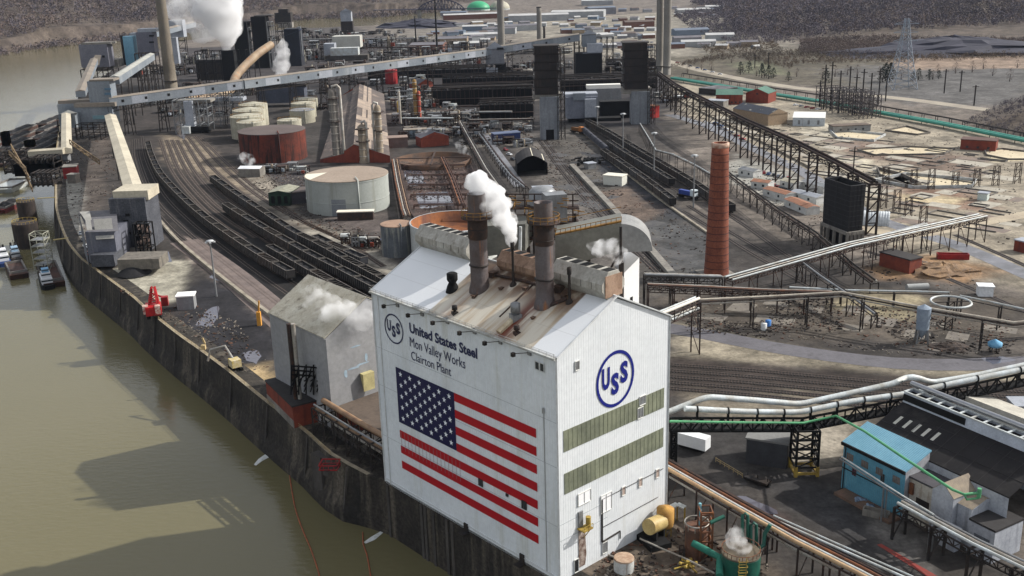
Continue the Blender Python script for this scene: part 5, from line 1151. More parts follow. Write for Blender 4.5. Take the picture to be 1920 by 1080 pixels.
for a, b, n_ in ((A1, A2, 4), (A2, A3, 9), (A3, A4, 2)):
    m = MB(); m.truss(a+Vector((0, -3.3, 0)), b+Vector((0, -3.3, 0)), 3.5, .35, n_*4); m.truss(a+Vector((0, 3.3, 0)), b+Vector((0, 3.3, 0)), 3.5, .35, n_*4); m.build('truss', M_dark, t)
    for i in range(n_):
        p = a.lerp(b, (i+.5)/n_); m = MB()
        for s_ in (-3.3, 3.3):
            for u in (-2, 2): m.beam(Vector((p.x+u*1.5, p.y+s_, 0)), Vector((p.x+u, p.y+s_, p.z)), .6)
        for z_ in (.33, .66): m.beam(Vector((p.x-2.5, p.y-3.3, p.z*z_)), Vector((p.x+2.5, p.y-3.3, p.z*(z_+.2))), .35); m.beam(Vector((p.x+2.5, p.y-3.3, p.z*z_)), Vector((p.x-2.5, p.y-3.3, p.z*(z_+.2))), .35)
        m.build('trestle', M_dark, t)
# transfer houses on the long gallery
t = T('transfer_house', 'grey transfer house with blue window bands at the left end of the long gallery', 'building', G(190, 258))
bx(t, 'upper_house', 169, 211, 152, 196, 257, 12, M_gal1); wpx(t, [(182, 168), (182, 177), (202, 167), (202, 176)], 257, s=(12, 4), m=mat('blue_band', (84, 110, 130)))
bx(t, 'upper_roof', 167, 213, 149, 152.5, 257, 13, M_gr); bx(t, 'lower_house', 143, 214, 200, 233, 258, 14, M_gal1); bx(t, 'lower_roof', 139, 216, 193, 200.5, 258.5, 15, M_gr)
wpx(t, [(158, 222), (186, 220)], 258.3, s=(24, 7), m=mat('teal_band', (110, 140, 148)), name='window_band'); bx(t, 'skirt', 150, 176, 233, 244, 258, 8, M_panel); frame(t, 'steel_legs', 146, 212, 233, 262, 10, M_dark, 3, .6)
t = T('transfer_house', 'dark low conveyor head house on the river side of the blue banded transfer house', 'building', G(125, 258)); bx(t, 'house', 111, 146, 195, 222, 258, 10, M_gal1); bx(t, 'roof', 109, 172, 188, 195, 257, 8, M_gr); frame(t, 'steel_legs', 113, 144, 222, 262, 8, M_dark, 1, .6)
# river arm galleries
t = T('conveyor_gallery', 'pale gallery dropping to the barge unloader beside the river wall', 'conveyor', G(125, 300))
pa, pb_ = AT(125, 219, 262), AT(126, 288, 318); gallery(t, pa, pb_, 6, 3, M_gal2, M_gal2); pc = AT(58, 292, 318); gallery(t, pb_+Vector((-1, 0, .2)), pc, 6, 3, M_gal2, M_gal2)
bx(t, 'head_house', 113, 144, 214, 240, 263, 9, M_gal1); bx(t, 'skirt', 88, 128, 292, 304, 318, 5, M_grey); frame(t, 'steel_legs', 92, 126, 304, 322, 6, M_dark, 2, .5)
m = MB(); y = G(128, 263).y; m.add([AY(111, 214, y-.5), AY(128, 206, y-.5), AY(146, 212, y-.5), AY(111, 214, y+9), AY(128, 206, y+9), AY(146, 212, y+9)], [(0, 1, 2), (0, 3, 4, 1), (1, 4, 5, 2), (5, 4, 3)]); m.build('peaked_roof', mat('pale_roof', (196, 196, 192), fine=.05), t)
t = T('conveyor_gallery', 'tan roofed inclined gallery descending from the transfer house to the coal loader', 'conveyor', G(250, 470))
pa, pb_ = AT(208, 226, 262), AT(252, 368, 462); gallery(t, pb_, pa, 7.6, 4, M_gal2, M_gal2)
m = MB()
for k in (.25, .5, .75): p = pa.lerp(pb_, k); [m.beam(Vector((p.x+s_, p.y, 0)), p+Vector((s_, 0, 0)), .6) for s_ in (-3, 3)]
m.build('trestle', M_dark, t)
t = T('conveyor_gallery', 'grey gallery climbing from the blue banded transfer house to the tall grey tower', 'conveyor', G(215, 240)); pa, pb_ = AT(216, 158, 250), AT(284, 112, 185); gallery(t, pa, pb_, 7, 5.5, M_gal1, mat('gallery_light', (164, 164, 156), (140, 140, 134), .05))
m = MB()
for k in (.2, .45, .7, .9): p = pa.lerp(pb_, k); [m.beam(Vector((p.x+s_, p.y, 0)), p+Vector((s_, 0, 0)), .7) for s_ in (-3, 3)]
m.build('trestle', M_dark, t)
t = T('conveyor_gallery', 'narrow grey gallery rising from the transfer house to the block at the river bend', 'conveyor', G(150, 240)); pa, pb_ = AT(152, 182, 250), AT(178, 118, 178); gallery(t, pa, pb_, 7, 4.5, M_gal1, M_gr)
t = T('river_silo_block', 'square grey block with small dark windows standing at the river bend', 'building', G(182, 178)); bx(t, 'wall', 153, 206, 83, 126, 176, 16, mat('block_grey', (116, 116, 124), (104, 104, 112), .1)); bx(t, 'roof', 152, 208, 80, 83.5, 176, 17, M_conc)
wpx(t, [(159, 97), (171, 97), (162, 106), (194, 106)], 176, s=(5, 4)); bx(t, 'annexe', 157, 202, 122, 134, 174, 18, M_conc); bx(t, 'lower_annexe', 202, 222, 112, 126, 172, 18, M_conc); frame(t, 'steel_legs', 158, 220, 130, 180, 14, M_dark, 3, .8)
m = MB(); y = G(182, 178).y; m.add([AY(178, 103, y-1), AY(190, 103, y-1), AY(186, 122, y-9), AY(168, 122, y-9)], [(0, 1, 2, 3)]); m.build('chute_roof', M_gr, t)
t = T('blue_tower', 'slim pale blue metal tower on the river bank left of the tallest stack', 'tower', G(248, 168)); bx(t, 'wall', 237, 256, 68, 124, 168, 10, mat('sky_blue_sheet', (126, 168, 186), (104, 150, 172), .1, rough=.5)); bx(t, 'dark_side', 232.5, 238, 66, 122, 167, 9, M_dark); bx(t, 'legs', 240, 262, 124, 146, 168, 8, M_dark)
t = T('grey_tower', 'tall grey conveyor tower between the blue tower and the tallest stack', 'tower', G(276, 172)); bx(t, 'wall', 260, 291, 60, 106, 168, 14, mat('tower_grey', (112, 112, 122), (98, 98, 106), .1)); bx(t, 'roof', 258, 293, 54, 60, 168, 15, M_panel); wpx(t, [(270, 67), (284, 67), (270, 79), (284, 79)], 168, s=(9, 3)); bx(t, 'back_house', 244, 262, 62, 76, 164, 10, M_panel); frame(t, 'steel_legs', 262, 300, 100, 175, 12, M_dark, 3, .8)
t = T('conveyor_gallery', 'distant grey gallery rising behind the tallest stack toward the river', 'conveyor', G(330, 110)); pa, pb_ = AT(278, 72, 140), AT(362, 50, 110); gallery(t, pa, pb_, 9, 6, M_gal1, M_gr); frame(t, 'steel_legs', 320, 350, 62, 105, 8, M_dark, 2, .9)
t = T('grey_tower', 'pale head house tower directly behind the tallest stack', 'tower', G(328, 128)); bx(t, 'wall', 318, 345, 38, 70, 120, 14, M_panel); bx(t, 'legs', 324, 336, 70, 120, 122, 8, M_panel)
# tallest stack
def bigstack(px0, pb, px1, pt, w0, w1, zt, label, mt=None, cap=None):
    P = G(px0, pb); r0 = w0/2*mpp(P); h = zt or hgt(P, pt); r1 = w1/2*mpp((P.x, P.y, h)); t = T('smokestack', label, 'smokestack', P); m = MB(); m.lathe(P, [(r0*1.03, 0)]+[(r0+(r1-r0)*k/8, h*k/8) for k in range(9)]+[(r1*.85, h), (r1*.8, h-4)], 36); m.build('shaft', mt or M_conc, t)
    m = MB(); m.lathe((P.x, P.y, h*.06), [(r0, 0), (r0*1.25, .1), (r0*1.25, .5), (r0, .6)], 24); m.lathe((P.x, P.y, h-1), [(r1, 0), (r1*1.1, .1), (r1*1.1, 1), (r1*.8, 1.1)], 24); m.build('ring_platform', cap or M_dark, t); return t, P, h
M_stk = mat('stack_concrete', (122, 112, 98), (104, 98, 88), .04, (90, 86, 80), .12, rough=.9)
bigstack(322, 168, 0, 0, 23, 15, 150, 'tallest tapering tan concrete smokestack at the upper left', M_stk)
M_stg = mat('stack_grey', (132, 128, 120), (112, 108, 102), .04, (96, 92, 88), .12, rough=.85)
bigstack(1236, 139, 0, 0, 13.5, 12.5, 135, 'left one of the two tall grey twin smokestacks', M_stg); bigstack(1250, 140, 0, 0, 14.5, 13.5, 136, 'right one of the two tall grey twin smokestacks', M_stg)
bigstack(941, 110, 0, 0, 13.5, 12, 118, 'grey smokestack behind the gallery transfer tower', M_stg)
bigstack(1012, 100, 0, 13, 10, 9, None, 'slim dark capped smokestack behind the left quench tower', M_stg)
bigstack(1021, 96, 0, 49, 5, 4, None, 'short thin black stack beside the dark capped smokestack', M_dark)
bigstack(820, 100, 0, 0, 4, 2.4, 75, 'thin black guyed stack beyond the long gallery', M_black); bigstack(781, 96, 0, 30, 3, 2, None, 'shorter thin black stack beyond the long gallery', M_black)
# coal loader by the river
t = T('coal_loader', 'soot stained coal loading tower with burnt opening at the river edge', 'building', G(240, 490))
M_ld = mat('loader_sheet', (82, 84, 90), (64, 66, 72), .15, (110, 110, 112), .3, rough=.8, fine=.3)
o = bx(t, 'tower_wall', 217, 284, 372, 470, 478, 18, M_ld); bx(t, 'tower_roof', 213, 279, 358, 376, 476, 15, M_gal2); bx(t, 'wing_wall', 168, 222, 434, 492, 500, 22, mat('wing_sheet', (96, 98, 108), (80, 82, 92), .12, (124, 124, 128), .3)); 
y = G(190, 500).y; m = MB(); m.add([AY(148, 397, y+22), AY(218, 393, y+22), AY(222, 433, y-.3), AY(166, 436, y-.3)], [(0, 1, 2, 3)]); m.build('wing_roof', mat('wing_roof', (108, 106, 108), (92, 92, 96), .2), t)
m = MB(); m.add([AY(175, 411, y+6), AY(209, 409, y+6), AY(214, 447, y-1.4), AY(180, 449, y-1.4)], [(0, 1, 2, 3)]); m.add([AY(160, 413, y+6), AY(170, 412, y+6), AY(173, 431, y-1), AY(163, 432, y-1)], [(0, 1, 2, 3)]); m.add([AY(149, 397, y+20), AY(168, 396, y+20), AY(172, 412, y+8), AY(160, 413, y+8)], [(0, 1, 2, 3)]); m.build('pale_roof_panel', mat('loader_pale', (152, 150, 144), (138, 136, 130), .2), t)
m = MB(); a = AY(147, 400, y+22); b = AY(167, 497, y); m.add([Vector((a.x, a.y, 0)), Vector((b.x, b.y, 0)), Vector((b.x, b.y, AY(166, 436, y).z)), Vector((a.x, a.y, AY(148, 397, y+22).z))], [(0, 1, 2, 3)]); m.build('side_wall', mat('loader_side', (112, 114, 120), (96, 98, 104), .2), t)
bx(t, 'burnt_opening', 258, 284, 420, 472, 479.5, 1.5, M_black); m = MB(); y2 = G(270, 481).y
for k in range(46): px, py = random.uniform(260, 282), random.uniform(424, 468); p = AY(px, py, y2+random.uniform(-.5, .8)); m.box(p, (random.uniform(.4, 2.2), .4, random.uniform(.4, 1.6)), random.random())
m.build('scrap_cladding', mat('scrap', (150, 130, 118), (70, 52, 48), 1.2, (170, 166, 160), .0), t); frame(t, 'steel_legs', 258, 287, 420, 487, 5, M_black, 2, .5)
wpx(t, [(239, 403), (235, 436), (241, 437)], 478.3, s=(8, 5)); wpx(t, [(236, 414)], 478.3, s=(9, 3))
bx(t, 'base_wall', 172, 280, 466, 480, 482, 1.2, M_conc); bx(t, 'lower_wing', 172, 216, 478, 500, 506, 12, M_ld); bx(t, 'coal_bunker', 222, 300, 486, 505, 517, 12, mat('bunker_concrete', (120, 114, 104), (90, 86, 80), .3, (60, 58, 56), .5))
m = MB(); p = G(250, 497, 4); m.lathe(p, [(7, -3.5), (4, -1), (0, .6)], 16); m.build('coal_heap', M_coal, t)
# dark towers with steam
t = T('coke_tower', 'dark steam spouting quench tower left of the long duct', 'tower', G(432, 158)); bx(t, 'shaft', 421, 444, 95, 160, 158, 13, M_black); bx(t, 'roof_shed', 371, 424, 118, 152, 150, 20, M_dark); bx(t, 'shed_roof', 369, 428, 112, 119, 150, 21, M_roofd); frame(t, 'frame', 372, 466, 95, 158, 10, M_black, 6, .6)
cy = G(432, 158).y+6; S = [AY(432, 96, cy), AY(428, 75, cy), AY(420, 50, cy), AY(414, 20, cy), AY(412, -30, cy)]
steam('steam_column', 'dense bright white steam column rising from the dark quench tower', S, [4, 9, 15, 22, 30], .13, 5, .05, (.25, .5))
steam('steam_cloud', 'thin grey steam drifting left of the bright column toward the tallest stack', [AY(405, 55, cy+12), AY(385, 35, cy+14), AY(360, 15, cy+16), AY(338, -5, cy+18)], [12, 18, 22, 22], .07, 6, .045, (.38, .6))
steam('steam_column', 'pale spray of steam falling beside the dark blue shed', [AY(530, 135, cy+40), AY(530, 110, cy+40), AY(531, 88, cy+40), AY(532, 74, cy+40)], [8.5, 7.5, 6, 4], .11, 7, .1, (.25, .6))
for (x0, x1, pt, pg, lb) in ((442, 472, 40, 126, 'left of two black lattice cooling blocks above the duct'), (477, 508, 29, 128, 'right of two black lattice cooling blocks above the duct')):
    t = T('black_tower', lb, 'tower', G((x0+x1)/2, pg)); bx(t, 'core', x0+2, x1-2, pt+2, pg, pg, 20, M_black)
    for k in range(4): bx(t, 'deck', x0-1, x1+1, pt+(pg-pt)*k*.2, pt+2.5+(pg-pt)*k*.2, pg-.6, 22, M_dark)
    frame(t, 'side_frame', x1, x1+8, pt+12, pg, 12, M_gal, 1, .8)
t = T('quench_shed', 'dark slant roofed blue black shed behind the falling steam', 'building', G(552, 122)); bx(t, 'wall', 538, 566, 54, 124, 124, 22, mat('blue_black', (38, 42, 52), (30, 32, 38), .1)); y = G(552, 124).y; m = MB(); m.add([AY(532, 68, y-.6), AY(565, 56, y-.6), AY(564, 49, y+18), AY(533, 60, y+18)], [(0, 1, 2, 3)]); m.build('slant_roof', mat('slant_blue', (52, 62, 92), fine=.1), t); bx(t, 'edge_post', 563, 568, 50, 105, 123, 3, M_gal)
t = T('head_house', 'dark octagonal conveyor head house on the hillside skyline', 'building', G(533, 88)); bx(t, 'house', 516, 546, 24, 44, 84, 18, M_dark); bx(t, 'house_roof', 522, 540, 17, 25, 84, 14, M_dark); bx(t, 'chute', 522, 548, 42, 52, 84, 14, M_conc); frame(t, 'steel_legs', 520, 544, 44, 90, 14, M_dark, 2, 1)
t = T('head_house', 'white topped conveyor tower with dark lower storeys near the far river bank', 'building', G(650, 80)); bx(t, 'upper_house', 639, 659, 22, 40, 76, 14, M_panel); m = MB(); y = G(650, 76).y; m.add([AY(638, 22, y-.5), AY(648, 16, y-.5), AY(660, 21, y-.5), AY(638, 22, y+14), AY(648, 16, y+14), AY(660, 21, y+14)], [(0, 1, 2), (0, 3, 4, 1), (1, 4, 5, 2), (5, 4, 3)]); m.build('roof', M_panel, t); bx(t, 'lower_house', 640, 662, 40, 60, 76, 13, M_dark); frame(t, 'steel_legs', 640, 664, 58, 82, 12, M_dark, 2, 1)
t = T('white_hall', 'white stepped roof hall above the middle of the long gallery', 'building', G(645, 116)); bx(t, 'front_wall', 620, 672, 90, 106, 114, 16, M_pwhite); bx(t, 'rear_block', 624, 676, 68, 90, 108, 26, mat('hall_white', (176, 176, 168), (160, 158, 150), .08)); bx(t, 'left_block', 608, 628, 82, 104, 112, 18, M_panel); bx(t, 'plinth', 612, 690, 104, 116, 114, 18, M_concd)
# tan duct sweeping down
p0 = [AT(508, 84, 165), AT(480, 104, 172), AT(446, 138, 182), AT(436, 160, 190), AT(425, 176, 196), AT(395, 184, 202), AT(352, 188, 208)]
t = T('tan_duct', 'fat rust streaked tan gas duct curving down over the long gallery', 'duct', G(430, 196)); m = MB(); m.tube(smooth_path(p0, 5), 4.0, 14); m.build('duct_shell', mat('tan_duct', (150, 132, 108), (122, 102, 82), .08, (158, 108, 66), .2, rough=.6), t)
m = MB()
for p in p0[1:]: m.beam(Vector((p.x-3, p.y, 0)), p+Vector((-2, 0, -3)), .7); m.beam(Vector((p.x+3, p.y, 0)), p+Vector((2, 0, -3)), .7)
m.build('trestle', M_dark, t)
t = T('screening_frame', 'open grey steel screening frame with chutes beside the curved tracks', 'platform', G(365, 248)); frame(t, 'steel_frame', 330, 393, 188, 249, 14, M_gal, 4, .7, lev=4); bx(t, 'chute', 349, 365, 190, 240, 249.5, 6, M_panel); bx(t, 'hopper', 342, 356, 238, 251, 252, 6, M_pwhite); bx(t, 'dark_bay', 355, 392, 238, 248, 250, 8, M_black); bx(t, 'deck', 330, 395, 188, 193, 248, 14, M_conc)
t = T('screening_frame', 'second open frame under the tan duct elbow', 'platform', G(425, 232)); frame(t, 'steel_frame', 394, 456, 178, 236, 10, M_gal, 3, .6, lev=3); bx(t, 'deck', 392, 456, 184, 190, 234, 12, M_panel)
t = T('grey_shed', 'dark blue grey long wall beneath the gallery behind the cream tanks', 'building', G(530, 196)); bx(t, 'wall', 484, 572, 163, 193, 200, 14, mat('slate_wall', (78, 82, 94), (64, 68, 78), .1)); bx(t, 'roof', 482, 574, 158, 164, 200, 15, M_roofd)
# gallery transfer tower in the middle and the dark one right
t = T('transfer_tower', 'grey gabled transfer tower where the long gallery turns above the coke ovens', 'tower', G(928, 156)); bx(t, 'upper_house', 911, 946, 92, 121, 156, 13, mat('transfer_grey', (126, 128, 132), (108, 110, 116), .1)); y = G(928, 156).y; m = MB(); m.add([AY(909, 92, y-.6), AY(927, 78, y-.6), AY(948, 91, y-.6), AY(909, 92, y+14), AY(927, 78, y+14), AY(948, 91, y+14)], [(0, 1, 2), (0, 3, 4, 1), (1, 4, 5, 2), (5, 4, 3)]); m.build('gable_roof', M_panel, t); bx(t, 'lower_house', 912, 934, 128, 151, 156, 9, M_panel); bx(t, 'dark_shaft', 930, 950, 118, 152, 155, 9, M_black); wpx(t, [(918, 91), (938, 91)], 156, s=(12, 4)); frame(t, 'steel_legs', 912, 948, 120, 157, 10, M_dark, 2, .7)
t = T('transfer_tower', 'dark right hand transfer tower with white panels at the gallery end', 'tower', G(1105, 148)); bx(t, 'shaft', 1080, 1128, 100, 150, 148, 20, M_black); bx(t, 'upper_house', 1092, 1118, 66, 88, 146, 14, M_gal1); bx(t, 'white_panel', 1101, 1130, 82, 98, 147, 12, M_panel); bx(t, 'white_band', 1093, 1128, 99, 111, 147.5, 3, M_panel); y = G(1105, 146).y; m = MB(); m.add([AY(1090, 66, y-.6), AY(1102, 56, y-.6), AY(1120, 63, y-.6), AY(1090, 66, y+12), AY(1102, 56, y+12), AY(1120, 63, y+12)], [(0, 1, 2), (0, 3, 4, 1), (1, 4, 5, 2), (5, 4, 3)]); m.build('gable_roof', M_panel, t); frame(t, 'side_frame', 1118, 1150, 70, 140, 12, M_dark, 3, .7); frame(t, 'side_frame', 1078, 1096, 64, 145, 12, M_dark, 2, .7)
# quench towers
for (x0, x1, bx0, bx1, pt, pm, pg, lb) in ((1002, 1058, 1014, 1049, 86, 178, 262, 'left quench tower, black timber louvres on a tall concrete base'), (1170, 1226, 1184, 1218, 80, 168, 233, 'right quench tower, black timber louvres on a tall concrete base')):
    t = T('quench_tower', lb, 'tower', G((bx0+bx1)/2, pg)); bx(t, 'concrete_base', bx0, bx1, pm+4, pg, pg, 12, mat('quench_concrete', (128, 132, 136), (108, 112, 118), .08, (92, 94, 98), .3)); bx(t, 'collar', x0-2, x1-4, pm-2, pm+8, pg-1, 15, M_conc)
    for k in range(6):
        f0 = pt+(pm-pt)*k/6; o = bx(t, 'louvre_stage', x0+(k % 2), x1-12+(k % 2), f0+1, f0+(pm-pt)/6-.6, pg-.6, 14, mat('charred_timber', (46, 40, 38), (30, 28, 28), .3, (66, 54, 44), .6)); bx(t, 'stage_ledge', x0-2, x1-9, f0-.6, f0+1.2, pg-.9, 15.5, M_dark)
    frame(t, 'stair_tower', x1-12, x1+2, pt+4, pg, 7, M_dark, 2, .4, lev=14); frame(t, 'top_frame', x0-4, x1, pt-5, pt+3, 12, M_dark, 5, .5, lev=1) if False else None
    frame(t, 'side_brace', x0-6, x0+2, pt+30, pm, 8, M_dark, 1, .4, lev=6, pgy=pg) if False else None
    m = MB(); p = G((bx0+bx1)/2, pg-.2); m.box(p-Vector((0, .3, 0)), (5.5, .4, 7)); m.build('track_portal', M_black, t)
# coke batteries: long dark ovens with roof clutter
def battery(name, label, px0, px1, pt, pg, dep, n, m0=M_black, skew=0):
    t = T(name, label, 'coke oven', G((px0+px1)/2, pg)); o, a, b, d, nn, zt = bx(t, 'oven_block', px0, px1, pt, pg, pg, dep, m0, z0=0, skew=skew); L = (b-a).length
    rs_ = np.random.RandomState(n); m = MB()
    for k in range(n): p = a+d*rs_.uniform(0, L)+nn*rs_.uniform(0, dep); m.box(Vector((p.x, p.y, zt)), (rs_.uniform(.6, 3), rs_.uniform(.6, 3), rs_.uniform(.4, 2.6)), rs_.rand())
    m.build('charging_lids', mat('oven_top', (70, 66, 66), (40, 38, 40), .5), t); m = MB()
    for s_ in (.1, .5, .9): m.tube([a+nn*dep*s_+Z*(zt-a.z+1.6+s_*2), b+nn*dep*s_+Z*(zt-a.z+1.6+s_*2)], .7, 6)
    m.build('collector_main', M_dark, t); m = MB()
    for k in range(int(L/4)): p = a+d*k*4; m.beam(p+Z*0, p+Z*(zt+.8), .4)
    m.beam(a-nn*1.5+Z*(zt*.45), b-nn*1.5+Z*(zt*.45), 2.4, .3); m.build('buckstays', M_rustd, t); return t
battery('coke_battery', 'long black coke oven battery left of the left quench tower', 812, 998, 168, 196, 16, 60); battery('coke_battery', 'far black coke oven battery below the long gallery', 830, 1000, 146, 160, 14, 50)
battery('coke_battery', 'black coke oven battery behind the two quench towers', 1052, 1232, 148, 168, 16, 50); battery('coke_battery', 'near black oven battery left of the left quench tower', 900, 1000, 196, 222, 14, 40)
battery('coke_battery', 'black oven bench running under the long gallery bend', 690, 915, 132, 146, 14, 60); battery('coke_battery', 'distant dark battery right of the dark transfer tower', 1140, 1230, 118, 132, 14, 30)
t = T('ferry_shed', 'grey metal shed with openings between the quench towers over the tracks', 'building', G(1090, 228)); bx(t, 'wall', 1062, 1119, 182, 222, 230, 14, mat('ferry_grey', (118, 122, 132), (98, 102, 112), .1, (136, 140, 146), .3)); bx(t, 'roof', 1058, 1121, 176, 183, 229, 15, M_panel); bx(t, 'cabin', 1097, 1118, 186, 220, 231, 4, M_panel); bx(t, 'dark_mouth', 1066, 1165, 222, 234, 228, 12, M_black); wpx(t, [(1086, 182), (1072, 214)], 230, s=(10, 7)); bx(t, 'upper_cabin', 1075, 1098, 175, 188, 230.5, 5, M_gal1)
t = T('white_roof_shed', 'long shed with bright white roof strip between the quench towers', 'building', G(1130, 208)); bx(t, 'wall', 1102, 1165, 166, 210, 206, 14, M_grey); bx(t, 'roof_strip', 1100, 1164, 159, 166, 205, 8, mat('bright_strip', (214, 212, 204), fine=.05)); bx(t, 'dark_bay', 1125, 1182, 190, 232, 222, 10, M_black)
t = T('arched_shed', 'dark curved roof shed with open black mouth and a white roof panel', 'building', G(998, 328))
c0, c1 = G(970, 330), G(1027, 328); d = (c1-c0).normalized(); nn = Vector((-d.y, d.x, 0)); L = (c1-c0).length; ax = (G(962, 290)-c0); ax = ax.normalized()*30; m = MB(); pr = [c0+d*(L*(k/10))+Z*(7+4.5*math.sin(math.pi*k/10)) for k in range(11)]; m.add(pr+[p+ax for p in pr], [(k, k+1, 12+k, 11+k) for k in range(10)]); rf = m.build('curved_roof', M_roofd, t)
m = MB(); m.add([c0, c1, c1+Z*7, c0+Z*7, c0+ax, c1+ax, c1+ax+Z*7, c0+ax+Z*7]+[p+ax*.5 for p in pr], [(0, 4, 7, 3), (1, 2, 6, 5), tuple([8+k for k in range(11)])]); m.add([c0+ax*.5, c1+ax*.5, c1+ax*.5+Z*7, c0+ax*.5+Z*7], [(0, 1, 2, 3)]); m.build('wall', M_black, t)
m = MB(); m.add([pr[5]+Z*.15+ax*.02, pr[9]+Z*.15+ax*.02, pr[9]+Z*.15+ax*.7, pr[5]+Z*.15+ax*.9], [(0, 1, 2, 3)]); m.build('white_roof_panel', mat('cream_panel', (190, 184, 166), fine=.06), rf)
shed('brick_house', 'small red brick gabled house with grey roof in front of the battery', (790, 277), (842, 272), 12, 6.5, 3.4, M_brick, mat('slate_roof', (84, 84, 90), (72, 70, 76), .2), False)
shed('brick_house', 'red brick gabled house beneath the gallery bend', (784, 172), (814, 168), 14, 7, 4, M_brick, MATS['slate_roof'], False)
shed('brown_box_building', 'plain brown box building at the right foot of the brick hall', (727, 278), (765, 276), 10, 6.5, 0, mat('mauve_brown', (112, 96, 90), (98, 84, 80), .2), mat('mauve_roof', (132, 114, 104)))
shed('blue_canopy', 'bright blue edged canopy building left of the tracks', (928, 266), (976, 262), 8, 5, 0, mat('navy_wall', (34, 50, 110), (60, 70, 96), .4), mat('pale_blue_roof', (150, 160, 184)))
shed('pale_blue_shed', 'pale blue panelled shed above the red brick house', (758, 258), (800, 256), 8, 5, 0, mat('pale_blue_panel', (140, 156, 166), (70, 74, 78), .5), M_gr)
shed('white_container', 'white boxy container building beside the middle tracks', (1131, 346), (1166, 349), 7, 5, 0, mat('container_white', (196, 196, 186), fine=.06), mat('container_roof', (206, 202, 188)))
shed('white_cabin', 'small white ribbed cabin behind the right roof stack', (1000, 366), (1037, 364), 5, 3.5, 0, mat('ribbed_cabin', (176, 180, 172), (110, 116, 116), .9), M_panel)
shed('small_cabin', 'small grey cabin left of the white boxy container', (1103, 318), (1118, 316), 5, 3.2, 0, M_gal, M_panel)
t = T('excavator_heap', 'dark pile of scrapped machinery beside the middle tracks', 'scrap heap', G(1105, 306)); m = MB(); P = G(1105, 306)
for k in range(40): m.box(P+Vector((random.gauss(0, 4), random.gauss(0, 3), random.uniform(0, 2.6))), (random.uniform(.5, 3), random.uniform(.5, 2), random.uniform(.4, 1.8)), random.random()*3)
m.build('scrap', M_black, t)
# green domes, bridge, far town
def dome(px, pb, w, hpx, label, mt):
    P = G(px, pb); k = mpp(P); r = w/2*k; t = T('storage_dome', label, 'dome', P); m = MB(); m.lathe(P, [(r, 0), (r, r*.12)], 32); m.build('ring_wall', M_pwhite, t); m = MB(); m.lathe(P+Z*r*.12, [(r*math.cos(a), hpx*k*math.sin(a)) for a in [i*math.pi/20 for i in range(11)]], 32); m.build('dome_roof', mt, t)
dome(897, 20, 44, 15, 'bright green storage dome at the far river bend', mat('dome_green', (52, 150, 104), rough=.5)); dome(937, 18, 38, 14, 'pale cream storage dome beside the green dome', M_cream)
t = T('truss_bridge', 'dark steel arched truss bridge over the far river', 'bridge', AT(800, 20, 24)); y = G(820, 24).y; m = MB(); n_ = 14
for s_ in (0, 14):
    pr = [AY(785+85*k/n_, 17, y+s_) for k in range(n_+1)]; tp = [AY(785+85*k/n_, 16-17*math.sin(math.pi*k/n_)**.7, y+s_) for k in range(n_+1)]
    for k in range(n_): m.beam(pr[k], pr[k+1], 3); m.beam(tp[k], tp[k+1], 2.5); m.beam(pr[k], tp[k], 1.4); m.beam(pr[k], tp[k+1] if k < n_/2 else tp[k], 1.2); m.beam(pr[k+1], tp[k], 1.2)
m.beam(AY(700, 19, y+7), AY(930, 15, y+7), 12, 1.5); m.build('truss', mat('bridge_steel', (52, 52, 70), fine=.05), t); m = MB()
for px in (786, 869): m.beam(AY(px, 17, y+7), Vector((AY(px, 17, y+7).x, y+7, WZ)), 10, 8)
m.build('pier', M_conc, t)
# ================================================================ RIGHT SIDE
# round brick smokestack
P = G(1343, 513); hb = hgt(P, 268); r0 = 23*mpp(P); r1 = 15.8*mpp((P.x, P.y, hb)); t = T('brick_smokestack', 'tall round red brick smokestack with dark iron bands right of the white building', 'smokestack', P)
M_bs = mat('stack_brick', (134, 78, 58), (108, 62, 48), .2, (104, 58, 46), .3, rough=.9, fine=.2)
m = MB(); m.lathe(P, [(r0*1.03, 0), (r0, 1.0)]+[(r0+(r1-r0)*(k/10)**.85, hb*k/10) for k in range(1, 11)]+[(r1*.8, hb), (r1*.78, hb-4)], 40); m.build('shaft', M_bs, t)
m = MB()
for k in range(1, 19): z_ = hb*k/18.5; r = r0+(r1-r0)*(z_/hb)**.85; m.lathe((P.x, P.y, z_), [(r, -.02), (r*1.012, 0), (r*1.012, .28), (r, .3)], 40)
m.build('iron_band', mat('band_dark', (84, 46, 38), (70, 44, 38), .4), t); m = MB(); m.lathe((P.x, P.y, hb), [(r1*1.01, -1.6), (r1*1.05, -1.5), (r1*1.05, .1), (r1*.8, .12)], 36); m.build('pale_cap', mat('cap_pale', (190, 168, 150), (150, 110, 90), .6), t)
m = MB(); m.box(P-Z*.1, (r0*2.6, r0*2.6, .5), .3); m.build('base_slab', M_conc, t)
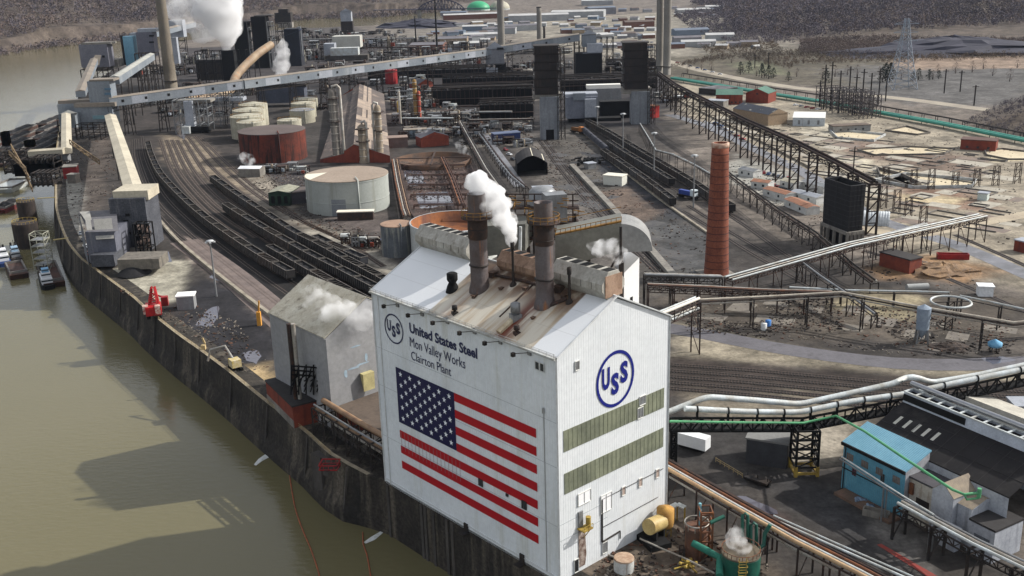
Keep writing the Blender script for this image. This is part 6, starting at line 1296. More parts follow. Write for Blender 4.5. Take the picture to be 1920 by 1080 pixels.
# black cooling tower
t = T('cooling_tower', 'big black slab sided cooling tower with open top on a concrete frame', 'tower', G(1580, 458))
c0, c1, c2 = AT(1540, 436, 446), AT(1588, 456, 466), AT(1616, 452, 462); 
pts = [Vector((v.x, v.y, 0)) for v in (c0, c1, c2)]; dl = (pts[0]-pts[1]); c3 = pts[2]+dl; zt = hgt(pts[1], 349); zb = 7.0
pts = [pts[0], pts[1], pts[2], c3]; ins = [p.lerp(sum(pts, Vector())/4, .1) for p in pts]; m = MB()
M_ct = mat('tower_black', (24, 24, 26), (34, 34, 36), .2, (44, 44, 46), .6, rough=.8)
cyy = sum(pts, Vector())/4; fl = [cyy+(p-cyy)*.97 for p in pts]
m.add([p+Z*zb for p in fl]+[p+Z*zt for p in pts]+[p+Z*zt for p in ins]+[p+Z*(zt-6) for p in ins], [(i, (i+1) % 4, 4+(i+1) % 4, 4+i) for i in range(4)]+[(4+i, 4+(i+1) % 4, 8+(i+1) % 4, 8+i) for i in range(4)]+[(8+i, 8+(i+1) % 4, 12+(i+1) % 4, 12+i) for i in range(4)]+[(12, 13, 14, 15)])
m.build('shell', M_ct, t); m = MB()
for k in range(1, 9):
    z_ = zb+(zt-zb)*k/9; f = .97+.03*k/9; q = [cyy+(p-cyy)*(f*1.006) for p in pts]
    for i in range(4): m.beam(q[i]+Z*z_, q[(i+1) % 4]+Z*z_, .18)
for i in range(4):
    for f in (.25, .5, .75): p = fl[i].lerp(fl[(i+1) % 4], f); p2 = pts[i].lerp(pts[(i+1) % 4], f); u = (p-cyy).normalized()*.1; m.beam(p+u+Z*zb, p2+u+Z*zt, .16)
m.build('batten', mat('batten_grey', (48, 48, 50)), t)
m = MB()
for i in range(4):
    for f in (0, .25, .5, .75): p = pts[i].lerp(pts[(i+1) % 4], f); m.beam(p, p+Z*zb, 1.1)
    m.beam(pts[i]+Z*(zb-.6), pts[(i+1) % 4]+Z*(zb-.6), 1.2, 1.4)
m.build('concrete_frame', M_conc, t); m = MB(); m.poly([tuple((cyy+(p-cyy)*.7)[:2]) for p in pts], 0, zb-.5); m.build('dark_fill', M_black, t)
m = MB(); p = pts[2]+dl*.5; m.beam(p+Z*zt, p+Z*(zt+14), .4); m.build('lightning_mast', M_dark, t)
# elevated pipe bridges
def apath(l): return [AT(*q) for q in l]
rack('pipe_bridge', 'long dark elevated pipe bridge on lattice trestles crossing toward the black cooling tower', apath([(1236, 138, 180), (1270, 162, 214), (1320, 188, 252), (1400, 228, 298), (1500, 272, 362), (1560, 302, 392), (1640, 344, 440)]), [(-1.2, .6, .7, M_rustd), (1.0, .5, .6, M_dark), (0, 1.6, .5, M_rustd)], wid=4.6, posts=23, truss=1.6, legw=.85, mpost=mat('bridge_rust', (58, 48, 42), (44, 38, 36), .4))
rack('pipe_bridge', 'lower dark pipe run on short trestles below the long elevated pipe bridge', apath([(1355, 318, 345), (1400, 352, 380), (1460, 396, 425), (1530, 440, 470), (1600, 500, 525), (1640, 530, 550)]), [(-1, .4, .45, M_rustd), (.8, .4, .4, M_pipe), (0, 1.2, .3, M_dark)], wid=3.2, posts=11, truss=0, mpost=M_dark)
rack('pipe_bridge', 'thin pale pipe run zigzagging past the floodlight masts', apath([(1200, 232, 250), (1216, 258, 282), (1230, 282, 306), (1262, 290, 318), (1300, 308, 330), (1352, 338, 362)]), [(0, .3, .3, M_pwhite)], wid=1.6, posts=9, mpost=M_dark, legw=.22)
gpa = [(1262, 146, 151), (1330, 157, 162), (1440, 175, 181), (1540, 190, 196), (1640, 209, 215), (1760, 230, 237), (1860, 250, 258), (1960, 270, 279)]
M_gp = mat('green_pipe', (70, 150, 130), (58, 130, 116), .1, rough=.45)
rack('green_pipeline', 'twin bright green pipelines running straight across the sandy ground', apath(gpa), [(-2.2, 0, 1.15, M_gp), (1.6, 0, 1.15, M_gp)], wid=5, posts=22, mpost=M_dark, brace=False)
rack('guard_fence', 'long dark rail line parallel behind the green pipelines', apath([(a+18, b-9, c-7) for a, b, c in gpa]), [(0, 0, .5, M_dark)], wid=2, posts=14, mpost=M_dark, brace=False, cat='pipe rack')
rack('pipe_bridge', 'bright parallel white pipes climbing right past the foot of the black cooling tower', apath([(1366, 524, 558), (1594, 460, 512), (1842, 405, 452)]), [(-2.2, .5, .34, M_pwhite), (-.2, .5, .3, M_pipe), (1.9, .5, .36, M_pwhite)], wid=4.6, posts=11, truss=1.2, mpost=M_rustd)
rack('pipe_bridge', 'shorter pale pipe bridge just above the climbing white pipes', apath([(1640, 446, 485), (1736, 420, 468)]), [(-.6, .3, .4, M_pwhite), (.6, .3, .3, M_gal)], wid=3, posts=10, mpost=M_dark)
rack('pipe_bridge', 'dark pipe run falling right from the white pipe bend to the rubble ground', apath([(1500, 490, 530), (1540, 520, 560), (1600, 560, 596), (1640, 590, 615)]), [(0, .3, .4, M_gal), (1, .3, .3, M_dark)], wid=2.4, posts=12, mpost=M_dark)
rack('pipe_bridge', 'grey pipe bridge leading from the ridge duct to the brick smokestack foot', apath([(1208, 515, 575), (1280, 517, 572), (1352, 519, 566)]), [(-.8, .3, .5, M_gal), (.6, .3, .35, M_pipe)], wid=3, posts=9, truss=2.2, mpost=M_dark)
rack('pipe_bridge', 'second rusty pipe bridge level with the smokestack foot', apath([(1215, 535, 590), (1330, 540, 585), (1440, 546, 585), (1560, 549, 590)]), [(-.8, .3, .35, M_rustd), (.3, .3, .3, M_rust), (1.2, .3, .3, M_pipe)], wid=3, posts=8, truss=1.8, mpost=M_rustd)
rack('pipe_bridge', 'long pale insulated pipe on tall posts crossing the rubble ground to the silo', apath([(1312, 563, 622), (1440, 557, 612), (1578, 549, 612), (1700, 572, 634), (1800, 589, 648), (1900, 606, 664), (1960, 600, 662)]), [(-.5, .4, .38, mat('lagged_cream', (190, 182, 168), (160, 150, 136), .3)), (1.0, -.9, .3, M_rustd), (-1.2, -.9, .25, M_pipe)], wid=2.6, posts=16, mpost=M_dark)
rack('pipe_bridge', 'bright trussed pipe bridge leaning out from the white building eave', apath([(1232, 592, 690), (1257, 582, 682), (1306, 562, 662)]), [(-1.0, .7, .5, mat('lit_pipe', (216, 210, 198), fine=.05)), (.5, .7, .35, M_pwhite), (-.9, -2.6, .4, M_pwhite), (.7, -2.6, .3, M_pipe)], wid=3.4, posts=14, truss=3.0, mpost=M_rustd, legw=.4)
rack('pipe_bridge', 'low pipe run behind the rubble ground with dark trestles', apath([(1480, 540, 570), (1600, 546, 572), (1720, 548, 576), (1780, 550, 580)]), [(0, .3, .35, M_pwhite), (.9, .3, .3, M_dark)], wid=2.4, posts=14, mpost=M_dark)
rack('pipe_bridge', 'white pipe run on tall frames behind the ring pipe', apath([(1800, 556, 600), (1850, 566, 612), (1960, 590, 632)]), [(0, .3, .35, M_pwhite)], wid=3.2, posts=10, mpost=M_dark)
t = T('ring_pipe', 'white pipe bent into a flat ring on a lattice post', 'pipe', G(1782, 620)); c = AT(1783, 566, 618); m = MB(); m.tube([c+Vector((math.cos(a)*6.2, math.sin(a)*6.2, 0)) for a in [k*math.pi/14 for k in range(29)]], .38, 8, caps=False); m.build('ring', M_pwhite, t); m = MB()
for s_ in (-1.2, 1.2): m.beam(Vector((c.x+s_, c.y, 0)), c+Vector((s_, 0, 0)), .3)
for k in range(5): m.beam(Vector((c.x-1.2, c.y, c.z*k/5)), Vector((c.x+1.2, c.y, c.z*(k+1)/5)), .2)
m.beam(c-Vector((6, 0, 0)), c+Vector((6, 0, 0)), .25); m.build('post', M_dark, t)
# silo
P = G(1727, 642); t = T('silo', 'pale blue grey silo on four legs on the rubble ground', 'silo', P); k = mpp(P); r = 12.5*k; z1 = hgt(P, 616); z2 = hgt(P, 577); m = MB(); m.lathe(P, [(r*.2, z1-3), (r*.92, z1), (r*.95, (z1+z2)/2), (r, (z1+z2)/2+.1), (r, z2), (0, z2+1.2)], 28, smooth=False); m.build('drum', mat('silo_blue', (140, 152, 164), (120, 132, 146), .3), t); m = MB()
for a in range(4): u = Vector((math.cos(a*1.57+.6), math.sin(a*1.57+.6), 0)); m.beam(P+u*r*1.15, P+u*r*.9+Z*z1, .45); v = Vector((math.cos(a*1.57+2.17), math.sin(a*1.57+2.17), 0)); m.beam(P+u*r*1.1, P+v*r*.95+Z*z1*.95, .2)
m.build('leg_frame', M_gal, t)
# fat twin white pipes in front
yb = Y(1505, 880)
def wp(l, dy=0): return [AY(x, y_, yb+(x-1505)*.028*1.0+dy) for x, y_ in l]
t = T('white_pipeline', 'twin fat white pipelines on a black truss bridge with bends, right of the white building', 'pipeline', (wp([(1505, 770)])[0].x, yb, 0))
top = wp([(1250, 774), (1325, 744), (1410, 750), (1500, 758), (1600, 736), (1680, 718), (1700, 706), (1722, 708), (1745, 718), (1830, 704), (1960, 676)], 4); low = wp([(1284, 766), (1400, 772), (1500, 773), (1600, 752), (1700, 738), (1800, 716), (1960, 684)], 0)
def bend(P): return [P[0]]+[q for a, b, c in zip(P[:-2], P[1:-1], P[2:]) for q in (b+(a-b).normalized()*1.6, b+(a-b).normalized()*.5+(c-b).normalized()*.5, b+(c-b).normalized()*1.6)]+[P[-1]]
m = MB(); m.tube(bend(top), .72, 14); m.build('upper_pipe', M_pwhite, t); m = MB(); m.tube(bend(low), .68, 14); m.build('lower_pipe', M_pwhite, t)
m = MB(); b0 = wp([(1256, 800), (1505, 800), (1700, 762), (1960, 706)], 0); b1 = wp([(1256, 800), (1505, 800), (1700, 762), (1960, 706)], 4)
for q in (b0, b1):
    for a, b in zip(q[:-1], q[1:]): m.truss(a+Z*2.2, b+Z*2.2, 3.4, .42, int((b-a).length/2.6))
for a, b, c, d in zip(b0[:-1], b0[1:], b1[:-1], b1[1:]):
    for k in range(12): m.beam(a.lerp(b, k/12)+Z*.6, c.lerp(d, k/12)+Z*.6, .35)
    m.beam((a+c)/2-Z*.2, (b+d)/2-Z*.2, 3.2, .2)
m.build('truss', M_black, t)
for i in range(len(low)-1):
    for f in (.2, .7):
        p = low[i].lerp(low[i+1], f); m = MB(); m.tube([p+Vector((-.18, 0, 0)), p+Vector((.18, 0, 0))], .84, 14); m.beam(p-Z*2.6, p+Z*0, .5); m.build('pipe_saddle', M_black, t)
def legtower(pxs, pt, pg, pgy, lab_=None, w=5.2, foot=True):
    P = G(pxs, pg); zt = hgt(P, pt); m = MB(); c = [P+Vector((s*w/2, u*w/2, 0)) for s, u in ((-1, -1), (1, -1), (1, 1), (-1, 1))]
    for p in c: m.beam(p, p+Z*zt, .5)
    n_ = 5
    for j in range(n_+1):
        for i in range(4):
            if j: m.beam(c[i]+Z*zt*j/n_, c[(i+1) % 4]+Z*zt*j/n_, .35)
            if j < n_ and j: m.beam(c[i]+Z*zt*j/n_, c[(i+1) % 4]+Z*zt*(j+1)/n_, .25)
    m.build('support_tower', M_black, t)
    if foot:
        m = MB()
        for i in range(4): m.beam(c[i]*1.0+Z*.8, c[(i+1) % 4]+Z*.8, .55); m.beam(c[i], c[i]+Z*2.6, .75)
        m.build('yellow_foot', M_yel, t)
legtower(1506, 800, 884, 0)
legtower(1262, 800, 872, 0, w=1.2, foot=False); legtower(1990, 720, 800, 0)
t2 = T('green_pipe', 'slim bright green pipe running along the truss and down over the blue building roof', 'pipe', (wp([(1255, 788)])[0].x, yb, 0))
yB = Y(1630, 935)
gp_ = wp([(1256, 790), (1380, 792), (1506, 793), (1568, 780)], -1)+[G(1620, 808, 16.6), G(1700, 862, 15.6), G(1786, 918, 13.6), G(1808, 927, 13.2), G(1836, 924, 13.2)]
m = MB(); m.tube(gp_, .3, 8); m.build('pipe_run', M_teal, t2); m = MB(); p = gp_[-1]; m.tube([p-Z*1, p+Z*1], .45, 8); m.tube([gp_[-2], gp_[-2]+Vector((.6, 0, -1.2)), gp_[-1]-Z*1.2], .22, 6); m.build('valve', M_teal, t2)
# blue building and black roofed hall
M_blue = mat('turquoise_sheet', (98, 156, 176), (82, 142, 166), .25, (146, 172, 180), .9, rough=.55, thr3=(.62, .75)); M_bro = mat('turquoise_roof', (122, 166, 184), (108, 154, 174), .2, rough=.5, fine=.06)
b0, b1 = G(1690, 974), G(1577, 914); t = T('blue_building', 'two storey turquoise metal building with five upper windows and turquoise roof', 'building', b1)
zt = hgt(b1, 830); q, d, n, w, r_ = gable(t, b1, b0, 7.4, zt, 0, M_blue, M_bro, .0); bpy.data.objects.remove(r_); L = (b0-b1).length
m = MB(); o = -n*.5; e = [b1+o-d*.3+Z*zt, b0+o+d*.3+Z*(zt-.0), b0+n*7.5+d*.3+Z*(zt+3.0), b1+n*7.5-d*.3+Z*(zt+3.0)]; m.add(e+[p+Z*.35 for p in e], [(3, 2, 1, 0), (4, 5, 6, 7), (0, 1, 5, 4), (1, 2, 6, 5), (2, 3, 7, 6), (3, 0, 4, 7)]); rf = m.build('roof', M_bro, t)
m = MB(); m.beam(b1+o*1.2-d*.3+Z*(zt+.0), b0+o*1.2+d*.3+Z*(zt), .4, .75); m.build('black_gutter', M_black, rf)
m = MB(); m.add([b0+d*.03, b0+d*.03+n*7.4, b0+d*.03+n*7.4+Z*(zt+2.9), b0+d*.03+Z*zt], [(0, 1, 2, 3)]); m.build('end_wall', mat('pale_end_wall', (178, 180, 184), (150, 150, 154), .4, (130, 96, 80), 1.0), t); m = MB(); m.add([b1-d*.03, b1-d*.03+n*7.4, b1-d*.03+n*7.4+Z*(zt+2.9), b1-d*.03+Z*zt], [(3, 2, 1, 0)]); m.build('end_wall', mat('pale_end_wall'  , (178, 180, 184)), t)
m = MB()
for k in range(36): u = b1+d*(L*k/35); m.beam(u-n*.45+Z*(zt+.36), u+n*7.4+Z*(zt+3.32), .09, .06); m.beam(u-n*.03+Z*.3, u-n*.03+Z*(zt-.3), .07, .07)
m.beam(b1+n*3.5+Z*(zt+1.72), b0+n*3.5+Z*(zt+1.72), .1, .08); m.build('sheet_rib', mat('rib_turquoise', (104, 150, 168), (88, 134, 152), .5), t)
wins(t, b1, d, n, [L*f for f in (.11, .36, .6, .87)], zt*.68, 2.0, 1.7, mat('window_tan', (120, 108, 100), (90, 84, 80), 1.5)); wins(t, b1, d, n, [L*.2], zt*.4, 1.3, 1.7, mat('maroon_door', (70, 30, 40)), 'hatch')
wins(t, b1, d, n, [L*.66], zt*.55, 1.1, 2.2, M_dark, 'hoist_door'); m = MB()
for z_ in (.5, .1): pass
m.beam(b1-n*.2+Z*zt*.47, b0-n*.2+Z*zt*.47, .25, .15); m.beam(b1-n*.2+d*.6, b1-n*.2+d*.6+Z*zt*.95, .2); m.beam(b1+d*L*.7-n*.2, b1+d*L*.7-n*.2+Z*zt*.4, .25); m.build('conduit', M_dark, t)
m = MB(); m.beam(b1-n*2.2+d*1.5+Z*.35, b0-n*2.2+Z*.35, 3.6, .7); m.build('brick_apron', mat('apron_brown', (112, 88, 74), (90, 76, 66), .5), t)
# white blocks right of the blue building
t = T('white_workshop', 'white rendered workshop with grey lean-to roofs right of the blue building', 'building', b0)
w0 = b0+n*1.5+d*.2; M_wr = mat('worn_white', (176, 180, 186), (150, 154, 162), .2, (120, 122, 128), .5, rough=.8)
q1, d1, n1, _, r1_ = gable(t, w0, w0+d*6.5, 6, zt*.86, .0, mat('cream_wall', (186, 182, 172), (160, 154, 142), .3, (120, 100, 84), .8), mat('dark_shed_roof', (72, 70, 74), (60, 58, 62), .3), .3)
wins(t, q1[0], d1, n1, [3.6], zt*.4, 3.4, 1.5, M_dark); m = MB(); m.box(q1[0]+d1*.7-n1*.3+Z*zt*.55, (1, .5, 2.6), math.atan2(d1.y, d1.x)); m.build('rusty_door', M_rust, t)
g0_ = w0+d*6.6-n*1.2; q2, d2, n2, _, r2_ = gable(t, g0_, g0_+d*5.2, 7.5, zt*.92, 2.6, M_wr, mat('tan_rib_roof', (140, 128, 110), (118, 108, 96), .6), .2, False); q3, d3, n3, _, r3_ = gable(t, g0_+d*5.3+n*1.5, g0_+d*8.6+n*1.5, 9, zt*.8, 1.2, M_wr, mat('tan_rib_roof', ()), .1)
q4, d4, n4, _, r4_ = gable(t, g0_+d*8.8+n*.8, g0_+d*14.8+n*.8, 9, zt*.62, 0, M_wr, M_roofd, .1); wins(t, q4[0], d4, n4, [3.2], zt*.2, 3.6, 2.6, mat('mesh_window', (110, 114, 120), (80, 84, 90), 2.))
m = MB(); m.poly([tuple((g0_+d*9.5-n*1)[:2]), tuple((g0_+d*12-n*1)[:2]), tuple((g0_+d*12-n*3.6)[:2]), tuple((g0_+d*9.5-n*3.6)[:2])], 0, 5.2) if False else m.poly([tuple((g0_+d*4-n*2)[:2]), tuple((g0_+d*8-n*2)[:2]), tuple((g0_+d*8)[:2]), tuple((g0_+d*4)[:2])], 0, 5.0); m.build('porch_block', M_wr, t)
# black roofed hall with ridge vent
yr = Y(1740, 850); t = T('black_roof_hall', 'long hall with black pitched roof, pale skylight strips and white ridge monitor', 'building', (AY(1800, 860, yr).x, yr, 0))
R0 = b1+n*20.5+Z*17.8; rd = d.copy(); rn = n.copy(); R1 = R0+rd*37; hw_ = 13.3; dz = 5.4; e0, e1 = R0-rn*hw_-Z*dz, R1-rn*hw_-Z*dz; f0, f1 = R0+rn*hw_-Z*dz, R1+rn*hw_-Z*dz
m = MB(); m.add([R0, R1, e1, e0, f0, f1]+[p-Z*.3 for p in (R0, R1, e1, e0, f0, f1)], [(3, 2, 1, 0), (0, 1, 5, 4), (6, 7, 8, 9), (10, 11, 7, 6), (0, 4, 10, 6), (3, 0, 6, 9), (2, 3, 9, 8), (4, 5, 11, 10)]); rf = m.build('roof', mat('tar_roof', (29, 27, 29), (36, 34, 34), .12, (56, 54, 52), .2, rough=.95), t)
m = MB(); g_ = lambda p: Vector((p.x, p.y, 0)); m.add([g_(e0), g_(f0), f0-Z*.3, R0-Z*.3, e0-Z*.3], [(0, 1, 2, 3, 4)]); m.add([g_(e0), g_(e1), e1-Z*.3, e0-Z*.3], [(0, 1, 2, 3)]); m.add([g_(f0), g_(f1), f1-Z*.3, f0-Z*.3], [(3, 2, 1, 0)]); m.build('wall', M_wr, t)
m = MB()
for k in range(1, 9): m.beam(R0+rd*k*4.2-Z*-.05, R0+rd*k*4.2-rn*hw_-Z*(dz-.05), .12, .06)
for f in (.33, .66): m.beam(R0-rn*hw_*f-Z*(dz*f-.05), R1-rn*hw_*f-Z*(dz*f-.05), .1, .06)
m.build('roof_seam', mat('tar_seam', (50, 48, 48)), rf)
nrm = rd.cross(rn).normalized(); nrm = nrm if nrm.z > 0 else -nrm
for k in range(5):
    m = MB(); a = R0+rd*(3.0+k*2.6)-rn*(hw_*.42)-Z*(dz*.42)+Z*.06; s_ = (-rn*hw_-Z*dz).normalized(); q = [a, a+rd*.8, a+rd*.8+s_*2.9, a+s_*2.9]; m.add(q, [(3, 2, 1, 0)]); m.build('skylight', mat('skylight', (176, 174, 164), fine=.05), rf)
m = MB(); a, b = R0+rd*.2, R1; m.add([a-rn*1.9-Z*.5, b-rn*1.9-Z*.5, b-rn*1.6+Z*2.0, a-rn*1.6+Z*2.0, a+rn*1.9-Z*.5, b+rn*1.9-Z*.5, b+rn*1.6+Z*2.0, a+rn*1.6+Z*2.0], [(0, 1, 2, 3), (7, 6, 5, 4), (0, 3, 7, 4), (1, 5, 6, 2)]); mo = m.build('ridge_monitor', mat('monitor_white', (176, 182, 192), (156, 162, 172), .3), rf)
m = MB(); m.add([a-rn*1.3+Z*1.4, b-rn*1.3+Z*1.4, b+rn*1.3+Z*1.4, a+rn*1.3+Z*1.4], [(0, 1, 2, 3)]); m.add([a-rn*1.95-Z*.0, a+rd*17-rn*1.95-Z*.0, a+rd*17-rn*1.75+Z*1.6, a-rn*1.75+Z*1.6], [(0, 1, 2, 3)]); m.build('monitor_void', M_black, mo); m = MB()
for k in range(13): u = a+rd*k*3; m.beam(u-rn*1.6+Z*2.05, u+rn*1.6+Z*2.05, .5, .2)
for s_ in (-1.55, 1.55): m.beam(a+rn*s_+Z*2.1, b+rn*s_+Z*2.1, .35, .3)
m.build('cross_tie', M_pwhite, mo); m = MB(); m.tube([a+rn*2.2+Z*2.9-rd*1.2, b+rn*2.2+Z*2.9], .62, 12); m.build('silver_pipe', mat('silver_pipe', (150, 152, 156), rough=.3, metal=.7, fine=.05), mo)
t = T('white_roof_hall', 'neighbouring hall with pale curved roof edge behind the black roofed hall', 'building', (R0.x+12, R0.y+20, 0)); s0 = R0+rn*19+rd*2-Z*3.5; m = MB(); s1 = s0+rd*45; m.add([s0, s1, s1+rn*8-Z*1.5, s0+rn*8-Z*1.5, g_(s0), g_(s1), g_(s1+rn*8), g_(s0+rn*8)], [(0, 1, 2, 3), (0, 4, 5, 1), (2, 6, 7, 3), (0, 3, 7, 4)]); m.build('shell', mat('pale_hall', (188, 184, 172), (160, 156, 146), .2), t)
# small grey hut far right
shed('small_cabin', 'small grey cabin with flat roof at the right edge behind the halls', (1902, 790), (1960, 790), 6, 4, 0, M_grey, M_panel)
# wooden sided open shed & trailers under the white pipes
shed('dark_shed', 'dark lean-to shed standing under the white pipelines', (1398, 868), (1474, 880), 7, 6.5, 0, mat('shed_dark', (62, 64, 68), (50, 50, 54), .3), mat('shed_dark_roof', (120, 120, 118)))
t = T('box_trailer', 'white box trailer parked at the foot of the white building', 'trailer', G(1300, 842)); P = G(1300, 842); m = MB(); m.box(P+Z*1, (8, 3, 3.2), 2.5); m.build('box', mat('trailer_white', (206, 208, 210), fine=.04), t); m = MB(); m.box(P+Z*.3, (7, 2.4, .7), 2.5); m.build('chassis', M_black, t)
t = T('yellow_barrier', 'row of pale yellow guard barriers on the dirt below the pipelines', 'barrier', G(1360, 880)); m = MB(); a, b = G(1342, 866), G(1392, 896)
for k in range(7): p = a.lerp(b, k/6); m.beam(p, p+Z*1.2, .15)
m.beam(a+Z*1.1, b+Z*1.1, .12); m.beam(a+Z*.6, b+Z*.6, .12); m.build('rail', mat('rail_cream', (150, 132, 96)), t)
t = T('dark_skid', 'black flatbed cart standing on the asphalt left of the blue building', 'cart', G(1420, 905)); P = G(1420, 906); m = MB(); m.box(P+Z*.8, (6, 2.4, .5), 2.4); m.build('deck', M_dark, t); m = MB()
for s_ in (-2, 2): u = Vector((math.cos(2.4), math.sin(2.4), 0))*s_; m.tube([P+u+Vector((-.9, .9, .5)), P+u+Vector((.9, -.9, .5))], .5, 10)
for s_ in (-2.6, 0, 2.6): u = Vector((math.cos(2.4), math.sin(2.4), 0))*s_; m.beam(P+u+Z*1.2, P+u+Z*2.1, .15)
m.build('wheels_and_stakes', M_black, t)
for k, (px, py) in enumerate(((1612, 942), (1626, 953), (1642, 968))):
    P = G(px, py); t = T('drum_stack' if k < 2 else 'waste_skip', ['bundle of blue and grey drums nearest the left end of the blue building', 'second bundle of drums beside the blue building', 'open pale concrete skip in front of the blue building'][k], 'drums' if k < 2 else 'skip', P); m = MB()
    if k < 2:
        for j in range(9): m.lathe(P+Vector((random.uniform(-1.3, 1.3), random.uniform(-1.0, 1.0), 0)), [(.35, 0), (.35, 1), (0, 1)], 10)
        m.build('drums', mat('drum_mix', (140, 160, 184), (70, 74, 80), 1.5), t)
    else:
        a_ = -.55; m.box(P, (5.5, 2, .3), a_)
        for u, v, L_, w_ in ((0, .9, 5.5, .2), (0, -.9, 5.5, .2)): m.box(P+Vector((-math.sin(a_)*v, math.cos(a_)*v, .3)), (L_, w_, 1.3), a_)
        for u in (-2.65, 2.65): m.box(P+Vector((math.cos(a_)*u, math.sin(a_)*u, .3)), (.2, 1.6, 1.3), a_)
        m.build('skip_box', M_conc, t)
# low rusty rack on the near right
rack('pipe_rack', 'low rusty pipe rack running from the white building foot toward the bottom right', apath([(1215, 850, 905), (1252, 872, 925), (1380, 945, 1004), (1500, 1012, 1076), (1620, 1072, 1140), (1760, 1146, 1220)]), [(-2.0, .6, .42, mat('cream_pipe', (186, 158, 122), (160, 130, 100), .4)), (-.9, .5, .3, M_pwhite), (.2, .5, .32, M_rust), (1.2, .4, .3, M_rustd), (-1.4, -1.6, .28, M_pipe), (1.7, -1.4, .3, mat('reddish_pipe', (128, 70, 54)))], wid=5, posts=9, mpost=M_rustd, legw=.35)
rack('pipe_rack', 'pair of bright silver pipes beside the low rusty rack at the lower right', apath([(1444, 978, 1035), (1560, 1030, 1090), (1700, 1092, 1160), (1800, 1140, 1210)]), [(0, .8, .28, M_pwhite), (1.1, 1.0, .18, M_pwhite)], wid=2.4, posts=12, mpost=M_rustd, brace=False)
rack('pipe_rack', 'dark steel pipe frames with yellow posts at the bottom right corner', apath([(1690, 944, 1006), (1752, 978, 1040), (1830, 1020, 1090), (1930, 1068, 1150), (2000, 1100, 1190)]), [(-1.2, .5, .35, M_pwhite), (0, .5, .3, M_pipe), (1.0, .5, .25, M_gal)], wid=4, posts=9, mpost=M_dark, truss=1.5, legw=.5)
rack('pipe_rack', 'slim silver pipe on posts along the front of the blue building', apath([(1578, 858, 925), (1690, 930, 995), (1750, 966, 1035)]), [(0, .2, .2, M_pwhite)], wid=1.0, posts=12, mpost=M_gal, brace=False, legw=.3, skip=(0,))
t = T('red_walkway', 'faded red painted walkway strip on the asphalt at the bottom right', 'walkway', G(1690, 1040)); m = MB(); P_ = [G(1644, 1022), G(1652, 1020), G(1760, 1082), G(1742, 1084)]; m.add([p+Z*.09 for p in P_]+[p+Z*.02 for p in P_], [(0, 1, 2, 3)]); m.build('painted_strip', mat('faded_red', (140, 52, 46), (110, 60, 52), .8, (90, 80, 76), 0), t)
# tank yard at the building foot
tw, C_, r_, h_ = tank(1150.5, 1189, 1079, 1058, 'small round white tank with stained tan top at the foot of the white building', mat('small_tank_white', (200, 202, 200), (176, 176, 170), .5, (140, 120, 104), 1.2), mat('small_tank_top', (176, 154, 132), (140, 112, 92), .8), cone=.05, rings=1, pipe=False)
M_ydr = mat('tank_yellow', (184, 164, 110), (156, 132, 82), .4, rough=.5)
t = T('yellow_tank', 'horizontal pale yellow tank on a steel cradle beside the white building', 'tank', G(1236, 1010)); a, b = AT(1217, 988, 1022), AT(1240, 978, 1006); dd = (b-a); m = MB(); m.tube([a-dd*.02, a, b, b+dd*.02], 1.75, 20); m.build('shell', M_ydr, t); m = MB()
for p in (a.lerp(b, .2), a.lerp(b, .8)): m.box(Vector((p.x, p.y, 0)), (3, .6, p.z-1), math.atan2(dd.y, dd.x)+1.57)
m.box(Vector((a.x+1, a.y+1, 0)), (5, 7, 1.2), .4); m.build('cradle', M_black, t)
t = T('yellow_vessel', 'ochre framed yellow vessel behind the horizontal yellow tank', 'tank', G(1250, 995)); P = G(1247, 1000); m = MB(); m.lathe(P, [(1.7, 2), (1.9, 3), (1.9, 6), (0, 6.6)], 20); m.build('shell', mat('vessel_ochre', (176, 136, 68), (150, 110, 60), .4), t); frame(t, 'cage', 1238, 1258, 965, 1006, 4, M_yel, 2, .18, lev=3)
M_rt = mat('rusty_tank', (104, 72, 56), (76, 60, 52), .3, (134, 90, 64), .8, rough=.9)
t, C_, r_, h_ = tank(1283, 1326, 1050, 1000, 'rusty brown open tank with ring rail in the lower yard', M_rt, M_rt, cone=0, rings=2, pipe=False); m = MB(); m.lathe(C_+Z*(h_+1.2), [(r_*1.02, 0), (r_*1.1, 0), (r_*1.1, .2), (r_*1.02, .2)], 28)
for k in range(10): a_ = k*.628; m.beam(C_+Vector((math.cos(a_)*r_*1.05, math.sin(a_)*r_*1.05, h_)), C_+Vector((math.cos(a_)*r_*1.05, math.sin(a_)*r_*1.05, h_+1.3)), .12)
m.build('ring_rail', M_pipe, t); m = MB(); m.tube([C_+Vector((.6, .2, h_-1)), C_+Vector((.6, .2, h_+5.5))], .3, 8); m.build('blue_pipe', mat('pale_blue_pipe', (120, 170, 180)), t)
frame(t, 'red_frame', 1312, 1334, 962, 1052, 3, M_rust, 1, .35, lev=5)
t, C2, r2, h2 = tank(1349, 1423, 1110, 1056, 'dark green open topped tank venting steam at the bottom edge', M_green, mat('green_tank_top', (74, 66, 56), (100, 90, 74), .4), cone=0, rings=2, rail=False, pipe=False)
m = MB(); k_ = 22
for k in range(k_):
    a0, a1 = 2*math.pi*k/k_, 2*math.pi*(k+1)/k_; c = lambda a, z: C2+Vector((math.cos(a)*r2*.97, math.sin(a)*r2*.97, h2+z))
    m.beam(c(a0, 0), c(a0, 1.2), .1); m.beam(c(a0, 1.2), c(a1, 1.2), .1)
m.build('top_rail', M_rust, t)
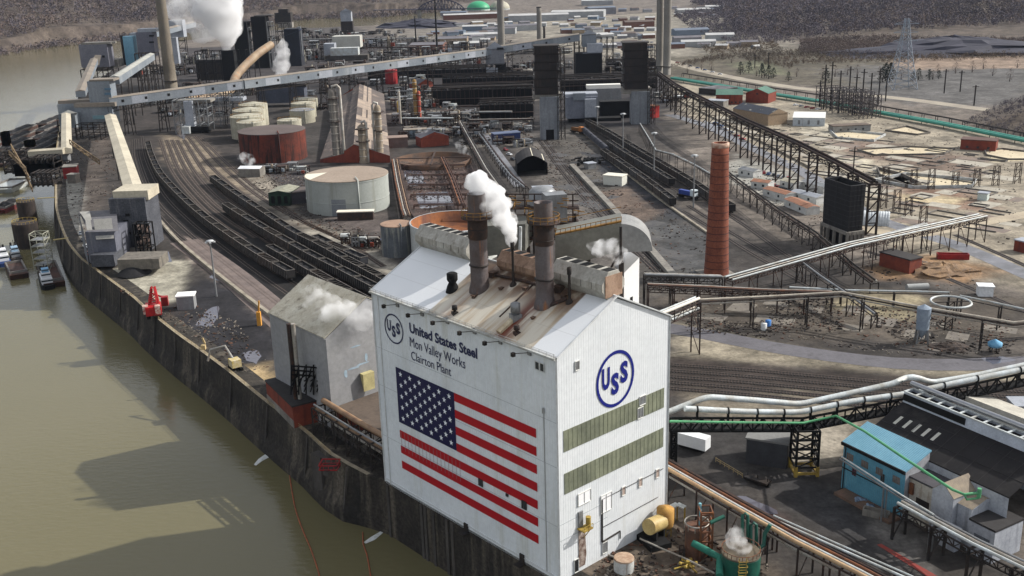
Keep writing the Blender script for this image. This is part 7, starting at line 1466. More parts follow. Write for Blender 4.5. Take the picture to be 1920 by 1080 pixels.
def ladder(t, p, h, m_=M_yel, w=.8, cage=True):
    m = MB(); u = Vector((w/2, 0, 0))
    for s_ in (-1, 1): m.beam(p+u*s_, p+u*s_+Z*h, .12)
    for k in range(int(h/.6)): m.beam(p-u+Z*k*.6, p+u+Z*k*.6, .09)
    if cage:
        for k in range(int(h/1.2)): q = p+Z*(k*1.2+1); m.beam(q-u*1.3, q-u*1.2-Vector((0, .7, 0)), .08); m.beam(q+u*1.3, q+u*1.2-Vector((0, .7, 0)), .08); m.beam(q-u*1.2-Vector((0, .7, 0)), q+u*1.2-Vector((0, .7, 0)), .08)
    m.build('caged_ladder', m_, t)
ladder(t, C2+Vector((-.6, -r2-.5, h2-6)), 7.5, M_yel, 1.4)
steam('steam_puff', 'thin white steam puff hovering over the dark green tank', [C2+Z*(h2+.5), C2+Vector((-.8, 0, h2+2.6)), C2+Vector((-2.4, .4, h2+4.4))], [1.6, 2.2, 1.5], .42, 9, .5, (.38, .62))
t = T('green_pipework', 'dark green looped pipework rising behind the steaming green tank', 'pipe', C2+Vector((4, 3, 0))); m = MB()
yg = C2.y+r2+1
for px0, px1, pt, pb in ((1392, 1402, 962, 1006), (1408, 1418, 980, 1020)):
    m.tube([AY(px0, pb, yg), AY(px0, pt+4, yg), AY((px0+px1)/2, pt, yg), AY(px1, pt+4, yg), AY(px1, pb, yg)], .33, 8)
m.tube([AY(1444, 984, yg), AY(1434, 1000, yg), AY(1432, 1022, yg-1), AY(1420, 1030, yg-2), AY(1414, 1046, yg-3)], .42, 8); m.tube([AY(1332, 980, yg+1), AY(1358, 968, yg+2)], .4, 8); m.build('loop_pipe', M_green, t)
m = MB(); m.tube([AT(1298, 1018, 1062), AT(1325, 1032, 1070), AT(1350, 1046, 1085), AT(1349, 1080, 1110)], .75, 10); m.build('fat_pipe', mat('sea_green_pipe', (46, 116, 98), (38, 96, 82), .4), t)
m = MB()
for px in (1388, 1404, 1420, 1440): m.beam(AY(px, 1006, yg+1), Vector((AY(px, 1006, yg+1).x, yg+1, 0)), .3)
m.build('leg_frame', M_dark, t)
t = T('valve_manifold', 'bright yellow valve manifold on the ground left of the green tank', 'valve', G(1290, 1062)); P = G(1290, 1064); m = MB()
for k in range(6): a_ = k*1.05; m.tube([P+Z*1, P+Vector((math.cos(a_)*1.6, math.sin(a_)*1.6, 1.1))], .16, 6); m.lathe(P+Vector((math.cos(a_)*1.6, math.sin(a_)*1.6, .9)), [(.35, 0), (.35, .35), (0, .4)], 10)
m.tube([P, P+Z*1.6], .45, 10); m.tube([P+Vector((-3, -1, .4)), P+Vector((0, 0, .6)), P+Vector((1.4, -2.6, .4))], .18, 6); m.build('valves', M_yel, t)
t = T('yard_pipe', 'thin pipe on short stands crossing the oily tank yard', 'pipe', G(1240, 1040)); m = MB(); m.tube([G(1200, 1010, 1.5), G(1244, 1030, 1.5), G(1280, 1045, 1.5), G(1340, 1075, 1.5)], .2, 6); m.tube([G(1140, 1040, 1), G(1170, 1052, 1)], .18, 6); m.build('pipe_run', M_pipe, t); frame(t, 'stand', 1276, 1284, 1030, 1050, 1.5, M_rustd, 1, .2, lev=2)
t = T('pipe_portal', 'small roofed pipe portal beside the yellow tank', 'frame', G(1270, 985)); m = MB(); a, b, c = AT(1240, 960, 985), AT(1270, 945, 975), AT(1284, 952, 980); m.beam(a, b, 1.4, .3); m.beam(b, c, 1.4, .3); m.build('cover', M_pwhite, t); m = MB()
for p in (a.lerp(b, .8), b, c): m.beam(Vector((p.x, p.y, 0)), p, .3)
m.build('post', M_yel, t)
# buildings on the sandy ground
M_tan = mat('tan_sheet', (152, 132, 108), (136, 118, 98), .1); M_wsh = mat('white_sheet2', (186, 192, 196), (166, 172, 176), .15, (140, 140, 140), .4); M_grr = mat('green_roof', (84, 116, 102), (70, 100, 90), .1)
shed('tan_shed', 'tan gabled shed with dark roof and pale skylights beside the pipe bridge', (1440, 236), (1476, 232), 42, 8, 3.6, M_tan, mat('navy_roof', (62, 66, 76), (54, 58, 66), .1, (150, 150, 140), 0, thr3=(.64, .66)), False)
shed('white_shed', 'long white shed with ribbed sides and flat white roof right of the tan shed', (1486, 236), (1546, 237), 30, 6, .8, M_wsh, mat('white_roof2', (198, 198, 194), fine=.05), True, (.2, .5, .8), ws=(1.5, 3), mg=M_grey)
shed('low_shed', 'low grey shed with row of small windows right of the white shed', (1562, 249), (1632, 246), 9, 4.2, 0, M_gal, M_roofb, True, (.2, .4, .6, .8))
shed('brick_hall', 'red brick hall with pale green roof left of the tan shed', (1342, 196), (1392, 196), 22, 8, 3.5, M_brick, M_grr, True, (.15, .3, .45, .6, .75, .9)); shed('brick_hall', 'right hand red brick hall with green roof and round gable window', (1398, 192), (1440, 194), 20, 8, 4, M_brick, M_grr, False, (.5,), wz=7, ws=(2, 2))
shed('flat_roof_store', 'dark flat roofed store left of the brick halls', (1310, 176), (1350, 180), 24, 5, 0, M_roofd, mat('grey_flat', (120, 118, 122), (60, 58, 60), .1)); shed('flat_roof_store', 'pale flat roofed store nearer the pipe bridge', (1322, 200), (1356, 202), 10, 5, 0, M_conc, M_panel)
shed('red_brick_store', 'low dark red brick store at the right edge of the sandy ground', (1800, 280), (1866, 284), 11, 6, 0, M_brick, mat('store_roof', (86, 66, 60)), True, (.2, .5, .8)); shed('red_store', 'small red shed by the right quench tower', (1224, 222), (1236, 220), 7, 9, 0, mat('fire_red', (150, 40, 38)), M_rust)
t, q, d, n = shed('brick_outbuilding', 'dark red brick outbuilding with black flat roof beside the dirt heap', (1648, 498), (1704, 514), 7, 5.4, 0, mat('orange_brick', (132, 66, 48), (104, 54, 44), .4), M_roofd)
shed('brick_outbuilding', 'small brick kiosk with pale roof at the right edge below the wet road', (1900, 470), (1925, 476), 5, 4.5, 0, M_brick, M_panel); shed('gate_hut', 'small white hut alone on the sandy ground', (1832, 375), (1850, 377), 4, 3.4, 0, mat('hut_mint', (186, 196, 190)), M_panel)
shed('tarp_hut', 'white tarp covered box beside the ring pipe', (1834, 556), (1862, 557), 4, 3.5, 0, mat('tarp_white', (220, 222, 222)), mat('tarp_white', ()))
hl = [((1408, 352), (1440, 356)), ((1430, 366), (1472, 378)), ((1470, 386), (1512, 404)), ((1482, 372), (1530, 384)), ((1500, 352), (1544, 364)), ((1462, 350), (1488, 356)), ((1384, 328), (1412, 334))]
for k, (a, b) in enumerate(hl):
    shed('office_cabin', ['white cabin nearest the brick smokestack with rusty roof', 'long white cabin with rusty roof in the cabin row', 'white cabin with rusty roof nearest the railway in the row', 'white two window cabin against the black cooling tower', 'grey roofed white cabin left of the cooling tower top', 'yellowish roofed cabin behind the white row', 'small pale gabled house right of the brick smokestack top'][k], a, b, 7, 3.6, .9, mat('cabin_white', (204, 204, 200), (180, 180, 176), .4), [mat('rust_roof', (150, 104, 80), (120, 90, 74), .3), mat('rust_roof', ()), mat('rust_roof', ()), M_panel, M_gal, M_cream, M_gal][k], True, (.25, .7), grp='white site cabins by the wet road')
P = G(1637, 418); t = T('quonset_hut', 'white ribbed half round quonset hut right of the black cooling tower', 'hut', P); L_ = 14; r = 5.0; d = V2(110); m = MB()
for i in range(12):
    for k in range(11): pass
nn = Vector((-d.y, d.x, 0)); vs = []; ns = 24
for i in range(ns+1):
    rr = r*(1+.035*(i % 2))
    for k in range(13): a = math.pi*k/12; vs.append(P+d*(i/ns-.5)*L_+nn*math.cos(a)*rr+Z*math.sin(a)*rr*1.1)
m.add(vs, [(i*13+k, i*13+k+1, (i+1)*13+k+1, (i+1)*13+k) for i in range(ns) for k in range(12)]); m.add(vs[:13], [tuple(range(13))]); m.add(vs[-13:], [tuple(range(12, -1, -1))]); m.build('ribbed_shell', mat('quonset_white', (200, 204, 206), (176, 182, 186), .4), t)
t = T('red_skip', 'long open red skip beside the dirt heap', 'skip', G(1785, 486)); P = G(1786, 485); a_ = -.18; m = MB(); m.box(P, (12, 3, .3), a_)
for v in (-1.4, 1.4): m.box(P+Vector((-math.sin(a_)*v, math.cos(a_)*v, .3)), (12, .25, 1.9), a_)
for u in (-5.9, 5.9): m.box(P+Vector((math.cos(a_)*u, math.sin(a_)*u, .3)), (.25, 2.6, 1.9), a_)
m.build('skip_box', M_red, t)
def heap(px, py, r, h, mt, label, name='dirt_heap', seed=1, sx=1.4):
    P = G(px, py); rr = np.random.RandomState(seed); n_ = 20; vs = []; fs = []
    for i in range(9):
        for k in range(n_): a = 2*math.pi*k/n_; q = i/8; R_ = r*(1-q)*(1+.16*math.sin(3*a+seed)+.1*rr.randn()); vs.append(P+Vector((math.cos(a)*R_*sx, math.sin(a)*R_, h*math.sin(q*math.pi/2)*(1+.08*rr.randn())-(.3 if i == 0 else 0))))
    fs = [(i*n_+k, i*n_+(k+1) % n_, (i+1)*n_+(k+1) % n_, (i+1)*n_+k) for i in range(8) for k in range(n_)]; m = MB(); m.add(vs, fs); return m.build(name, mt, None, label, 'heap', loc=P)
heap(1765, 510, 10, 3.6, mat('dirt_orange', (142, 114, 84), (108, 88, 70), .4, (90, 80, 72), 0, bump=.3), 'orange brown dirt heap beside the red skip', seed=2); heap(1722, 500, 7, 2, mat('dirt_grey', (120, 104, 92), (92, 82, 74), .4, bump=.3), 'low grey heap with blue scraps left of the dirt heap', seed=3)
heap(1785, 96, 75, 16, mat('coal_pile', (52, 52, 64), (44, 44, 54), .05), 'huge dark coal stockpile below the wooded hill', 'coal_pile', 4, 1.8); heap(792, 50, 55, 14, mat('coal_pile', ()), 'dark coal pile beyond the long gallery by the far river', 'coal_pile', 5, 1.6); heap(1782, 652, 4.5, 1.6, mat('scrap_brown', (74, 62, 54), (48, 42, 40), .9, bump=.3), 'small dark scrap heap right of the silo', 'scrap_heap', 6)
P = G(1864, 660); t = T('blue_tank', 'small light blue domed tank on stubby legs right of the silo', 'tank', P); m = MB(); m.lathe(P+Z*1.6, [(1.2, 0), (2.1, .5), (2.1, 1.5), (0, 2.7)], 18); m.build('shell', mat('tank_skyblue', (120, 170, 200), (96, 150, 186), .5), t); m = MB()
for a in range(4): m.beam(P+Vector((math.cos(a*1.57)*1.5, math.sin(a*1.57)*1.5, 0)), P+Vector((math.cos(a*1.57)*1.3, math.sin(a*1.57)*1.3, 2)), .25)
m.build('legs', M_dark, t)
for k, (px, py, c_, lb) in enumerate(((1440, 612, (60, 110, 170), 'blue drum standing near the road bend'), (1432, 618, (190, 192, 190), 'white drum lying near the road bend'), (1720, 545, (150, 152, 150), 'grey cylindrical tank lying beside the low sheds'))):
    P = G(px, py); m = MB()
    if k == 2: m.tube([P+Vector((-4, 0, 1.3)), P+Vector((4, .5, 1.3))], 1.3, 14)
    else: m.lathe(P, [(1.0, 0), (1.0, 2.2), (0, 2.25)], 14)
    m.build('drum' if k < 2 else 'lying_tank', mat('drum%d' % k, c_, fine=.1), None, lb, 'drum' if k < 2 else 'tank', loc=P)
# concrete basins with white walls on the sandy ground
def basin(pts, h, label, mt, fl=None):
    p = [G(*q) for q in pts]; t = T('walled_basin', label, 'basin', p[0]); m = MB(); n_ = len(p)
    for i in range(n_): m.beam(p[i]+Z*h/2, p[(i+1) % n_]+Z*h/2, .6, h)
    m.build('basin_wall', mt, t)
    if fl: m = MB(); m.add([q+Z*.06 for q in p], [tuple(range(n_))]); m.build('floor', fl, t)
M_sand = mat('basin_sand', (196, 184, 156), (176, 162, 136), .08); M_bw = mat('basin_white', (186, 190, 190), (140, 138, 132), .3); M_bd = mat('basin_dark', (82, 78, 74), (110, 104, 96), .2)
basin([(1700, 328), (1830, 340), (1822, 352), (1714, 354), (1640, 340)], 1.6, 'large walled sandy basin with white front wall near the cooling tower', M_bw, M_sand); basin([(1644, 318), (1690, 330), (1726, 348), (1700, 352), (1650, 332)], 1.8, 'dark walled basin left of the large sandy basin', M_bd, M_sand)
basin([(1556, 246), (1600, 248), (1660, 254), (1638, 266), (1570, 260)], 1.4, 'white edged sandy basin below the low grey shed', M_bw, M_sand); basin([(1608, 282), (1700, 276), (1790, 280), (1770, 290), (1640, 292)], 1.0, 'long low walled basin in the middle of the sandy ground', M_bd, M_sand)
basin([(1846, 284), (1880, 280), (1930, 286), (1960, 300), (1890, 300), (1850, 292)], 1.0, 'pale rounded sand basin at the right edge', M_bd, M_sand); basin([(1660, 246), (1700, 238), (1744, 250), (1720, 254)], 1.2, 'small dark walled yard beside the green pipelines', M_bd, M_sand)
# abandoned pipe posts across the sand
k = 0
for row in ([(1660, 345), (1712, 352), (1745, 355), (1790, 352), (1830, 350), (1866, 348), (1906, 344)], [(1702, 405), (1730, 420), (1680, 398), (1655, 390)]):
    for px, py in row:
        P = G(px, py); t = T('pipe_trestle', 'abandoned rusty steel trestle standing alone on the sand, '+['first', 'second', 'third', 'fourth', 'fifth', 'sixth', 'seventh', 'eighth', 'ninth', 'tenth', 'eleventh'][k]+' of eleven', 'trestle', P, 'abandoned trestles on the sandy ground'); k += 1; m = MB(); h = random.uniform(8, 11)
        for s_ in (-1.3, 1.3):
            for u in (-.8, .8): m.beam(P+Vector((s_*1.2, u, 0)), P+Vector((s_, u, h)), .3)
        for j in range(3): m.beam(P+Vector((-1.4, 0, h*j/3)), P+Vector((1.4, 0, h*(j+1)/3)), .2); m.beam(P+Vector((-2, 0, h*(j+1)/3)), P+Vector((2, 0, h*(j+1)/3)), .25)
        m.build('lattice', M_rustd, t)
# transmission pylon, substation masts
def pylon(px, pb, pt, label, w=9):
    P = G(px, pb); h = hgt(P, pt); t = T('transmission_tower', label, 'pylon', P); m = MB(); n_ = 12
    def c(f, i): s_ = (w*(1-f)**1.3+1.6)/1.0; return P+Vector((((-1, 1, 1, -1)[i])*s_, ((-1, -1, 1, 1)[i])*s_, h*f))
    for j in range(n_):
        for i in range(4): m.beam(c(j/n_, i), c((j+1)/n_, i), .5); m.beam(c(j/n_, i), c((j+1)/n_, (i+1) % 4), .28); m.beam(c((j+1)/n_, i), c(j/n_, (i+1) % 4), .28)
    m.build('lattice_body', mat('pylon_steel', (134, 142, 152), fine=.05, metal=.3, rough=.5), t); m = MB()
    for f in (.68, .8, .92): 
        for s_ in (-1, 1): m.beam(P+Z*h*f, P+Vector((s_*11, 0, h*f)), .5); m.beam(P+Z*(h*f+3), P+Vector((s_*11, 0, h*f)), .3)
    m.build('cross_arm', MATS['pylon_steel'], t)
pylon(1690, 166, 34, 'tall pale lattice transmission tower standing before the wooded hill')
k = 0
for px, pb, pt in ((1544, 205, 100), (1556, 208, 92), (1572, 212, 112), (1590, 205, 104), (1602, 215, 120), (1615, 212, 108), (1630, 210, 118), (1646, 200, 110), (1536, 200, 140), (1660, 190, 128), (1440, 130, 90), (1770, 175, 118), (1800, 172, 122), (1826, 198, 150), (1415, 128, 96)):
    P = G(px, pb); h = hgt(P, pt)*.8; m = MB(); m.beam(P, P+Z*h, .8); m.beam(P+Vector((-2.5, 0, h*.92)), P+Vector((2.5, 0, h*.92)), .5); m.build('utility_pole', M_dark, None, 'thin dark utility pole, '+ORDN(k)+' from the left edge of the substation', 'utility pole', 'utility poles around the substation', loc=P); k += 1
t = T('substation', 'dense lattice of substation frames beside the green pipelines', 'substation', G(1590, 210))
for k, (x0, x1, pt, pg) in enumerate(((1540, 1585, 165, 204), (1560, 1612, 168, 212), (1590, 1632, 172, 216), (1610, 1650, 178, 222))): frame(t, 'bay_frame', x0, x1, pt, pg, 16, mat('substation_steel', (92, 84, 84), (74, 70, 70), .2), 5, .5, lev=4)
# pale foundation slabs and kerb outlines
def pads(poly, n_, az, smin, smax, seed, mt, kerb=False):
    r = np.random.RandomState(seed); p2 = pts2(poly); xs = [p[0] for p in p2]; ys = [p[1] for p in p2]; m = MB(); c = 0; done = []
    while c < n_:
        x, y_ = r.uniform(min(xs), max(xs)), r.uniform(min(ys), max(ys)); s, u = r.uniform(smin, smax), r.uniform(smin, smax)*.6
        if sdist(np.array([x]), np.array([y_]), p2)[0] < 3 or any((x-a)**2+(y_-b)**2 < (s+d_)**2*.5 for a, b, d_ in done): continue
        done.append((x, y_, s)); c += 1; a = math.radians(90-az)+r.choice([0, 0, .1]); d = Vector((math.cos(a), math.sin(a), 0)); n = Vector((-d.y, d.x, 0)); q = [Vector((x, y_, 0))+d*i*s/2+n*j*u/2 for i, j in ((-1, -1), (1, -1), (1, 1), (-1, 1))]
        if kerb:
            for i in range(4): 
                if r.rand() < .85: m.beam(q[i]+Z*.25, q[(i+1) % 4]+Z*.25, .45, .7)
        else: m.add([p+Z*(.03+.002*c) for p in q], [(0, 1, 2, 3)])
    m.build('concrete_pads', mt, kind='structure')
SG = [(1300, 205), (1440, 240), (1640, 262), (1900, 300), (1915, 440), (1720, 430), (1560, 340)]
pads(SG, 34, 141, 8, 26, 1, mat('pad_pale', (168, 162, 148), (140, 134, 122), .2)); pads(SG, 22, 141, 6, 20, 2, mat('pad_rose', (126, 110, 98), (104, 96, 90), .2)); pads(SG, 46, 141, 6, 22, 3, mat('kerb_grey', (112, 108, 102), (82, 78, 74), .3), True)
pads([(1000, 270), (1060, 270), (1240, 420), (1340, 520), (1230, 530), (1080, 400)], 18, 141, 6, 20, 4, mat('pad_asphalt', (64, 64, 66), (84, 82, 80), .2)); pads([(1260, 570), (1500, 560), (1900, 610), (1900, 665), (1600, 655), (1300, 640)], 14, 120, 6, 18, 5, mat('pad_mid', (120, 114, 104), (98, 92, 86), .2)); pads([(700, 150), (1000, 180), (1000, 290), (860, 290), (740, 250)], 30, 141, 8, 30, 6, mat('pad_mid', ()))
for k, (pg, x0, x1) in enumerate(((214, 860, 1000), (226, 800, 960), (240, 880, 1000), (186, 720, 850), (150, 560, 700), (122, 700, 905), (104, 640, 905), (88, 560, 780))):
    rack('pipe_rack', ORDN(k)+' dark horizontal pipe rack crossing the crowded plant, counted from the blue canopy', apath([(x0, pg-14, pg), (x1, pg-16, pg)]), [(-1, .3, .6, M_gal if k % 2 else M_rustd), (.6, .5, .5, M_pipe if k % 3 else M_dark), (1.6, .3, .4, M_dark)], wid=4, posts=14, mpost=M_dark, brace=False, group='dark pipe racks through the crowded plant')
# ================================================================ DENSE PROCESS PLANT, TOWN, CARS, BOATS
UMAT = [M_dark, M_rustd, M_gal, M_black, M_concd, M_colg, M_grey, M_cream]
def unit(px, pg, wpxl, hpx, label, grp, seed, cat='process unit', pale=.35):
    r = random.Random(seed); P = G(px, pg); k = mpp(P); w = wpxl*k; h = max(5, hgt(P, pg-hpx)); dp = min(w*1.1, 26)
    t = T('process_unit', label, cat, P, grp); kind = r.random()
    m = MB(); nx = 2 if w < 20 else 3; lv = max(2, min(5, int(h/5)))
    for i in range(nx+1):
        for j in (0, 1): q = P+Vector((-w/2+w*i/nx, dp*j, 0)); m.beam(q, q+Z*h*.85, .5)
    for l in range(1, lv+1):
        z = h*.85*l/lv
        for j in (0, 1): m.beam(P+Vector((-w/2, dp*j, z)), P+Vector((w/2, dp*j, z)), .4)
        if r.random() < .7: m.box(P+Vector((0, dp/2, z-.1)), (w, dp, .25))
        for i in range(nx):
            if r.random() < .6: m.beam(P+Vector((-w/2+w*i/nx, 0, z-h*.85/lv)), P+Vector((-w/2+w*(i+1)/nx, 0, z)), .3)
    m.build('steel_frame', r.choice([M_dark, M_dark, M_rustd, M_gal]), t)
    for c in range(r.randint(1, 3)):
        m = MB(); q = P+Vector((r.uniform(-.42, .42)*w, r.uniform(-.1, .8)*dp, 0)); rr = r.uniform(.06, .13)*w; hh = h*r.uniform(.6, 1.15)
        m.lathe(q, [(rr, 0), (rr, hh-rr), (rr*.7, hh-rr*.3), (0, hh)], 12); m.build('vessel', r.choice([M_colg, M_col, M_gal, M_rustd, M_cream, M_grey]) if r.random() < pale+.3 else M_dark, t)
    m = MB()
    for c in range(r.randint(3, 6)):
        y0 = r.uniform(-.2, .9)*dp; z = r.uniform(.15, .9)*h; m.tube([P+Vector((-w*.55, y0, z)), P+Vector((w*r.uniform(0, .5), y0, z)), P+Vector((w*r.uniform(.3, .55), y0, z+r.uniform(-.3, .2)*h))], r.uniform(.3, .8), 6)
    m.build('pipe', r.choice([M_pipe, M_gal, M_rustd, M_pwhite, M_dark]), t)
    if kind < pale:
        m = MB(); q = P+Vector((r.uniform(-.3, .3)*w, -dp*.15, r.uniform(0, .4)*h)); m.box(q, (w*r.uniform(.25, .5), dp*.4, h*r.uniform(.2, .4))); m.build('cabin', r.choice([M_panel, M_grey, M_pwhite, M_gal1, M_brick]), t)
UR = [('in the far strip by the river bend', 66, 560, 760, 14, 10), ('left of the tallest stack foot', 196, 255, 345, 5, 22), ('hugging the tan duct', 178, 345, 480, 7, 22), ('on the dark side of the white hall', 134, 575, 700, 7, 18), ('between the batteries and the gallery', 142, 905, 1060, 8, 18), ('at the foot of the black batteries', 224, 745, 900, 9, 18), ('around the dark transfer tower', 138, 1135, 1235, 6, 20), ('below the red tank', 190, 725, 800, 4, 24), ('in front of the grey shed under the gallery', 206, 560, 615, 3, 14), ('just below the left end of the gallery', 214, 300, 420, 7, 15), ('behind the cream tanks', 176, 480, 615, 7, 13), ('right of the brick hall, nearest row', 258, 745, 905, 9, 17), ('right of the brick hall, second row', 232, 735, 900, 9, 21), ('right of the brick hall, third row', 204, 732, 860, 8, 22),
      ('right of the brick hall, fourth row', 178, 728, 815, 7, 20), ('between the long gallery and the brick hall', 160, 600, 800, 11, 15), ('first row beyond the long gallery', 126, 690, 905, 13, 24), ('second row beyond the long gallery', 108, 690, 910, 15, 24), ('third row beyond the long gallery', 92, 560, 915, 19, 19),
      ('behind the tallest stack', 140, 262, 420, 9, 20), ('left of the black lattice blocks', 118, 335, 440, 7, 22), ('fourth row beyond the long gallery', 78, 470, 800, 18, 13), ('between the black blocks and the white hall', 112, 566, 612, 4, 24), ('below the black battery', 246, 880, 1000, 6, 15), ('right of the dark transfer tower', 116, 1135, 1215, 5, 14),
      ('behind the right quench tower', 188, 1225, 1300, 4, 12), ('above the black battery', 128, 955, 1075, 7, 18), ('beyond the slim dark capped stack', 100, 960, 1070, 6, 12), ('around the foot of the big cream tank', 322, 478, 580, 5, 14), ('left of the open rusty tank', 462, 640, 712, 4, 16), ('before the left quench tower', 275, 925, 1000, 4, 14)]
sd_ = 100
for where, pg, x0, x1, n_, hp in UR:
    for i in range(n_):
        sd_ += 1; r = random.Random(sd_); w_ = (x1-x0)/n_; unit(x0+(i+.5)*w_+r.uniform(-3, 3), pg+r.uniform(-5, 5), w_*r.uniform(.7, 1.05), hp*r.uniform(.55, 1.25), ORDN(i)+' framed process unit from the left '+where, 'process units '+where, sd_)
# rusty pipe field and racks in the centre
M_field = mat('field_rust', (86, 60, 50), (60, 48, 44), .4, (112, 78, 60), 0)
for k, (y0, xa, xb) in enumerate(((318, 758, 872), (336, 762, 880), (354, 766, 888), (373, 770, 898), (392, 776, 868))):
    rack('pipe_rack', ORDN(k)+' rusty cross rack from the top in the reddish pipe field', apath([(xa, y0-7, y0), (xb, y0-9, y0)]), [(-.8, .3, .28, M_field), (.4, .3, .28, M_rustd)], wid=2.6, posts=7, mpost=M_field, brace=False, group='rusty cross racks behind the open tank')
rack('pipe_rack', 'rusty bundle of vertical running pipes between the cream tank and the pipe field', apath([(741, 300, 312), (748, 340, 353), (760, 392, 407), (765, 405, 424)]), [(-2, .3, .4, M_rust), (-1, .4, .4, M_pipe), (0, .3, .4, M_rustd), (1, .4, .35, MATS['tan_pipe']), (2, .3, .3, M_rustd)], wid=5, posts=8, mpost=M_rustd)
rack('pipe_rack', 'long rusty diagonal rack crossing the reddish pipe field', apath([(830, 296, 306), (848, 335, 347), (866, 384, 398)]), [(-1, .3, .4, M_rust), (.5, .3, .4, M_field)], wid=3.5, posts=8, mpost=M_field)
rack('pipe_rack', 'dark rack following the wet access lane behind the twin stacks', apath([(862, 228, 240), (884, 268, 282), (912, 318, 334), (944, 362, 380)]), [(-1.4, .4, .4, M_rustd), (0, .4, .45, M_pipe), (1.2, .4, .35, M_dark)], wid=4, posts=9, mpost=M_dark, truss=1.2)
rack('pipe_rack', 'dark rack right of the wet access lane running toward the ribbed cabin', apath([(900, 250, 262), (936, 300, 314), (960, 330, 345), (986, 352, 372)]), [(-.8, .4, .35, M_gal), (.6, .4, .35, M_rustd)], wid=3, posts=9, mpost=M_dark)
rack('pipe_rack', 'pipe bridge crossing above the red brick house', apath([(755, 222, 250), (835, 222, 250), (850, 222, 250)]), [(-.5, .3, .5, M_pwhite), (.9, .3, .4, M_gal)], wid=3, posts=12, mpost=M_dark)
rack('pipe_rack', 'dark horizontal pipe bridge spanning in front of the black batteries', apath([(810, 164, 196), (900, 163, 196), (1000, 160, 196)]), [(-1, .3, .7, M_dark), (1, .3, .6, M_concd)], wid=4, posts=18, mpost=M_dark, truss=2)
rack('pipe_rack', 'dark pipe bridge linking both quench towers', apath([(1052, 152, 186), (1130, 150, 184), (1232, 146, 182)]), [(-1, .3, .7, M_dark), (1, .3, .6, M_rustd)], wid=4, posts=16, mpost=M_dark, truss=2)
t = T('circular_basin', 'round rusty open basin at the top of the reddish pipe field', 'basin', G(812, 312)); P = G(812, 306); m = MB(); m.lathe(P, [(24, 0), (24, 3), (23.2, 3), (23.2, .3), (0, .2)], 48); m.build('basin_shell', mat('basin_rust', (98, 72, 54), (66, 56, 50), .12), t); m = MB(); m.beam(P+Vector((-23, 0, 3.4)), P+Vector((23, 0, 3.4)), 1, .5); m.beam(P+Vector((0, -23, 3.4)), P+Vector((0, 23, 3.4)), 1, .5); m.build('scraper_bridge', M_rustd, t)
for (a, b, c) in (((808, 272), .9, 'thin steam wisp by the red brick house'), ((882, 302), 1.0, 'thin steam wisp at the top of the pipe field'), ((482, 330), 1.3, 'thin steam wisp behind the green shed')):
    P = G(*a); steam('steam_wisp', c, [P+Z*1, P+Vector((-2, 0, 5)), P+Vector((-5, 1, 9)), P+Vector((-9, 1, 12))], [1.2*b, 2.2*b, 3*b, 2.2*b], .22, int(a[0]), .25, (.42, .66))
# far town and works buildings ----------------------------------------
TM = [mat('town_white', (160, 162, 162), (138, 140, 142), .05), mat('town_grey', (130, 130, 134), (108, 108, 114), .05), mat('town_tan', (150, 134, 112), (130, 116, 98), .05), mat('town_brick', (106, 80, 70), (104, 66, 56), .05), mat('town_blue', (112, 124, 138), (98, 110, 124), .05)]
TR_ = [mat('town_roof_white', (176, 176, 174), (150, 150, 150), .04), mat('town_roof_grey', (108, 106, 110), (88, 86, 92), .05), mat('town_roof_brown', (96, 84, 78), (80, 72, 68), .05), mat('town_roof_blue', (104, 112, 124), (88, 98, 112), .05)]
def tb(px, py, w, d, h, label, grp, mw, mr, ang=0., rise=1.5):
    P = G(px, py); t = T('town_building', label, 'building', P, grp); u = Vector((math.cos(ang), math.sin(ang), 0)); gable(t, P-u*w/2, P+u*w/2, d, h, rise, mw, mr, .5)
big = [(1010, 40, 120, 60, 12, 0, 0), (1082, 33, 110, 60, 12, 0, 0), (1130, 27, 60, 40, 14, 1, 3), (1120, 10, 80, 40, 12, 0, 0), (1200, 52, 52, 20, 10, 3, 2), (975, 58, 60, 22, 9, 0, 1), (1302, 26, 70, 26, 9, 0, 0), (1340, 20, 40, 26, 9, 0, 0), (1298, 66, 54, 24, 8, 4, 3), (1350, 76, 40, 20, 8, 0, 0), (1310, 88, 46, 14, 7, 0, 0), (1290, 80, 40, 12, 7, 1, 1), (885, 36, 120, 26, 10, 3, 0), (850, 30, 60, 18, 8, 1, 3), (800, 98, 46, 34, 10, 3, 1), (848, 84, 44, 34, 9, 2, 1), (875, 92, 36, 20, 8, 1, 0), (905, 74, 60, 20, 8, 0, 0), (935, 64, 56, 20, 9, 0, 1), (890, 58, 44, 16, 8, 4, 0)]
for k, (px, py, w, d, h, a, b) in enumerate(big): tb(px, py, w, d, h, 'large '+['white', 'grey', 'tan', 'brick', 'bluish'][a]+' valley hall with '+['white', 'grey', 'brown', 'blue'][b]+' roof, '+ORDN(k)+' from the bridge', 'large halls in the far valley', TM[a], TR_[b], random.uniform(-.2, .2), 2.5)
rows = [(88, 1130, 1222, 8, 'below the highway bend'), (70, 1120, 1225, 8, 'on the pale lot right of the gallery end'), (60, 1060, 1225, 9, 'along the far railway'), (50, 950, 1225, 14, 'along the far highway'), (38, 930, 1225, 14, 'at the foot of the far hills'), (30, 1262, 1440, 8, 'at the foot of the right hill'), (78, 830, 925, 8, 'left of the grey smokestack'), (66, 800, 925, 9, 'beyond the far stacks'), (48, 860, 960, 9, 'near the green dome'), (20, 1150, 1400, 10, 'on the far hill edge'), (90, 1262, 1440, 7, 'in the yard below the right hill')]
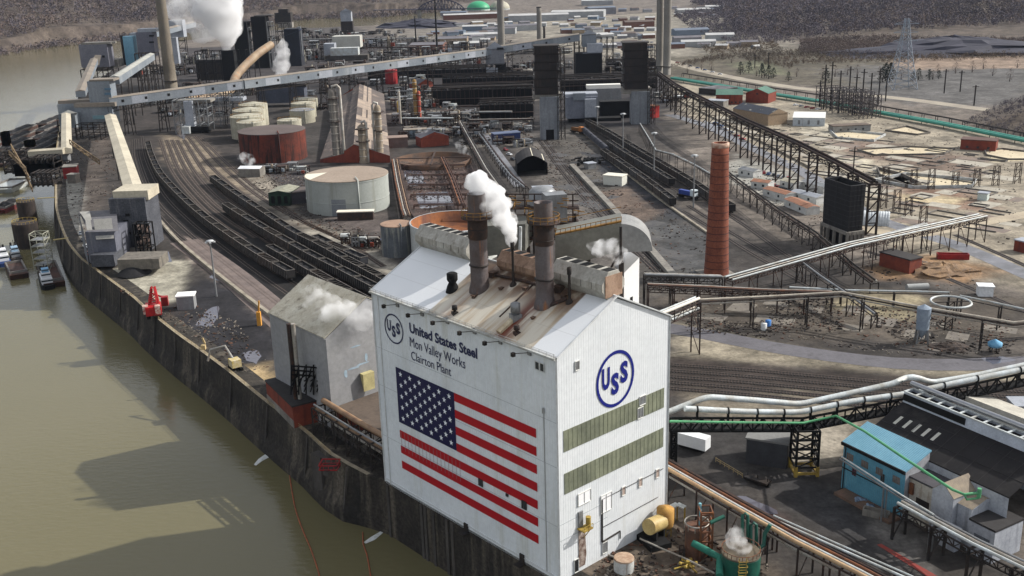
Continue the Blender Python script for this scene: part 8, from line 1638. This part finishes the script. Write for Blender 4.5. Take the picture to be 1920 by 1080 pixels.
for y0, x0, x1, n_, where in rows:
    for i in range(n_):
        a, b = random.choice([0, 0, 1, 2, 3, 4]), random.choice([0, 0, 1, 1, 2, 3]); s_ = random.uniform(.6, 1.3)
        tb(x0+(x1-x0)*(i+random.uniform(.2, .8))/n_, y0+random.uniform(-3, 3), 17*s_, 11*s_, 5*s_, 'small building, '+ORDN(i)+' from left, '+where, 'small buildings '+where, TM[a], TR_[b], random.uniform(-.5, .5), 2)
for i in range(14):
    tb(1452+i*9+random.uniform(-3, 3), 14+10*math.sin(i*2.1)+random.uniform(-4, 6), 15, 10, 5, ORDN(i)+' hillside house from the left among the bare trees at upper right', 'houses on the wooded hill', TM[0] if i % 3 else TM[1], TR_[i % 2], random.uniform(-.5, .5), 2.5)
# evergreen and bare single trees
def tree(px, py, h, label, evergreen=True, grp='single trees beyond the highway'):
    P = G(px, py); P.z = float(height(np.array([P.x]), np.array([P.y]))[0]); t = T('pine_tree' if evergreen else 'bare_tree', label, 'tree', P, grp); r = np.random.RandomState(int(px*7+py)); m = MB(); m.tube([P-Z*.3, P+Z*h*.6], .5, 6, .15); m.build('trunk', M_tie, t); m = MB(); n_ = 260 if evergreen else 200
    for _ in range(n_):
        f = r.rand(); rad = (h*.36*(1-f)**.6+.4)*math.sqrt(r.rand()) if evergreen else h*.38*math.sin(math.pi*min(1, f*.9+.1))*math.sqrt(r.rand()); a = r.rand()*6.28; c = P+Vector((rad*math.cos(a), rad*math.sin(a), h*(.12+.88*f))); e = Vector(r.randn(3)).normalized()*h*(.07 if evergreen else .09); g = Vector(r.randn(3)).normalized()*h*(.045 if evergreen else .018); m.add([c-e, c+e, c+g], [(0, 1, 2)])
    m.build('crown', mat('pine_green', (38, 48, 38), (28, 34, 32), .3, rough=1) if evergreen else fm1, t)
tl = [(1388, 140, 13), (1404, 137, 12), (1428, 146, 14), (1441, 148, 13), (1450, 146, 10), (1548, 160, 15), (1478, 152, 9), (1660, 152, 17), (1668, 154, 18), (1655, 154, 14), (1722, 150, 11), (1742, 150, 10), (1760, 148, 8), (1712, 152, 9)]
for k, (x, y_, h) in enumerate(tl): tree(x, y_, h, ORDN(k)+' dark evergreen from the left beyond the highway', True)
for k in range(26):
    x = 1290+k*25+random.uniform(-9, 9); y_ = 122+random.uniform(-8, 22)+(x-1290)*.02; tree(x, y_, random.uniform(8, 12), ORDN(k)+' bare round tree from the left along the highway verge', False, 'bare trees along the highway verge')
# cars
CM = [mat('car_white', (206, 208, 210), fine=0, rough=.35), mat('car_dark', (34, 36, 42), fine=0, rough=.3), mat('car_red', (140, 34, 34), fine=0, rough=.35), mat('car_blue', (52, 78, 120), fine=0, rough=.35), mat('car_silver', (140, 144, 150), fine=0, rough=.3, metal=.4)]
def car(mt, truck=False):
    t = T('parked_car', '', 'car', (0, 0, 0)); m = MB(); w = .9; L = 2.3
    prof = [(-L, .35), (L, .35), (L, .8), (L*.55, .95), (-L*.95, 1.0), (-L, .8)]
    m.add([(x, -w, z) for x, z in prof]+[(x, w, z) for x, z in prof], [(5, 4, 3, 2, 1, 0)[::1], (6, 7, 8, 9, 10, 11)]+[(i, (i+1) % 6, 6+(i+1) % 6, 6+i) for i in range(6)]); b = m.build('body', mt, t)
    m = MB(); m.hexa([(-1.6, -.82, .96), (1.2, -.82, .93), (1.2, .82, .93), (-1.6, .82, .96), (-1.2, -.68, 1.45), (.5, -.68, 1.45), (.5, .68, 1.45), (-1.2, .68, 1.45)]); m.build('cabin_glass', M_glass, t); m = MB(); m.box((-.35, 0, 1.45), (1.7, 1.35, .06)); m.build('roof', mt, t)
    for x in (-1.4, 1.4):
        for y_ in (-.82, .82): m = MB(); m.tube([(x, y_-.1, .33), (x, y_+.1, .33)], .33, 10); m.build('wheel', M_black, t)
    return t
CP = [car(m_) for m_ in CM]; cn = ['white', 'black', 'red', 'blue', 'silver']
def cars(px0, py0, px1, py1, n_, where, az):
    for i in range(n_):
        a = G(px0, py0).lerp(G(px1, py1), i/max(1, n_-1)); k = random.choice([0, 0, 1, 1, 3, 4, 2]); c = copytree(CP[k]); c.location = a+Z*.08; c.rotation_euler = (0, 0, math.radians(90-az+random.uniform(-8, 8))); c['label'] = cn[k]+' parked car, '+ORDN(i)+' from the left '+where; c['group'] = 'cars parked '+where
cars(1398, 318, 1478, 336, 10, 'beside the wet road by the cabins', 20); cars(1440, 345, 1510, 372, 6, 'between the white cabins', 130); cars(1492, 198, 1534, 206, 5, 'above the long white shed', 60); cars(1342, 232, 1392, 262, 6, 'along the wet road near the pipe bridge', 130); cars(152, 440, 166, 478, 4, 'on the quay by the coal loader', 150); cars(1158, 82, 1218, 96, 9, 'on the pale lot below the highway', 60); cars(1165, 66, 1222, 80, 9, 'on the upper pale lot', 60); cars(1270, 118, 1350, 140, 7, 'driving the highway beside the twin stacks', 115); cars(700, 449, 718, 456, 3, 'behind the small grey tank', 80)
cars(948, 282, 962, 300, 3, 'beside the dark curved shed', 150)
for p in CP:
    for ch in list(p.children): bpy.data.objects.remove(ch)
    bpy.data.objects.remove(p)
# ---------------------------------------------------------------- river craft and quay things
M_hull = mat('barge_hull', (52, 48, 48), (84, 56, 46), .2, rough=.8); M_deck = mat('barge_deck', (120, 118, 114), (90, 84, 80), .3)
def barge(px, py, az, label, L=58, w=10.5, load=True, grp='loaded coal barges moored off the plant', hull=None):
    P = G(px, py, WZ); d = V2(az); a_ = math.atan2(d.y, d.x); n = Vector((-d.y, d.x, 0)); t = T('coal_barge' if load else 'deck_barge', label, 'barge', P, grp if load else None)
    m = MB(); q = lambda u, v, z: P+d*u+n*v+Z*z; m.add([q(-L/2+2, -w/2, -.5), q(L/2-2, -w/2, -.5), q(L/2-2, w/2, -.5), q(-L/2+2, w/2, -.5), q(-L/2, -w/2, 2.6), q(L/2, -w/2, 2.6), q(L/2, w/2, 2.6), q(-L/2, w/2, 2.6)], [(3, 2, 1, 0), (4, 5, 6, 7), (0, 1, 5, 4), (1, 2, 6, 5), (2, 3, 7, 6), (3, 0, 4, 7)]); m.build('hull', hull or M_hull, t)
    m = MB()
    for s_ in (-1, 1): m.box(q(0, s_*(w/2-.5), 2.6), (L-5, .7, 1.1), a_); m.box(q(s_*(L/2-3), 0, 2.6), (.7, w-1, 1.1), a_)
    m.build('coaming', M_deck, t)
    if load:
        m = MB(); nn = 9; vs = []; lw = w-2.4; 
        for i in range(nn+1):
            for j in range(4): vs.append(q(-L/2+4+(L-8)*i/nn, -lw/2+lw*j/3, 3.1+(1.5+.5*math.sin(i*1.9) if j in (1, 2) and 0 < i < nn else 0)))
        m.add(vs, [(i*4+j, (i+1)*4+j, (i+1)*4+j+1, i*4+j+1) for i in range(nn) for j in range(3)]); m.build('coal_load', M_coal, t)
    return t
bz_ = 0; daz = math.degrees(math.atan2(*(G(100, 226, WZ)-G(10, 262, WZ))[:2]))
for r_ in range(5):
    for c_ in range(3):
        px = 98-c_*60-r_*4; py = 232+r_*13+c_*19-2
        if px > -30: barge(px, py, daz, ORDN(c_)+' coal barge from the right in the '+ORDN(r_)+' moored row from the top'); bz_ += 1
barge(14, 392, daz+8, 'coal barge with red rimmed hull nearest the mooring cells', 26, 11, hull=mat('hull_red', (120, 44, 44), (60, 40, 40), .4))
barge(22, 352, daz+4, 'bright white decked barge beside the dark loading dock', 34, 16, False, hull=M_pwhite)
barge(95, 520, 152, 'long dark work barge carrying the towboat along the river wall', 40, 9, False)
t = T('barge_unloader', 'dark steel barge loading dock with lattice booms under the pale gallery', 'dock', G(60, 330, WZ)); yd = G(60, 325).y
for k, (x0, x1, pt, pg) in enumerate(((60, 104, 296, 330), (10, 70, 300, 326), (62, 100, 325, 350), (0, 50, 284, 304))): 
    frame(t, 'dock_frame', x0, x1, pt, pg, 12, M_dark, 4, .8, lev=3); bx(t, 'dock_deck', x0, x1, pg-6, pg-2, pg, 12, M_dark)
for a, b in (((16, 282), (48, 314)), ((20, 270), (54, 330)), ((36, 300), (60, 352)), ((130, 262), (186, 300))): m = MB(); m.truss(AY(a[0], a[1], yd), AY(b[0], b[1], yd-20), 2.5, .6, 9); m.build('lattice_boom', mat('boom_tan', (130, 112, 84), (96, 80, 66), .4), t); bx(t, 'operator_cabin', 46, 60, 264, 276, 320, 6, M_yel); bx(t, 'orange_hoist', 4, 14, 248, 274, 322, 6, mat('hoist_orange', (190, 120, 64), (150, 90, 50), .5)); bx(t, 'dark_bunker', 28, 98, 308, 330, 332, 16, M_black)
shed('red_quay_house', 'red walled quay house with flat roof beside the river wall', (120, 336), (146, 334), 10, 7, 0, mat('house_red', (142, 44, 44), (110, 40, 40), .5), M_conc); shed('small_cabin', 'small olive cabin in front of the red quay house', (127, 344), (143, 344), 5, 5, 0, M_colg, M_conc)
for px0, px1, pt, pb, lb in ((39, 71, 377, 420, 'upper round steel mooring cell beside the barges'), (31, 76, 417, 462, 'lower larger round mooring cell with ochre railing')):
    P = G((px0+px1)/2, pb, WZ); k = mpp(P); r = (px1-px0)/2*k; h = hgt(P, pt)-WZ; t = T('mooring_cell', lb, 'mooring cell', P); m = MB(); m.lathe(P, [(r, -1), (r, h), (r*.94, h+.1), (0, h+.1)], 40, smooth=False); m.build('cell_wall', mat('cell_dark', (54, 46, 42), (40, 36, 34), .4, (80, 66, 54), .8), t); m = MB()
    for i in range(18):
        a0, a1 = i*.349, (i+1)*.349; c = lambda a, z: P+Vector((math.cos(a)*r*.95, math.sin(a)*r*.95, h+z)); m.beam(c(a0, 0), c(a0, 1.3), .14); m.beam(c(a0, 1.3), c(a1, 1.3), .14)
    m.build('cell_railing', M_yel, t)
m = MB(); m.beam(G(70, 372, 1), G(104, 370, 1), 1.2, .3); m.beam(G(70, 372, 2), G(104, 370, 2), .2); m.beam(G(100, 450, 0), G(128, 446, 0), 1.5, .3); m.build('gangway', mat('gangway_ochre', (150, 136, 90)), None, 'thin ochre gangway between mooring cell and river wall', 'gangway', loc=G(70, 372, 1))
t = T('lattice_tower', 'pale lattice unloading tower standing on a barge by the lower mooring cell', 'tower', G(84, 500, WZ)); P = G(84, 506, WZ+2); m = MB(); hh = hgt(P, 436)-P.z; c = [P+Vector((s*3.2, u*3.2, 0)) for s, u in ((-1, -1), (1, -1), (1, 1), (-1, 1))]
for p in c: m.beam(p, p+Z*hh, .3)
for j in range(7):
    for i in range(4): m.beam(c[i]+Z*hh*j/6, c[(i+1) % 4]+Z*hh*j/6, .25); j < 6 and m.beam(c[i]+Z*hh*j/6, c[(i+1) % 4]+Z*hh*(j+1)/6, .2)
m.build('lattice', mat('lattice_pale', (150, 150, 136)), t); m = MB()
for j in range(1, 6): m.box(P+Z*hh*j/6, (6, 6, .15))
m.build('deck', M_gal, t)
def boat(px, py, az, label, L, hullm, houses):
    P = G(px, py, WZ); d = V2(az); a_ = math.atan2(d.y, d.x); n = Vector((-d.y, d.x, 0)); t = T('towboat', label, 'boat', P); q = lambda u, v, z: P+d*u+n*v+Z*z; w = L*.3; m = MB(); pl = [(-L/2, -w/2*.9), (L*.38, -w/2), (L/2, -w*.3), (L/2, w*.3), (L*.38, w/2), (-L/2, w/2*.9)]
    m.add([q(u, v, -.5) for u, v in pl]+[q(u*1.02, v*1.04, 2.0) for u, v in pl], [(5, 4, 3, 2, 1, 0), (6, 7, 8, 9, 10, 11)]+[(i, (i+1) % 6, 6+(i+1) % 6, 6+i) for i in range(6)]); m.build('hull', hullm, t)
    for u, v, z, l_, w_, h_, mm in houses: m = MB(); m.box(q(u, v, z), (l_, w_, h_), a_); o = m.build('deckhouse', mm, t); m = MB(); m.box(q(u, v, z+h_*.5), (l_+.06, w_+.06, h_*.28), a_); m.build('window_strip', M_glass, o)
    m = MB(); m.beam(q(0, 0, 5), q(0, 0, 10), .2)
    for s_ in (-1, 1): m.lathe(q(-L*.2, s_*w*.22, 5), [(.6, 0), (.5, 3), (0, 3)], 10)
    m.build('funnels', M_black, t)
boat(88, 534, 152, 'white and blue towboat moored by the curved river wall', 19, M_black, [(1, 0, 2, 12, 4.6, 2.6, CM[0]), (3, 0, 4.6, 5, 3.8, 2.4, CM[0]), (3, 0, 7, 3.4, 3, 1.6, mat('wheelhouse_blue', (120, 160, 190)))])
boat(6, 492, 150, 'blue hulled towboat cut off by the left edge', 20, mat('hull_blue', (30, 52, 96)), [(0, 0, 2, 12, 5, 2.8, CM[0]), (2, 0, 4.8, 5, 4, 2.6, CM[0])]); boat(30, 486, 150, 'small grey workboat between the towboat and the mooring cell', 16, M_dark, [(0, 0, 2, 8, 4, 2.6, CM[4]), (1, 0, 4.6, 4, 3, 2.2, mat('cab_paleblue', (140, 164, 184)))])
barge(32, 512, 150, 'flat dark deck barge behind the small workboat', 26, 8, False)
# red crane on the quay
t = T('crane', 'bright red lattice crane on the river wall', 'crane', G(290, 596)); P = G(290, 594); m = MB(); m.box(P+Z*1.4, (5.4, 6.5, 3.2), .3); m.build('machine_house', mat('crane_red', (176, 30, 34), (140, 26, 30), .6, rough=.45), t); m = MB(); m.box(P+Vector((-2.2, -2, 2)), (1.8, 2.4, 3), .3); m.box(P+Vector((2.2, -2, 2)), (1.8, 2.4, 3), .3); m.build('cab', mat('cab_cream', (200, 190, 176), (150, 40, 40), 1.), t)
m = MB(); tp = AY(286, 538, P.y+2)
for s_ in (-1, 1): m.beam(P+Vector((s_*1.6, 0, 4)), tp+Vector((s_*.5, 0, 0)), .6); m.beam(P+Vector((s_*1.6, 2, 4)), tp+Vector((s_*.5, .8, 0)), .5)
for k in range(8): f, g = k/8, (k+1)/8; m.beam(P+Vector((-1.6+1.1*f, 0, 4+(tp.z-4)*f)), P+Vector((1.6-1.1*g, 0, 4+(tp.z-4)*g)), .35)
m.build('boom', MATS['crane_red'], t); m = MB()
for s_ in (-2, 2): m.box(P+Vector((s_, 0, 0)), (1.2, 6, 1.4), .3)
m.build('tracks', M_black, t)
t = T('small_crane', 'second smaller red machine behind the red crane', 'machine', G(308, 572)); P = G(310, 572); m = MB(); m.box(P, (2.4, 2.4, 3.4), .2); m.beam(P+Z*3, P+Vector((-5, 2, 4)), .5); m.build('body', M_red, t)
t = T('excavator', 'long armed excavator with pale cab at the quay edge', 'excavator', G(440, 690)); P = G(442, 692); m = MB(); m.box(P+Z*1, (3, 3.4, 2.4), .6); m.build('cab', mat('excavator_pale', (190, 180, 160), (170, 150, 80), 1), t); m = MB(); m.tube([P+Z*2.5, P+Vector((-4, 5, 6)), P+Vector((-9, 6, 4.5)), P+Vector((-10, 5, 1))], .35, 8); m.build('arm', M_pipe, t); m = MB()
for s_ in (-1.3, 1.3): m.box(P+Vector((s_, 0, 0)), (.8, 4.4, 1), .6)
m.build('tracks', M_black, t)
for k, (px, py, c_, lb) in enumerate(((487, 610, (196, 140, 60), 'yellow lift mast beside the grey building'), (382, 655, (170, 150, 110), 'ochre bollard post on the river wall'))): P = G(px, py); m = MB(); m.box(P, (1.4, 1.4, 5 if k == 0 else 1.5)); m.beam(P+Z*4, P+Vector((.6, 0, 9 if k == 0 else 2)), .5); m.build('lift_mast' if k == 0 else 'bollard', mat('mast%d' % k, c_), None, lb, 'machine' if k == 0 else 'bollard', loc=P)
# culvert blocks and retaining strip between road and tracks
M_kb = mat('pale_kerb', (160, 152, 136), (120, 112, 100), .2)
for nm, pth, w_, h_, lb in (('retaining_wall', [(286, 400), (330, 450), (380, 494), (440, 542), (510, 596), (570, 640)], 1.4, 1.3, 'low pale wall between the dirt road and the outer track'), ('loading_bank', [(1072, 312), (1110, 352), (1160, 406), (1215, 466), (1262, 520)], 3.0, 1.6, 'long raised concrete bank between the middle tracks'), ('loading_bank', [(1138, 298), (1190, 338), (1250, 384), (1330, 440)], 1.2, .8, 'narrow pale kerb along the dark asphalt by the middle trains'), ('retaining_wall', [(1258, 182), (1330, 218), (1430, 268), (1520, 316)], 1.0, 1.2, 'pale kerb line beside the elevated pipe bridge')):
    P_ = smooth_path([G(*p) for p in pth], 8); m = MB(); 
    for a, b in zip(P_[:-1], P_[1:]): m.beam(a+Z*h_/2, b+Z*h_/2, w_, h_)
    m.build(nm, M_kb if 'kerb' in lb or 'wall' in nm else M_conc, None, lb, 'wall', loc=P_[0])
# extra roof clutter on the white building: small boxes, hoods and a long cable tray
M_hood = mat('hood_rust', (96, 74, 60), (70, 60, 54), .6)
for px, py, s_ in ((925, 520, 1.2), (1050, 548, 1.4), (985, 545, .8), (1058, 560, .9), (890, 560, .8), (940, 545, .7), (1000, 600, .6)):
    a, b = onR(px, py); q = W(a, b, roofz(b)-.2); m = MB(); m.box(q, (1.3*s_, 1.0*s_, 1.1*s_), .9); m.box(q+Z*1.1*s_, (1.7*s_, 1.3*s_, .2), .9); m.build('roof_hood', M_hood, roof_main)
a0, b0_ = onR(1060, 532); a1, b1_ = onR(905, 555); m = MB(); m.tube([W(13.5, 13.6, roofz(13.6)+.7), W(24, 13.4, roofz(13.4)+.7), W(32, 12.8, roofz(12.8)+.7)], .35, 8); m.tube([W(13, 8.4, roofz(8.4)+.5), W(9.5, 12.5, roofz(12.5)+.6)], .45, 8); m.tube([W(20.5, 4, roofz(4)+.3), W(20.5, 15, roofz(15)+.5)], .22, 6); m.build('roof_pipe', M_rustd, roof_main)
# ================================================================ LOOSE STUFF AND AIR
def rubble(name, label, poly, n_, smin, smax, mts, seed, z=0., zmax=0.):
    r = np.random.RandomState(seed); p2 = pts2(poly); xs = [p[0] for p in p2]; ys = [p[1] for p in p2]; m = MB(); c = 0
    while c < n_:
        x = r.uniform(min(xs), max(xs), 400); y_ = r.uniform(min(ys), max(ys), 400); ok = (sdist(x, y_, p2) > 0) & (vnoise(x, y_, 12, seed) > -.15)
        for a, b in zip(x[ok], y_[ok]):
            s = r.uniform(smin, smax)*.45; m.box((a, b, z-.1+r.uniform(0, zmax)), (s*r.uniform(.6, 3), s*r.uniform(.4, 1), s*r.uniform(.3, .9)+.1), r.uniform(0, 3)); c += 1
            if c >= n_: break
    m.build(name, mts, None, label, 'debris', None, 'stuff', loc=(p2[0][0], p2[0][1], 0))
M_d1 = mat('debris_dark', (46, 43, 42), (66, 58, 52), .8); M_d2 = mat('debris_pale', (140, 132, 120), (108, 100, 90), .8); M_d3 = mat('debris_rust', (100, 70, 54), (74, 56, 48), .8)
RZN = [('the reddish pipe field', [(750, 300), (880, 298), (900, 396), (780, 404)]), ('the yard around the big cream tank', [(440, 310), (580, 330), (640, 420), (740, 440), (760, 480), (700, 470), (560, 424), (470, 350)]), ('the middle railway yard', [(960, 250), (1090, 260), (1200, 360), (1330, 450), (1330, 520), (1220, 520), (1060, 400)]),
       ('the rubble ground before the silo', [(1260, 560), (1500, 560), (1900, 600), (1900, 662), (1700, 668), (1500, 640), (1280, 620)]), ('the sandy ground', [(1300, 200), (1640, 225), (1900, 280), (1910, 460), (1700, 440), (1400, 290)]), ('the tank yard at the bottom', [(1120, 1060), (1230, 965), (1300, 1000), (1440, 1060), (1440, 1120), (1100, 1120)]),
       ('the coal covered quay', [(215, 540), (330, 560), (440, 600), (510, 690), (440, 700), (340, 625)]), ('the plant beyond the long gallery', [(560, 80), (940, 60), (1010, 120), (700, 140), (560, 130)]), ('the oven batteries', [(740, 180), (1000, 160), (1000, 270), (860, 280), (760, 250)]), ('the quay left of the curved tracks', [(112, 250), (230, 262), (250, 380), (230, 420), (150, 460), (112, 400)]), ('the wet road verge', [(1350, 300), (1500, 340), (1640, 440), (1900, 560), (1700, 540), (1500, 460)])]
for k, (w, poly) in enumerate(RZN):
    n_ = [800, 650, 800, 900, 600, 320, 240, 800, 900, 420, 420][k]; far = k in (7, 8)
    rubble('debris', 'dark scrap and clutter scattered over '+w, poly, n_, .4, 1.3 if not far else 3.5, M_d1, 200+k, 0, .1); rubble('debris', 'pale rubble and blocks scattered over '+w, poly, int(n_*.6), .3, 1.0 if not far else 3, M_d2, 300+k); rubble('debris', 'rusty scrap scattered over '+w, poly, int(n_*.4), .4, 1.2 if not far else 3, M_d3, 400+k)
# winter haze over the valley: one closed box round the whole scene
m = MB(); lo = (-9300, -700, -60); hi = (9300, 12200, 340); m.hexa([(lo[0], lo[1], lo[2]), (hi[0], lo[1], lo[2]), (hi[0], hi[1], lo[2]), (lo[0], hi[1], lo[2]), (lo[0], lo[1], hi[2]), (hi[0], lo[1], hi[2]), (hi[0], hi[1], hi[2]), (lo[0], hi[1], hi[2])])
hz = bpy.data.materials.new('haze_air'); hz.use_nodes = True; N = hz.node_tree.nodes; N.remove(N['Principled BSDF']); pv = N.new('ShaderNodeVolumePrincipled'); pv.inputs['Color'].default_value = (.66, .78, 1, 1); pv.inputs['Density'].default_value = .000013; pv.inputs['Anisotropy'].default_value = .2; hz.node_tree.links.new(pv.outputs[0], N['Material Output'].inputs['Volume'])
m.build('haze', hz, None, 'thin bluish winter haze filling the valley', 'haze', None, 'stuff')
